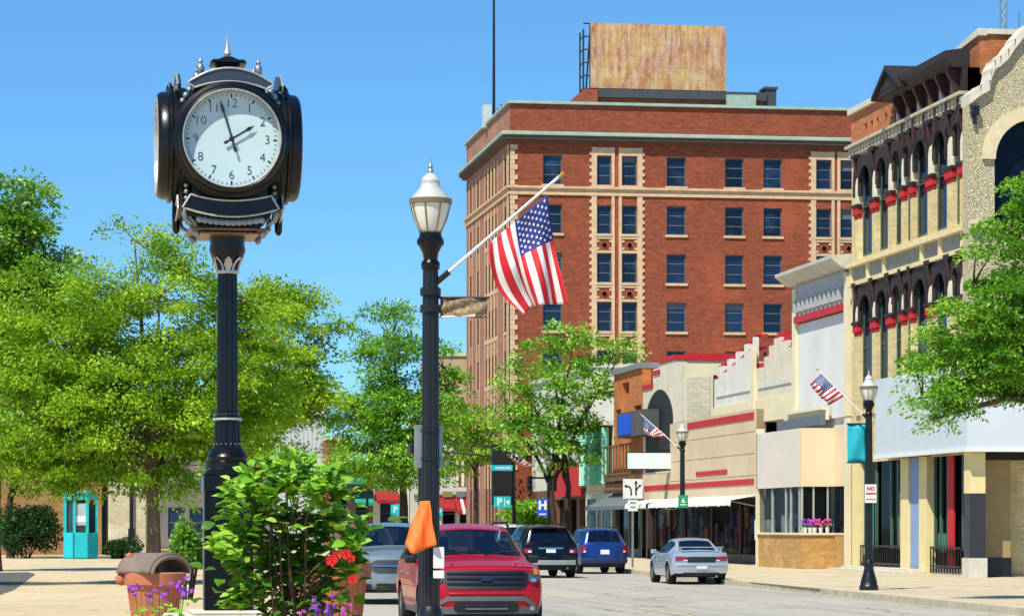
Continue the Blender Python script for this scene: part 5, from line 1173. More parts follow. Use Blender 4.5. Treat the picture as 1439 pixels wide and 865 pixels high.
M_BANN = mat('floral banner cloth', '#5a3f52', .8, 0, .3, 22, col2='#a8955e')
T = thing('banner', 'faded floral banner on two arms of the near lamp post', 'banner', (xl, yl, zd(432, 30.3)))
P = []
for i in range(9):
    P.append([]); u = i/8
    for j in range(9):
        x, y = G(619+66*u, 30.3); P[-1].append((x, y+.02*math.sin(u*8+j), zd(419+26*j/8-2*math.sin(u*6)*(j/8), 30.3)))
o = obj('cloth', MB().grid(P), M_BANN, T, True, smooth=70); so = o.modifiers.new('t', 'SOLIDIFY'); so.thickness = .008
x1_, y1_ = G(688, 30.3)
obj('arm', MB().tube([(xl, yl, zd(418, 30.3)), (x1_, y1_, zd(418, 30.3))], .014), M_BLACK, T, True); x2_, y2_ = G(668, 30.3)
obj('arm', MB().tube([(xl, yl, zd(446, 30.3)), (x2_, y2_, zd(443, 30.3))], .014), M_WHITE, T, True)
cl_ = MB()
for py_ in (410, 434): cl_.cut(); cl_.lathe([(.098, zd(py_+6, 30.3)), (.112, zd(py_+5, 30.3)), (.112, zd(py_-5, 30.3)), (.098, zd(py_-6, 30.3))], (xl, yl, 0), 16)
obj('clamp', cl_, M_BLACK, T, True)
# orange pennant
T = thing('orange_pennant', 'bright orange cloth pennant tied to the near lamp post', 'pennant', (xl, yl, zd(705, 30)))
P = []
A, B, C_, D_ = PP(590, 704, 30.15), PP(604, 703, 30.1), PP(569, 763, 30.0), PP(613, 765, 30.05); E = PP(578, 779, 29.98)
for i in range(15):
    u = i/14; P.append([])
    for j in range(11):
        v = j/10; low = (C_*(1-v/.25)+E*(v/.25)) if v < .25 else E*(1-(v-.25)/.75)+D_*((v-.25)/.75)
        q = (A*(1-v)+B*v)*(1-u)+low*u; P[-1].append(q+Vector((.004*math.sin(u*9), (.035*math.sin(v*8+u*2.5)+.012*math.sin(v*19-u*7))*u**.6, 0)))
o = obj('cloth', MB().grid(P), mat('blaze orange cloth', '#f06a12', .6, 0, .05, 2), T, True, smooth=70); so = o.modifiers.new('t', 'SOLIDIFY'); so.thickness = .006
obj('pole', MB().tube([PP(606, 702, 30.12), PP(606, 770, 30.12)], .012), M_BLACK, T, True)
T = thing('notice_plate', 'white notice plates strapped low on the near lamp post', 'notice', (xl+.1, yl-.1, zd(812, 30.1)))
mb = MB(); mb.cut(); px_box(mb, 609, 624, 768, 798, 30.12, .05); mb.cut(); px_box(mb, 609, 624, 801, 812, 30.12, .05); obj('plate', mb, M_WHITE, T, True, bevel=.006)
obj('strap', MB().lathe([(.106, zd(801, 30.2)), (.112, zd(801, 30.2)), (.112, zd(798, 30.2)), (.106, zd(798, 30.2))], (xl, yl, 0), 20), M_BLACK, T, True)
# right lamp: teal banner and no parking sign
xb, yb_ = lampB.location.x, lampB.location.y
T = thing('banner', 'plain teal banner hung on the right sidewalk lamp post', 'banner', (xb, yb_, zd(650, 71)))
P = []
for i in range(8):
    u = i/7; P.append([]); x, y = G(1191+26*u, 71)
    for j in range(9): P[-1].append((x, y+.03*math.sin(u*6+j*.5), zd(596+53*j/8, 71)))
o = obj('cloth', MB().grid(P), M_TEAL, T, True, smooth=70); so = o.modifiers.new('t', 'SOLIDIFY'); so.thickness = .01
ar2 = MB()
for py_ in (595, 649.5): x, y = G(1190, 71); ar2.cut(); ar2.tube([(xb, yb_, zd(py_, 71)), (x, y, zd(py_, 71))], .018)
obj('arm', ar2, M_BLACK, T, True)
def face_matrix(x, y, z): return Matrix.Translation((x, y, z)) @ RX90
T, x, y, z0, z1, w_ = board('no_parking_sign', 'small white and red no parking sign on the right sidewalk lamp post', 'sign', 1215, 1232, 680, 706, 70.85, M_WHITE)
obj('plate', MB().box(x-w_/2, x+w_/2, y-.01, y+.01, z0, z1), M_WHITE, T, True, bevel=.004)
mb = MB(); add_text(mb, 'NO', .13, face_matrix(x, y-.013, z0+.35), bold=.004); add_text(mb, 'PARKING', .062, face_matrix(x, y-.013, z0+.23), bold=.003); mb.box(x-w_*.4, x+w_*.4, y-.014, y-.0105, z0+.08, z0+.1); obj('lettering', mb, M_RED, T, True)
obj('clamp', MB().box(x-.03, x+.03, y+.011, y+.1, z0+.2, z0+.26), M_BLACK, T, True)
T, x, y, z0, z1, w_ = board('route_sign', 'green square sign on the lamp post behind the sedan', 'sign', 953, 967, 695, 713, 104.85, M_GREENP)
obj('plate', MB().box(x-w_/2, x+w_/2, y-.01, y+.01, z0, z1), M_GREENP, T, True, bevel=.004); mb = MB(); mb.box(x-.11, x+.11, y-.014, y-.0105, z0+.1, z0+.14); mb.prism([(x-.08, z0+.2), (x+.08, z0+.2), (x, z0+.38)], y-.014, y-.0105, 'y'); obj('symbol', mb, M_WHITE, T, True)
obj('clamp', MB().box(x-.03, x+.03, y+.011, y+.13, z0+.2, z0+.26), M_BLACK, T, True)
# lane arrow sign on its own post
lx, ly = G(889, 110)
T = thing('lane_sign', 'white lane use sign with black arrows on a steel post', 'road sign', (lx, ly, .145))
def H_(py_): return zd(py_, 110)
obj('post', MB().box(lx-.04, lx+.04, ly-.03, ly+.03, .145, H_(672)), M_STEEL, T, True)
s_ = 110/FPX
obj('plate', MB().box(lx-14*s_, lx+14*s_, ly-.055, ly-.035, H_(700), H_(672.5)), M_WHITE, T, True, bevel=.005)
mb = MB()
def tri(cx, cz, ang, r): mb.prism([(cx+r*math.cos(ang+k*2*math.pi/3), cz+r*math.sin(ang+k*2*math.pi/3)) for k in range(3)], ly-.061, ly-.056, 'y')
def bar(pts, w_):
    for (a, b), (c_, d_) in zip(pts[:-1], pts[1:]):
        t_ = Vector((c_-a, d_-b)).normalized(); nx, nz = -t_.y*w_/2, t_.x*w_/2; mb.prism([(a-nx, b-nz), (c_-nx, d_-nz), (c_+nx, d_+nz), (a+nx, b+nz)], ly-.06, ly-.0565, 'y')
zc_ = H_(686); bar([(lx-.07, zc_-.27), (lx-.07, zc_-.05), (lx-.13, zc_+.06), (lx-.22, zc_+.09)], .06); tri(lx-.27, zc_+.095, math.pi, .085)
bar([(lx+.12, zc_-.27), (lx+.12, zc_+.2)], .06); tri(lx+.12, zc_+.24, math.pi/2, .085); bar([(lx+.12, zc_-.1), (lx+.18, zc_+.02), (lx+.24, zc_+.07)], .05); tri(lx+.27, zc_+.11, .7, .075)
obj('arrow', mb, M_BLACK, T, True)
o = obj('lower_plate', MB().box(lx-7*s_, lx+7*s_, ly-.05, ly-.032, H_(717.5), H_(702)), M_WHITE, T, True); mb = MB(); mb.box(lx-.11, lx+.11, ly-.056, ly-.051, H_(707), H_(705)); mb.box(lx-.09, lx+.09, ly-.056, ly-.051, H_(713), H_(711)); obj('lettering', mb, M_STEEL, o, True)
# hospital sign
T, x, y, z0, z1, w_ = board('hospital_sign', 'blue hospital sign with a white H on the distant lamp post', 'sign', 755, 770, 700, 725, 148, M_BLUE)
obj('plate', MB().box(x-w_/2, x+w_/2, y-.015, y+.015, z0, z1), M_BLUE, T, True, bevel=.01); mb = MB(); add_text(mb, 'H', .62, face_matrix(x, y-.02, (z0+z1)/2+.1), bold=.03); mb.box(x-.18, x+.18, y-.022, y-.016, z0+.08, z0+.15); obj('lettering', mb, M_WHITE, T, True)
obj('clamp', MB().tube([(x, y+.016, z0+.5), (lampD.location.x, lampD.location.y, z0+.5)], .03), M_BLACK, T, True)
# black sign pylon with the P sign and a truss arm
dP = 172; x, y = G(707, dP)
T = thing('sign_pylon', 'tall black sign board with a teal strip beside the hotel front', 'sign', (x+.7, y, .145))
mb = MB(); px_box(mb, 691, 719, 622, 709, dP, .5); obj('board', mb, mat('black sign board', '#101216', .5, 0, .2, 1), T, True, bevel=.02)
mb = MB(); px_box(mb, 690.5, 719.5, 653, 661, dP, .56); obj('teal_strip', mb, M_TEALP, T, True)
mb = MB(); xs_, ys_ = G(705, dP); [mb.box(xs_-.42+.12*k, xs_-.36+.12*k, ys_-.29, ys_-.281, zd(657, dP)-.07, zd(657, dP)+.07) for k in range(8)]; obj('lettering', mb, M_WHITE, T, True)
xq, yq_ = G(722, dP); obj('pole', MB().tube([(xq, yq_, .145), (xq, yq_, zd(590, dP))], .11), M_BLACK, T, True)
xa, ya_ = G(622, dP); tr = MB(); tr.tube([(xq, yq_, zd(628, dP)), (xa, ya_, zd(622, dP))], .06); tr.tube([(xq, yq_, zd(644, dP)), (xa, ya_, zd(634, dP))], .06)
for k in range(5): u = k/5; X_ = xq+(xa-xq)*u; tr.tube([(X_, yq_, zd(628-6*u, dP)), (X_, yq_+.01, zd(644-10*u, dP))], .04)
obj('truss_arm', tr, M_BLACK, T, True)
T, x, y, z0, z1, w_ = board('parking_sign', 'teal parking sign with a white P below the black sign board', 'sign', 694, 718, 697, 713, dP-.6, M_TEALP)
obj('plate', MB().box(x-w_/2, x+w_/2, y-.03, y+.03, z0, z1), M_TEALP, T, True, bevel=.02); mb = MB(); add_text(mb, 'P', .62, face_matrix(x-.18, y-.035, (z0+z1)/2), bold=.02); mb.box(x+.12, x+.16, y-.036, y-.031, z0+.1, z1-.1); mb.prism([(x+.2, (z0+z1)/2), (x+.42, (z0+z1)/2+.16), (x+.42, (z0+z1)/2-.16)], y-.036, y-.031, 'y'); obj('lettering', mb, M_WHITE, T, True)
obj('bracket', MB().box(x-.05, x+.05, y+.031, y+.34, z0+.3, z0+.4), M_BLACK, T, True)
for lab, p0, p1, q0, q1, d in (('small teal parking sign between the red awning and the lamp post', 549, 562, 708, 723, 190), ('small teal sign just right of the near lamp post', 613, 622, 713, 725, 190)):
    T, x, y, z0, z1, w_ = board('parking_sign', lab, 'sign', p0, p1, q0, q1, d, M_TEALP); obj('plate', MB().box(x-w_/2, x+w_/2, y-.02, y+.02, z0, z1), M_TEALP, T, True); obj('post', MB().tube([(x, y+.05, .0), (x, y+.05, z1)], .03), M_STEEL, T, True)
    mb = MB(); add_text(mb, 'P', (z1-z0)*.8, face_matrix(x, y-.025, (z0+z1)/2), bold=.01); obj('lettering', mb, M_WHITE, T, True)
# traffic signals
M_SIG = mat('signal housing', '#15181a', .5, 0, .2, 3); M_LENS = mat('dark signal lens', '#3a1512', .2, 0, .2, 3)
def signal(label, px, q0, q1, d, arm):
    x, y = G(px, d); z0, z1 = zd(q1, d), zd(q0, d); T = thing('traffic_signal', label, 'traffic light', (x, y, z0), 0, 'traffic signals')
    w_ = (z1-z0)/3*.48; obj('housing', MB().box(x-w_, x+w_, y-.12, y+.12, z0, z1), M_SIG, T, True, bevel=.03)
    for k, m_ in enumerate((mat('green lens', '#123a26', .2), mat('amber lens', '#4a3510', .2), M_LENS)):
        zz = z0+(z1-z0)*(k+.5)/3; o = obj('lens', MB().lathe([(w_*.75, 0), (w_*.5, -.03), (.01, -.04)], (x, y-.121, zz), 14, axis='y'), m_, T, True); v = MB()
        P = [[(x+w_*.85*math.cos(a), y-.121-yy_, zz+w_*.85*math.sin(a)) for a in np.linspace(0, math.pi, 9)] for yy_ in (0, .22)]; v.grid(P); obj('visor', v, M_SIG, o, True)
    obj('arm', MB().tube([(x, y, z1-.1), (arm[0], arm[1], z1-.1)], .05), M_BLACK, T, True); return T
lD = lampD.location
signal('traffic signal hanging left of the distant lamp post', 744, 668, 691, 149, (lD.x, lD.y)); signal('traffic signal turned edge on right of the distant lamp post', 779, 672, 690, 149, (lD.x, lD.y))
px_, py_ = G(594, 36); sp_t = thing('signal_post', 'dark signal post hidden close behind the near lamp post', 'post', (px_, py_, .145)); obj('shaft', MB().tube([(0,0,0), (0,0,2.75)], .06), M_BLACK, sp_t); obj('foot', MB().lathe([(.16,0),(.16,.08),(.09,.3),(.065,.32)], n=16), M_BLACK, sp_t)
signal('dark signal box on the left of the near lamp post', 577, 622, 640, 36, (px_, py_))
# ------------------------------------------------------------------ street clock
cx, cy = G(319.5, 23.4); S_ = 171.0
def cz(py): return zd(py, 23.4)
CK = thing('street_clock', 'black four faced street clock on a fluted column with silver trim', 'clock', (cx, cy, 0), R(1.0))
hz = cz(207); r_b = .455
M_DIAL = mat('pale clock dial', '#b4c9cc', .45, 0, .03, 2); M_HAND = mat('dark hands', '#161b22', .4, 0, .1, 6)
obj('plinth', MB().box(-.5, .5, -.5, .5, .145, cz(862)).box(-.3, .3, -.3, .3, cz(862), cz(856)), M_CONC, CK, bevel=.02)
pd = MB(); w_ = .19
pd.box(-w_, w_, -w_, w_, cz(856), cz(690)); pd.box(-w_-.015, w_+.015, -w_-.015, w_+.015, cz(690), cz(668))
pd.prism([(-w_-.015, cz(668)), (w_+.015, cz(668)), (w_-.03, cz(658)), (-w_+.03, cz(658))], -w_+.01, w_-.01, 'y')
for sx in (-1, 1): pd.box(sx*w_-.012, sx*w_+.012, -w_-.012, -w_+.012, cz(856), cz(690))
pd.box(-.13, .13, -w_-.012, -w_+.001, cz(845), cz(700))
obj('pedestal', pd, M_BLACKG, CK, bevel=.008)
obj('access_panel', MB().prism([(-.10, cz(690)), (.10, cz(690)), (.10, cz(676)), (.05, cz(671)), (-.05, cz(671)), (-.10, cz(676))], -w_-.03, -w_-.016, 'y'), M_BLACKG, CK)
cb = MB().lathe([(.185, cz(658)), (.185, cz(650)), (.165, cz(647)), (.17, cz(642)), (.15, cz(637)), (.15, cz(633)), (.125, cz(629))], n=32)
obj('column_base', cb, M_BLACKG, CK, smooth=35)
def fluted(r0, z0, r1, z1, nf=14, dep=.09):
    mb = MB(); n = nf*4; P = []
    for r, z in ((r0, z0), (r1, z1)): P.append([(r*(1-dep*abs(math.sin(k*math.pi/4))**.7*(k % 4 != 0))*math.cos(2*math.pi*k/n), r*(1-dep*abs(math.sin(k*math.pi/4))**.7*(k % 4 != 0))*math.sin(2*math.pi*k/n), z) for k in range(n+1)])
    return mb.grid(P)
obj('lower_shaft', fluted(.112, cz(629), .104, cz(592)), M_BLACKG, CK); obj('shaft', fluted(.086, cz(578), .080, cz(384)), M_BLACKG, CK)
obj('collar', MB().lathe([(.104, cz(592)), (.117, cz(590)), (.117, cz(586)), (.1, cz(584)), (.095, cz(578))], n=32), M_BLACKG, CK, smooth=35); obj('silver_ring', MB().lathe([(.116, cz(590.5)), (.121, cz(590)), (.121, cz(587.5)), (.116, cz(587))], n=32), M_SILVER, CK, smooth=35)
dots = MB()
for z in (cz(624), cz(582)):
    for k in range(18): a = 2*math.pi*k/18; rr = .116 if z < cz(600) else .094; dots.ball((rr*math.cos(a), rr*math.sin(a), z), .007, 6)
obj('bead', dots, M_STEEL, CK)
obj('capital', MB().lathe([(.085, cz(384)), (.09, cz(380)), (.10, cz(372)), (.13, cz(362)), (.15, cz(352)), (.14, cz(342)), (.15, cz(334)), (.2, cz(331))], n=32), M_BLACKG, CK, smooth=40)
lf = MB()
for k in range(4):
    a = k*math.pi/2-math.pi/2; c_, s_ = math.cos(a), math.sin(a)
    if True:
        lf.add([Matrix.Rotation(a, 3, 'Z') @ Vector(q) for q in ((.094, -.015, cz(381)), (.103, -.035, cz(373)), (.122, -.024, cz(366)), (.134, 0, cz(362)), (.122, .024, cz(366)), (.103, .035, cz(373)), (.094, .015, cz(381)))], [(0,1,2,3,4,5,6)])
    for sg in (-1, 1):
        P = [Matrix.Rotation(a+sg*(.42+.3*u*u), 3, 'Z') @ Vector((.096+.052*u*u, 0, cz(381-18*u))) for u in np.linspace(0, 1, 6)]; lf.tube(P, [.010, .009, .008, .008, .009, .011], 6)
lf.lathe([(.09, cz(385)), (.097, cz(384)), (.097, cz(381)), (.09, cz(380))], n=28)
obj('leaf_ornament', lf, M_SILVER, CK)
# head
hd = MB(); hd.box(-.31, .31, -.31, .31, cz(296), cz(150)); hd.prism([(-.31, cz(150)), (.31, cz(150)), (.29, cz(133)), (.22, cz(119)), (.12, cz(112)), (-.12, cz(112)), (-.22, cz(119)), (-.29, cz(133))], -.28, .28, 'y')
hd.prism([(-.32, cz(312)), (.32, cz(312)), (.34, cz(303)), (.31, cz(296)), (-.31, cz(296)), (-.34, cz(303))], -.32, .32, 'y'); hd.prism([(-.2, cz(332)), (.2, cz(332)), (.31, cz(312)), (-.31, cz(312))], -.28, .28, 'y')
obj('head_case', hd, M_BLACKG, CK, bevel=.012)
obj('base_trim', MB().box(-.33, .33, -.33, .33, cz(329), cz(325.5)).box(-.24, .24, -.31, .31, cz(334), cz(331)), mat('copper brown trim', '#7d5a46', .4, .4, .2, 6), CK, bevel=.006)
bprof = [(r_b-.01, -.30), (r_b+.02, -.36), (r_b+.02, -.40), (r_b-.004, -.41), (r_b-.004, -.455), (r_b+.012, -.465), (r_b+.012, -.49), (r_b-.015, -.50), (r_b-.02, -.55), (r_b-.035, -.57), (.405, -.58), (.392, -.572), (.386, -.49)]
def rotc(mb, k): mb.v = [tuple(Matrix.Rotation(k*math.pi/2, 3, 'Z') @ Vector(q)) for q in mb.v]; return mb
import copy as _cp
for k in range(4):
    b = MB(); vs = []; n = 56
    prof = [(r, -h) for r, h in bprof]
    P = [[(r*math.cos(2*math.pi*i/n), -y_, hz+r*math.sin(2*math.pi*i/n)) for i in range(n+1)] for r, y_ in prof]
    bz = obj('bezel', rotc(MB().grid(P), k), M_BLACKG, CK, smooth=38)
    P = [[(r*math.cos(2*math.pi*i/n), -y_, hz+r*math.sin(2*math.pi*i/n)) for i in range(n+1)] for r, y_ in ((.398, .578), (.392, .584), (.384, .574), (.383, .52))]
    obj('silver_rim', rotc(MB().grid(P), k), M_SILVER, bz, smooth=50)
    d = MB(); d.lathe([(.388, -.485), (.388, -.478)], (0, 0, hz), 56, axis='y'); di = obj('dial', rotc(d, k), M_DIAL, CK)
    nm = MB(); yd = -.488
    for h in range(1, 13):
        a = math.pi/2-h*math.pi/6; rr = .288; add_text(nm, str(h), .102, face_matrix(rr*math.cos(a), yd, hz+rr*math.sin(a)), depth=.001, bold=-.002)
    for q in range(60):
        a = 2*math.pi*q/60; r0, r1, t_ = (.335, .365, .006) if q % 5 == 0 else (.35, .363, .0025); c_, s_ = math.cos(a), math.sin(a)
        nm.prism([(r0*c_+t_*s_, hz+r0*s_-t_*c_), (r1*c_+t_*s_, hz+r1*s_-t_*c_), (r1*c_-t_*s_, hz+r1*s_+t_*c_), (r0*c_-t_*s_, hz+r0*s_+t_*c_)], yd, yd+.002, 'y')
    obj('numerals', rotc(nm, k), M_HAND, di)
    def hand(name, ang, ln, tail, w0, y_):
        mb = MB(); c_, s_ = math.sin(ang), math.cos(ang)
        def q(u, v): return (u*c_+v*s_, hz+u*s_-v*c_)
        mb.prism([q(-tail, w0*.9), q(-tail*.8, w0*1.2), q(-tail*.4, w0*.7), q(ln*.62, w0*.75), q(ln*.74, w0*1.5), q(ln, 0), q(ln*.74, -w0*1.5), q(ln*.62, -w0*.75), q(-tail*.4, -w0*.7), q(-tail*.8, -w0*1.2), q(-tail, -w0*.9)], y_-.004, y_, 'y')
        mb.lathe([(.022, y_-.008), (.022, y_)], (0, 0, hz), 14, axis='y'); obj(name, rotc(mb, k), M_HAND, di)
    hand('hour_hand', R(59), .215, .07, .011, -.508); hand('minute_hand', R(-17), .335, .11, .0095, -.52)
    # curved name plates above and below each dial, trimmed in silver
    for up in (1, -1):
        pl = MB(); tr = MB(); r0, r1 = (.475, .585) if up > 0 else (.475, .60); am = R(37); N = 16; o1, o2, i1, i2 = [], [], [], []
        fl = .60                                     # flatter than the dial: centre of the arcs lies further off
        cc = hz-up*fl; R0, R1 = r0+fl, r1+fl; am = .345 if up > 0 else .33
        out = [(R1*math.sin(-am+2*am*i/N), cc+up*R1*math.cos(-am+2*am*i/N)) for i in range(N+1)]; inn = [(R0*math.sin(-am*.93+2*am*.93*i/N), cc+up*R0*math.cos(-am*.93+2*am*.93*i/N)) for i in range(N+1)]
        if up > 0: out = [(.345*u, hz+.585-.125*u*u) for u in np.linspace(-1, 1, N+1)]; inn = [(.29*u, hz+.475-.055*u*u) for u in np.linspace(-1, 1, N+1)]
        if up < 0: out = [(x, hz-.475-.12+.06*(1-(abs(x)/.36)**2)*-1+.04) for x, z in out]; inn = [(x, hz-.43-.055*(1-(abs(x)/.36)**2)) for x, z in inn]
        for i in range(N): pl.prism([inn[i], inn[i+1], out[i+1], out[i]], -.42, -.395, 'y')
        loop = [(x, -.424, z) for x, z in inn]+[(x, -.424, z) for x, z in out[::-1]]; tr.tube(loop+[loop[0]], .009, 6)
        o = obj('name_plate', rotc(pl, k), mat('slate plate', '#39424c', .35, .2, .1, 3) if up > 0 else M_BLACKG, CK); obj('plate_trim', rotc(tr, k), M_SILVER, o)
# corner scrolls, finials, crest, spire, side wings
sc = MB()
for sx in (-1, 1):
    for sy_ in (-1, 1):
        sc.cut()
        for q_ in range(5): sc.ball((sx*(.385-.028*q_), sy_*(.34-.01*q_), cz(152-8*q_)), .025+.004*(q_ % 2), 8)
        for q_ in range(4): sc.ball((sx*.355, sy_*.33, cz(268+9*q_)), .021, 8)
        sc.tube([(sx*.36, sy_*.34, cz(298)), (sx*.375, sy_*.35, cz(306)), (sx*.36, sy_*.34, cz(315)), (sx*.30, sy_*.3, cz(322))], [.02, .024, .022, .014], 8)
        sc.ball((sx*.27, sy_*.26, cz(332)), .03, 8, 1.3)
sc.cut()
for i in range(12): sc.lathe([(.022, -.365), (.03, -.372), (.022, -.38)], (-.25+.5*i/11, 0, cz(315+4*math.sin(math.pi*i/11))), 10, axis='y')
obj('scroll_ornament', sc, M_STEEL, CK, smooth=60)
fn = MB()
for sx in (-1, 1):
    for sy_ in (-1, 1): fn.cut(); fn.lathe([(.035, cz(116)), (.02, cz(112)), (.03, cz(108)), (.034, cz(103)), (.026, cz(99)), (.014, cz(97)), (.02, cz(94)), (.004, cz(89))], (sx*.235, sy_*.235, 0), 12)
obj('finial', fn, M_STEEL, CK, smooth=45)
tp = MB(); tp.box(-.11, .11, -.11, .11, cz(114), cz(106)); tp.prism([(-.15, cz(92)), (.15, cz(92)), (.13, cz(87)), (-.13, cz(87))], -.14, .14, 'y'); tp.lathe([(.1, cz(108)), (.085, cz(100)), (.11, cz(92))], n=20); tp.prism([(-.1, cz(87)), (.1, cz(87)), (.03, cz(82)), (-.03, cz(82))], -.1, .1, 'y')
obj('crest', tp, M_BLACKG, CK, bevel=.006)
obj('spire', MB().lathe([(.04, cz(83)), (.02, cz(80)), (.034, cz(76)), (.022, cz(71)), (.016, cz(69)), (.005, cz(50)), (.001, cz(42))], n=14), M_SILVER, CK, smooth=45)
wg = MB()
for sx, sy_ in ((-1, 0), (1, 0), (0, -1), (0, 1)):
    if sy_ == -1: continue
    for z0, z1, ra in ((cz(150), cz(118), .47), (cz(330), cz(278), .42)):
        a = (sx*ra, sy_*ra); wg.cut(); wg.lathe([(.012, z0), (.03, z0+.03), (.034, (z0+z1)/2), (.03, z1-.04), (.004, z1)], (a[0]+(.0), a[1], 0), 10)
obj('side_finial', wg, M_BLACKG, CK, smooth=45)

# ------------------------------------------------------------------ foliage
def leaf_obj(name, C_, dirs, nrm, ln, wd, m, parent, tone=None, fold=0.):
    """one small four-cornered leaf per row: C_ base, dirs along, nrm up"""
    n = len(C_); side = np.cross(dirs, nrm); side /= np.linalg.norm(side, axis=1, keepdims=True)+1e-9
    ln = ln[:, None]; wd = wd[:, None]
    V = np.stack([C_, C_+dirs*ln*.45+side*wd*.5+nrm*wd*fold, C_+dirs*ln, C_+dirs*ln*.45-side*wd*.5+nrm*wd*fold], 1).reshape(-1, 3)
    me = bpy.data.meshes.new(name); me.vertices.add(4*n); me.vertices.foreach_set('co', V.astype(np.float32).ravel())
    me.loops.add(4*n); me.loops.foreach_set('vertex_index', np.arange(4*n, dtype=np.int32)); me.polygons.add(n); me.polygons.foreach_set('loop_start', np.arange(0, 4*n, 4, dtype=np.int32))
    me.update(calc_edges=True); a = me.attributes.new('tone', 'FLOAT', 'FACE'); a.data.foreach_set('value', (rng.random(n) if tone is None else tone).astype(np.float32))
    me.materials.append(m); return link_mesh(name, me, parent)
def unit(v): return v/(np.linalg.norm(v, axis=1, keepdims=True)+1e-9)
def tree(label, loc, trunk_h, trunk_r, crown, nclump, per, leafsize, lm, bark, cat='tree', group='street trees', forks=4, clump=(.75, .28), seed=1, droop=.25, trunks=1, lean=(0, 0), box=None, gap=0.):
    """crown: list of (x, y, z, rx, ry, rz) lobes; leaves sit in many flat clumps through their volume, each clump on its own twig"""
    g = np.random.default_rng(seed); T = thing('tree', label, cat, loc, 0, group); wts = np.array([c_[3]*c_[4]*c_[5] for c_ in crown]); wts = wts/wts.sum(); C_ = []
    for k in g.choice(len(crown), nclump, p=wts):
        c_ = np.array(crown[k]); d = unit(g.normal(size=(1, 3)))[0]*g.random()**(1/2.2); C_.append(c_[:3]+d*c_[3:])
    C_ = np.array(C_); wood = MB(); top = Vector((lean[0], lean[1], trunk_h)); starts = []
    for k in range(trunks):
        o = Vector((.0+(k-(trunks-1)/2)*trunk_r*2.2, .1*k, 0)); e = top+Vector(((k-(trunks-1)/2)*1.0, .2*k, 0)); P = [o, o.lerp(e, .3)+Vector((g.uniform(-.06, .06), 0, 0)), o.lerp(e, .65)+Vector((g.uniform(-.1, .1), 0, 0)), e]
        wood.tube([o-Vector((0, 0, .1)), o+Vector((0, 0, .12))]+P[1:], [trunk_r*1.35, trunk_r*1.1, trunk_r, trunk_r*.88, trunk_r*.72], 10); starts.append(e)
    limbs = []
    for k in range(forks):
        c_ = crown[k % len(crown)]; s0 = starts[k % len(starts)]; e = Vector(c_[:3])+Vector((g.uniform(-.5, .5)*c_[3], g.uniform(-.5, .5)*c_[4], g.uniform(.0, .5)*c_[5])); mid = s0.lerp(e, .45)+Vector((0, 0, g.uniform(.1, .6)))
        wood.tube([s0-Vector((0, 0, .25)), s0.lerp(mid, .5)+Vector((g.uniform(-.15, .15), 0, .1)), mid, e], [trunk_r*.6, trunk_r*.45, trunk_r*.34, trunk_r*.1], 7); limbs += [(s0.lerp(mid, .6)), mid, mid.lerp(e, .5), e]
    LB = np.array([tuple(q) for q in limbs])
    for q in C_:
        dd = np.linalg.norm(LB-q, axis=1)+np.where(LB[:, 2] > q[2]+.3, 2., 0); b = LB[np.argmin(dd)]; q = q-np.array([0, 0, .12]); m_ = (b+q)/2+np.array([0, 0, .03]); wood.tube([tuple(b), tuple(m_), tuple(b*.12+q*.88)], [trunk_r*.14, trunk_r*.09, .012], 4)
    obj('trunk', wood, bark, T, smooth=60)
    N = nclump*per; base = np.repeat(C_, per, 0); out = base-np.average(C_, axis=0); out[:, 2] *= .4; out = unit(out)
    d = unit(g.normal(size=(N, 3)))*(g.random((N, 1))**.5); sz = np.repeat(g.uniform(.6, 1.35, nclump), per)[:, None]
    off = d*np.array([clump[0], clump[0], clump[1]])*sz; off[:, 2] -= droop*(np.hypot(off[:, 0], off[:, 1])**1.6)/clump[0]
    pos = base+off; dr = unit(out*.5+d*np.array([1, 1, .3])+g.normal(size=(N, 3))*.5+np.array([0, 0, -.35])); nr = unit(g.normal(size=(N, 3))*.65+np.array([0, 0, 1.]))
    if box is not None: k = box(pos+np.array(loc)); pos, dr, nr = pos[k], dr[k], nr[k]
    n = len(pos); tone = np.clip(np.repeat(g.random(nclump), per)[:n]*.55+g.random(n)*.5, 0, 1)
    leaf_obj('crown', pos, dr, nr, leafsize*g.uniform(.7, 1.3, n), leafsize*.5*g.uniform(.7, 1.3, n), lm, T, tone); return T
M_TRUNKL = mat('pale locust bark', '#6b5644', .9, 0, .3, 6, bump=.6, bscale=14, stretch=(1,1,.35))
L_LOC = leafmat('honey locust leaf', ['#33580e', '#629218', '#9abf2a', '#bddb40'], .4, .02)
L_MID = leafmat('mid green leaf', ['#2f6416', '#4f8a1e', '#78ad2e', '#94c23c'], .38)
L_MIDL = leafmat('bright green leaf', ['#2b5a12', '#528e1e', '#80b530', '#a2cd45'], .34, .03)
L_DARK = leafmat('dark green leaf', ['#14361a', '#23521f', '#336b26', '#45802e'], .25)
L_EVER = leafmat('evergreen leaf', ['#0c2212', '#143418', '#1f481f', '#2c5a28'], .15, .03)
L_ORN = leafmat('fresh street tree leaf', ['#2f6416', '#579424', '#88bd36', '#abd350'], .34, .03)
def lob(d, cpx, cpy, rpx, rpy, loc, dy=0, ry=None):
    s = FPX/d; x, y = G(cpx, d); return (x-loc[0], y-loc[1]+dy, zd(cpy, d)-loc[2], rpx/s, ry or rpx/s, rpy/s)
def T_at(px, d): x, y = G(px, d); return (x, y, .14)
loc = T_at(-165, 76)  # tree put in beyond the left edge to dapple the plaza with shade
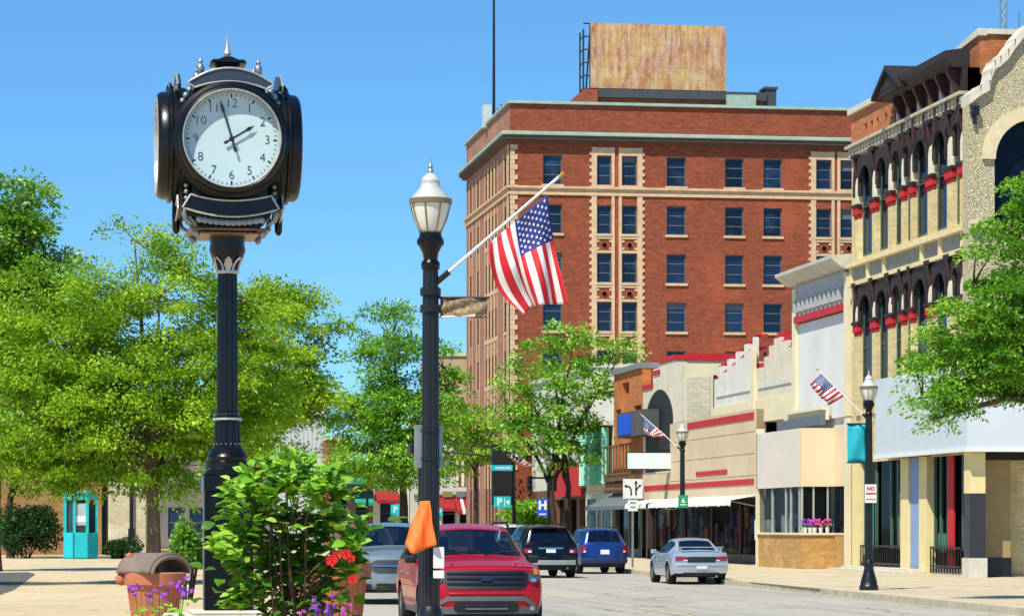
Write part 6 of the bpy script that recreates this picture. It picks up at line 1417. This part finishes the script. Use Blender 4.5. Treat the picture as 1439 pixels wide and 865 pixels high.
tree('small locust whose lowest boughs hang in at the left edge above the dark driveway', loc, 3.0, .14, [lob(76, -150, 560, 150, 70, loc), lob(76, -120, 630, 130, 40, loc), lob(76, -160, 480, 100, 70, loc)], 90, 200, .125, leafmat('young locust leaf', ['#33580e', '#629218', '#9abf2a', '#bddb40'], .4, .02), M_TRUNKD, forks=5, clump=(.7, .3), seed=61)
# big honey locust on the left
loc = T_at(214, 78)
tree('big honey locust with yellow green leaves left of the clock post', loc, 3.3, .19, [lob(78, 200, 420, 110, 90, loc), lob(78, 40, 470, 80, 110, loc), lob(78, 120, 480, 120, 90, loc), lob(78, 300, 470, 95, 95, loc, -1), lob(78, 215, 560, 170, 85, loc), lob(78, 70, 590, 95, 70, loc), lob(78, 330, 590, 85, 70, loc), lob(78, 205, 345, 70, 45, loc), lob(78, 150, 655, 110, 32, loc), lob(78, 395, 500, 60, 90, loc, 1.), lob(78, 265, 655, 60, 40, loc), lob(78, 60, 650, 80, 35, loc), lob(78, 275, 690, 38, 26, loc), lob(78, 180, 672, 90, 20, loc), lob(78, 330, 650, 50, 40, loc)], 430, 250, .125, L_LOC, M_TRUNKL, forks=10, clump=(.72, .3), seed=3, droop=.35)
loc = T_at(-10, 100)
tree('tall darker green tree cut by the left edge of the photo', loc, 4.5, .3, [lob(100, 22, 300, 52, 62, loc), lob(100, 60, 380, 55, 70, loc), lob(100, -20, 400, 100, 110, loc), lob(100, 30, 430, 60, 90, loc), lob(100, -10, 560, 90, 70, loc)], 230, 190, .2, L_MID, M_TRUNKD, forks=6, clump=(.85, .36), seed=5)
loc = T_at(15, 142)
tree('shorter honey locust rising from behind the big dark bush', loc, 3.2, .2, [lob(142, 70, 470, 90, 110, loc), lob(142, 20, 570, 110, 80, loc), lob(142, 120, 600, 90, 70, loc), lob(142, 60, 650, 110, 40, loc)], 170, 170, .22, L_LOC, M_TRUNKD, forks=5, clump=(1.0, .42), seed=8)
loc = T_at(365, 120)
tree('feathery green tree between the clock and the near lamp post', loc, 4, .2, [lob(120, 400, 440, 78, 52, loc), lob(120, 440, 560, 50, 50, loc), lob(120, 350, 540, 90, 80, loc), lob(120, 420, 520, 55, 70, loc), lob(120, 340, 630, 80, 50, loc)], 160, 170, .2, L_LOC, M_TRUNKD, forks=6, clump=(.95, .36), seed=11, droop=.35)
loc = T_at(566, 158)
tree('leafy street tree directly left of the near lamp post', loc, 4.0, .28, [lob(158, 540, 480, 55, 60, loc), lob(158, 530, 570, 65, 60, loc), lob(158, 595, 560, 60, 65, loc), lob(158, 555, 640, 95, 40, loc), lob(158, 500, 600, 45, 55, loc), lob(158, 620, 520, 32, 55, loc)], 190, 150, .24, L_MIDL, M_TRUNKD, forks=6, clump=(1.2, .42), seed=14)
loc = T_at(668, 178)
tree('thin pale leaved tree at the hotel corner right of the near lamp post', loc, 5.2, .14, [lob(178, 655, 595, 45, 30, loc), lob(178, 675, 625, 40, 26, loc), lob(178, 640, 635, 30, 25, loc), lob(178, 705, 590, 25, 30, loc)], 60, 60, .32, L_LOC, M_TRUNKD, forks=4, clump=(1.2, .4), seed=17)
loc = T_at(787, 150)
tree('open crowned street tree with twin trunks in front of the hotel', loc, 3.8, .19, [lob(150, 790, 480, 50, 34, loc), lob(150, 750, 530, 50, 45, loc), lob(150, 850, 505, 48, 40, loc), lob(150, 800, 560, 70, 50, loc), lob(150, 725, 590, 40, 35, loc), lob(150, 790, 620, 75, 35, loc), lob(150, 880, 480, 22, 22, loc)], 130, 80, .25, L_ORN, M_TRUNKD, forks=8, clump=(.95, .33), seed=21, trunks=2)
loc = T_at(1500, 61)
tree('green locust tree reaching in from the right edge over the sidewalk', loc, 4.0, .22, [lob(61, 1400, 460, 110, 75, loc), lob(61, 1340, 505, 70, 60, loc), lob(61, 1420, 350, 55, 70, loc), lob(61, 1380, 420, 55, 55, loc), lob(61, 1290, 560, 30, 22, loc), lob(61, 1350, 560, 60, 40, loc), lob(61, 1310, 590, 22, 26, loc), lob(61, 1510, 420, 120, 160, loc), lob(61, 1440, 270, 35, 60, loc), lob(61, 1425, 520, 60, 50, loc)], 300, 210, .105, L_MIDL, M_TRUNK, forks=10, clump=(.52, .15), seed=25, droop=.5)
def bush(label, px, d, w_, h_, n, ls, lm, seed, name='bush', cat='bush', grp='evergreen bushes', low=.0):
    g = np.random.default_rng(seed); x, y = G(px, d); T = thing(name, label, cat, (x, y, .14), 0, grp); st = MB()
    for k in range(7): a = k*.9; st.tube([(.1*math.cos(a), .1*math.sin(a), 0), (.25*w_*math.cos(a), .25*w_*math.sin(a), h_*.45), (.38*w_*math.cos(a), .38*w_*math.sin(a), h_*.75)], [.04, .03, .012], 5)
    obj('stem', st, M_TRUNKD, T); lobes = np.array([[g.uniform(-.3, .3)*w_, g.uniform(-.3, .3)*w_, h_*g.uniform(.35, .72), w_*g.uniform(.2, .3), h_*g.uniform(.25, .34)] for _ in range(12)]); k = g.integers(0, 12, n)
    d_ = unit(g.normal(size=(n, 3)))*(g.random((n, 1))**.3); pos = lobes[k, :3]+d_*np.stack([lobes[k, 3], lobes[k, 3], lobes[k, 4]], 1); pos[:, 2] = np.maximum(pos[:, 2], .03+low)
    dr = unit(d_+g.normal(size=(n, 3))*.6); nr = unit(d_+g.normal(size=(n, 3))*.6+np.array([0, 0, .5])); leaf_obj('foliage', pos, dr, nr, ls*g.uniform(.7, 1.3, n), ls*.55*g.uniform(.7, 1.3, n), lm, T, np.clip(g.random(n), 0, 1)); return T
bush('large dark evergreen bush left of the turquoise kiosk', 38, 140, 3.1, 2.9, 9000, .17, L_EVER, 31)
bush('low dark bush just right of the turquoise kiosk', 170, 138, 1.9, 1.05, 3500, .15, L_EVER, 32)
bush('dark leafy shrub between the bin and the clock pedestal', 262, 62, .95, 1.75, 3000, .13, L_MID, 33, low=.75)
bush('pale young shrub behind the terracotta bin', 219, 60, .5, .75, 500, .13, L_LOC, 34)
bush('ornamental shrub growing at the hotel corner behind the hospital sign', 745, 176, 3.4, 3.2, 3000, .3, L_ORN, 35)

# ------------------------------------------------------------------ hibiscus bush and flowers in front
L_HIB = leafmat('hibiscus leaf', ['#1b4f12', '#4a8a1e', '#86be34', '#b8de58'], .36, .04); L_HIB.use_backface_culling = False
M_TERRA = mat('terracotta', '#b06a4c', .85, 0, .14, 3, bump=.15); M_TERRAD = mat('weathered brown dome', '#77665a', .8, 0, .2, 4, bump=.1)
def big_leaves(name, C_, D_, N_, L_, m, parent, tone):
    vs = []; fs = []; to = []
    prof = [(0, .04), (.14, .24), (.32, .36), (.55, .33), (.78, .19), (1, .0)]
    for c_, d, n_, l, t_ in zip(C_, D_, N_, L_, tone):
        d = Vector(d).normalized(); n_ = Vector(n_); n_ = (n_-d*n_.dot(d)).normalized(); s = d.cross(n_); b = len(vs); c_ = Vector(c_)
        for u, w_ in prof:
            p_ = c_+d*(l*u)-n_*(l*.2*u*u); vs += [p_+s*(w_*l)+n_*(w_*l*.3), p_, p_-s*(w_*l)+n_*(w_*l*.3)]
        for k in range(5):
            for j in (0, 1): fs.append((b+k*3+j, b+k*3+j+1, b+k*3+j+4, b+k*3+j+3)); to.append(t_)
    me = bpy.data.meshes.new(name); me.from_pydata(vs, [], fs); a = me.attributes.new('tone', 'FLOAT', 'FACE'); a.data.foreach_set('value', np.array(to, np.float32)); me.polygons.foreach_set('use_smooth', [True]*len(fs)); me.materials.append(m); me.update(); return link_mesh(name, me, parent)
def urn(r, h, n=32, ribs=True):
    mb = MB(); mb.lathe([(r*.62, 0), (r*.66, h*.04), (r*.7, h*.2), (r*.86, h*.78), (r*.88, h*.8), (r*1.0, h*.82), (r*1.02, h*.98), (r*.98, h), (r*.86, h), (r*.82, h*.9), (.02, h*.88)], n=n)
    if ribs:
        for k in range(26): a = 2*math.pi*k/26; c_, s_ = math.cos(a), math.sin(a); mb.tube([(r*.69*c_, r*.69*s_, h*.1), (r*.72*c_, r*.72*s_, h*.25), (r*.865*c_, r*.865*s_, h*.78)], .012*r/.5, 5)
    return mb
dH = 19.0; hx, hy = G(408, dH); HB = thing('potted_hibiscus', 'leafy hibiscus bush with large bright green leaves and red flowers in front of the clock', 'potted plant', (hx, hy, 0))
obj('planter', urn(.36, .95), M_TERRA, HB, smooth=35)
sH = FPX/dH
def hp(px, py, dy=0.): return np.array([(px-408)/sH, dy, zd(py, dH)])
g = np.random.default_rng(44); stems = MB(); ends = []
main = [hp(385, 790), hp(392, 730), hp(398, 700)]
roots = [(388, 885), (402, 885), (418, 885), (392, 885), (425, 885)]
tips = [(345, 668), (380, 650), (408, 640), (435, 650), (465, 668), (485, 690), (325, 690), (312, 760), (330, 745), (500, 760), (515, 790), (470, 730), (355, 700), (400, 680), (440, 690), (300, 770), (480, 800), (320, 850), (345, 830), (510, 745), (375, 695), (420, 660), (455, 680), (335, 800)]
for i, (tx_, ty_) in enumerate(tips):
    r0 = roots[i % 5]; fork = hp(380+ (i % 5)*12, 745+g.uniform(-25, 25), g.uniform(-.1, .1)); e = hp(tx_, ty_, g.uniform(-.32, .32)); b = hp(r0[0], r0[1], g.uniform(-.08, .08)); b2 = b*.5+fork*.5+np.array([g.uniform(-.03, .03), 0, 0])
    if ty_ <= 740 and i % 2: b = (main[2]+fork)/2; b2 = b*.6+fork*.4
    if ty_ > 740: fork = hp(380+(i % 5)*12, 810, g.uniform(-.1, .1)); b2 = b*.5+fork*.5
    stems.tube([tuple(b), tuple(b2), tuple(fork), tuple((fork+e)/2+np.array([0, 0, .03])), tuple(e)], [.008 if not (i % 2) or ty_ > 740 else .005, .007 if not (i % 2) else .005, .006, .004, .003], 6); ends.append(((fork+e)/2, e))
obj('stem', stems, mat('hibiscus stem', '#4f3a28', .8, 0, .2, 8), HB)
C_, D_, N_, L_, TT = [], [], [], [], []
for m_, e in ends:
    ax = unit((e-m_)[None])[0]
    for k in range(46):
        u = g.uniform(.35, 1.05); base = m_+(e-m_)*u+g.normal(size=3)*.028; a = g.uniform(0, 2*math.pi); r = np.array([math.cos(a), math.sin(a)*1., g.uniform(-.1, .8)]); r = r+ax*.5
        C_.append(base); D_.append(r); N_.append(np.array([g.normal()*.35, -.35+g.normal()*.35, 1.])); L_.append(g.uniform(.045, .105)); TT.append(np.clip(.25+.55*g.random()+.25*(u-.5), 0, 1))
for _ in range(420):
    px_ = g.uniform(316, 496); top_ = 642+46*((px_-410)/92)**2+9*math.sin(px_*.13); q = hp(px_, top_+g.uniform(0, 1)**1.5*100, g.uniform(-.34, .34)); C_.append(q); a = g.uniform(0, 6.28); D_.append(np.array([math.cos(a), math.sin(a), g.uniform(-.2, .8)])); N_.append(np.array([g.normal()*.4, -.4+g.normal()*.3, 1.])); L_.append(g.uniform(.05, .11)); TT.append(np.clip(g.random(), 0, 1))
for _ in range(900):  # lower inner leaves get dark tones, painting in the shade under the canopy
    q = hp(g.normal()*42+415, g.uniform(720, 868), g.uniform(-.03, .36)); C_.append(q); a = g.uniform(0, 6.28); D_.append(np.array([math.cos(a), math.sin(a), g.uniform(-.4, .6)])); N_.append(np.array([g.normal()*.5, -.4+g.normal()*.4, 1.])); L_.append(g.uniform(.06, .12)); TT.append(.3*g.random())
big_leaves('foliage', C_, D_, N_, L_, L_HIB, HB, TT)
M_HRED = mat('hibiscus red', '#d2140e', .6, 0, .15, 12)
for i, (px, py, r) in enumerate(((459, 786, .036), (466, 779, .03), (479, 777, .032), (486, 783, .028), (488, 812, .03))):
    c_ = hp(px, py, -.36); fl = MB()
    for k in range(5):
        a = k*2*math.pi/5+i; d = np.array([math.cos(a), -.25, math.sin(a)]); s = np.array([-math.sin(a), 0, math.cos(a)])
        fl.add([c_, c_+d*r*.5+s*r*.38, c_+d*r+s*r*.4, c_+d*r*1.08, c_+d*r-s*r*.4, c_+d*r*.5-s*r*.38], [(0,1,2,3,4,5)])
    fl.tube([tuple(c_), tuple(c_+np.array([0, -.045, .01]))], [.006, .003], 5); obj('flower', fl, M_HRED, HB)
    stems_ = MB().tube([tuple(c_), tuple(c_+np.array([-.1, .2, -.12])), tuple(hp(430, 840, 0))], [.003, .004, .006], 5); obj('flower_stalk', stems_, M_TRUNKD, HB)
M_PUR = mat('purple petal', '#8a2fb4', .6, 0, .3, 30); M_PINK = mat('magenta petal', '#b03a9a', .6, 0, .3, 30)
def flowering(label, px, d, ztop, w_, nfl, nlf, seed, mats_):
    g = np.random.default_rng(seed); x, y = G(px, d); T = thing('flowering_plant', label, 'potted plant', (x, y, 0), 0, 'purple flower pots'); zr = ztop-.34; obj('planter', urn(w_*.62, zr), M_TERRA, T, smooth=35)
    st = MB(); C_, D_, N_, L_, TT = [], [], [], [], []
    for i in range(nfl):
        fx, fy, fz = g.uniform(-w_, w_)*.85, g.uniform(-.15, .15), ztop-abs(g.normal())*.1; st.tube([(fx*.5, fy, zr-.05), (fx*.8, fy, zr+.12), (fx, fy, fz)], [.005, .004, .003], 5); fl = MB()
        for q in range(int(g.integers(7, 13))):
            c_ = np.array([fx, fy, fz])+g.normal(size=3)*np.array([.026, .026, .03]); n0 = unit((g.normal(size=3)+np.array([0, -1, .5]))[None])[0]; t0 = unit(np.cross(n0, [0, 0, 1.])[None])[0]; b0 = np.cross(n0, t0); r = g.uniform(.014, .022)
            fl.add([c_+n0*.004]+[c_+(t0*math.cos(a)+b0*math.sin(a))*r*(1 if k % 2 == 0 else .6) for k, a in enumerate(np.linspace(0, 2*math.pi, 11)[:-1])], [(0, k+1, (k+1) % 10+1) for k in range(10)])
        obj('flower', fl, mats_[i % len(mats_)], T)
    for i in range(nlf):
        a = g.uniform(0, 6.28); C_.append([g.uniform(-w_, w_)*.8, g.uniform(-.2, .2), zr+g.uniform(.0, .22)]); D_.append([math.cos(a), math.sin(a), g.uniform(-.1, .6)]); N_.append([g.normal()*.4, -.3, 1]); L_.append(g.uniform(.04, .085)); TT.append(g.random())
    obj('stem', st, mat('green stem', '#5f8a3a', .7), T); big_leaves('foliage', C_, D_, N_, L_, L_HIB, T, TT); return T
flowering('purple flowers on thin stems in front of the terracotta bin', 222, 17.5, zd(822, 17.5), .22, 5, 70, 51, [M_PUR])
flowering('magenta and purple flowers below the right side of the hibiscus bush', 462, 17.6, zd(850, 17.6), .17, 4, 50, 53, [M_PINK, M_PUR])
# terracotta planter right behind the bush and terracotta bin on the left
dPn = 36; x, y = G(466, dPn); T = thing('terracotta_planter', 'round terracotta planter behind the right side of the hibiscus bush', 'planter', (x, y, .145)); obj('pot', urn(.5, zd(789, dPn)-.145, 36), M_TERRA, T, smooth=35); obj('soil', MB().lathe([(.02, 0), (.42, 0), (.42, .01)], (0, 0, (zd(789, dPn)-.145)*.93), 24), mat('potting soil', '#2b2018', .95, 0, .3, 12), T)
big_leaves('foliage', [[g.uniform(-.35, .35), g.uniform(-.3, .3), zd(789, dPn)-.2] for _ in range(70)], [[g.normal(), g.normal(), g.uniform(.3, 1.5)] for _ in range(70)], [[g.normal(), -.3, 1] for _ in range(70)], [g.uniform(.1, .2) for _ in range(70)], leafmat('red green leaf', ['#5a3a24', '#a0462e', '#4f7a2a'], .3), T, [g.random() for _ in range(70)])
dB_ = 40; x, y = G(217, dB_); zr = zd(803, dB_)-.145; T = thing('waste_bin', 'terracotta waste bin with an arched brown lid left of the clock', 'bin', (x, y, .145), R(14)); obj('bin_body', urn(.43, zr, 36), M_TERRA, T, smooth=35)
ld = MB(); n = 18
P0 = []; LR = Matrix.Rotation(R(30), 3, 'Z')
for yy_ in np.linspace(-.32, .32, 12):
    P0.append([tuple(LR @ Vector((.38*math.cos(a), yy_, zr-.02+.24*math.sin(a)))) for a in np.linspace(math.radians(0), math.pi, 22)])
ob_ = obj('lid', ld.grid(P0), M_TERRAD, T, smooth=60); so = ob_.modifiers.new('t', 'SOLIDIFY'); so.thickness = .05
ft_ = MB()
for yy_ in (-.33, .33): ft_.cut(); ft_.tube([tuple(LR @ Vector((.37*math.cos(a), yy_, zr-.02+.23*math.sin(a)))) for a in np.linspace(0, math.pi, 16)], .03, 8)
obj('lid_rim', ft_, M_TERRAD, T, smooth=60); obj('liner', MB().lathe([(.02, zr-.06), (.36, zr-.06), (.36, zr-.03)], n=24), M_BLACK, T)
orn = MB()
for i, (ox, oz) in enumerate(((-.45, -.10), (-.42, .02), (-.38, .13), (-.33, .22))): orn.ball((ox, .1, zr+oz), .09-.012*i, 10)
obj('side_ornament', orn, M_TERRA, T, smooth=60)
# turquoise kiosk
kx, ky = G(113.5, 138); K = thing('kiosk', 'turquoise information kiosk with glazed top on the plaza', 'kiosk', (kx, ky, .14)); s = FPX/138
kw = 24/s; zt = (784-690)/s; zm = (784-747)/s
def octa(r): return [(r*math.cos(math.pi/8+k*math.pi/4)/math.cos(math.pi/8), r*math.sin(math.pi/8+k*math.pi/4)/math.cos(math.pi/8)) for k in range(8)]
obj('base', MB().prism(octa(kw), .06, zm).prism(octa(kw*.96), 0, .06), M_TEALP, K, bevel=.02)
ps = MB()
for a, b in octa(kw*.9): ps.cut(); ps.box(a-.07, a+.07, b-.07, b+.07, zm, zt-.4)
obj('post', ps, M_TEALP, K); obj('roof', MB().prism(octa(kw*.98), zt-.4, zt-.05).prism(octa(kw*.9), zt-.05, zt+.03), M_TEALP, K, bevel=.02)
obj('glass', MB().prism(octa(kw*.82), zm+.001, zt-.401), mat('kiosk glass', '#2b3a3c', .08, 0, .4, 1), K); sh = MB().box(-.38, .38, -kw*.86, -kw*.84, zm+.35, zt-.55, 0).box(-.3, .3, -kw*.87, -kw*.861, zm+.5, zm+.8, 1); obj('notice', sh, [mat('pale notice', '#9fb3b4', .6, 0, .15, 3), M_WHITE], K)
sm_ = MB()
for sx in (-.42, .42): sm_.cut(); sm_.box(kw*sx-.03, kw*sx+.03, -kw-.015, -kw+.02, .06, zm)
obj('seam', sm_, mat('dark teal seam', '#0d6a74', .5), K)
# sidewalk bench behind, in tree shade
for i, (px, d, lab) in enumerate(((268, 92, 'slatted bench in the tree shade behind the bin'),)):
    x, y = G(px, d); B = thing('bench', lab, 'bench', (x, y, .145), R(20)); mb = MB()
    for k in range(5): mb.box(-.9, .9, -.25+.11*k, -.25+.11*k+.085, .42, .46)
    obj('seat', mb, mat('bench wood', '#8a6a48', .7, 0, .2, 5, stretch=(.3, 4, 4)), B); mb = MB()
    for k in range(4): mb.box(-.9, .9, .30+.02*k, .335+.02*k, .52+.11*k, .60+.11*k)
    obj('backrest', mb, mat('bench back wood', '#8a6a48', .7, 0, .2, 5, stretch=(.3, 4, 4)), B)
    for sx in (-.75, .75): obj('leg', MB().box(sx-.03, sx+.03, -.24, .36, .36, .419).box(sx-.03, sx+.03, -.24, -.18, 0, .36).box(sx-.03, sx+.03, .28, .36, 0, .5), M_BLACK, B)
# window flowers of the corner shop
x, y = xy(1146, ys0-.35), ys0-.35
for i, (px, w_, m_, lab) in enumerate(((1138, .3, M_PUR, 'purple flowers in the cream corner shop window'), (1153, .42, mat('pink petal', '#d8488a', .6, 0, .3, 20), 'pink flowers in white pots in the cream corner shop window'))):
    x = xy(px, ys0+.06); T = thing('window_flowers', lab, 'flowers', (x, ys0+.0, zwb)); st = MB(); fl = MB(); lf_ = MB(); zb = 0
    for k in range(3): st.lathe([(.06, 0), (.085, .18), (.09, .2), (.07, .2)], (-w_*.6+w_*.6*k, .01, 0), 12)
    obj('pot', st, M_WHITE, T)
    for k in range(46): fl.ball((random.uniform(-w_, w_), random.uniform(-.03, .05), random.uniform(.26, .5)), random.uniform(.03, .055), 6)
    for k in range(60): a = random.uniform(0, 6.28); q = (random.uniform(-w_, w_), random.uniform(-.02, .05), random.uniform(.16, .4)); lf_.add([q, (q[0]+.05*math.cos(a), q[1]-.03, q[2]+.05*math.sin(a)), (q[0]+.1*math.cos(a), q[1]-.04, q[2]+.1*math.sin(a)), (q[0]+.05*math.cos(a+.6), q[1]-.02, q[2]+.05*math.sin(a+.6))], [(0,1,2,3)])
    obj('flower', fl, m_, T); obj('leaf', lf_, mat('flower leaf', '#3f7a2c', .6), T)
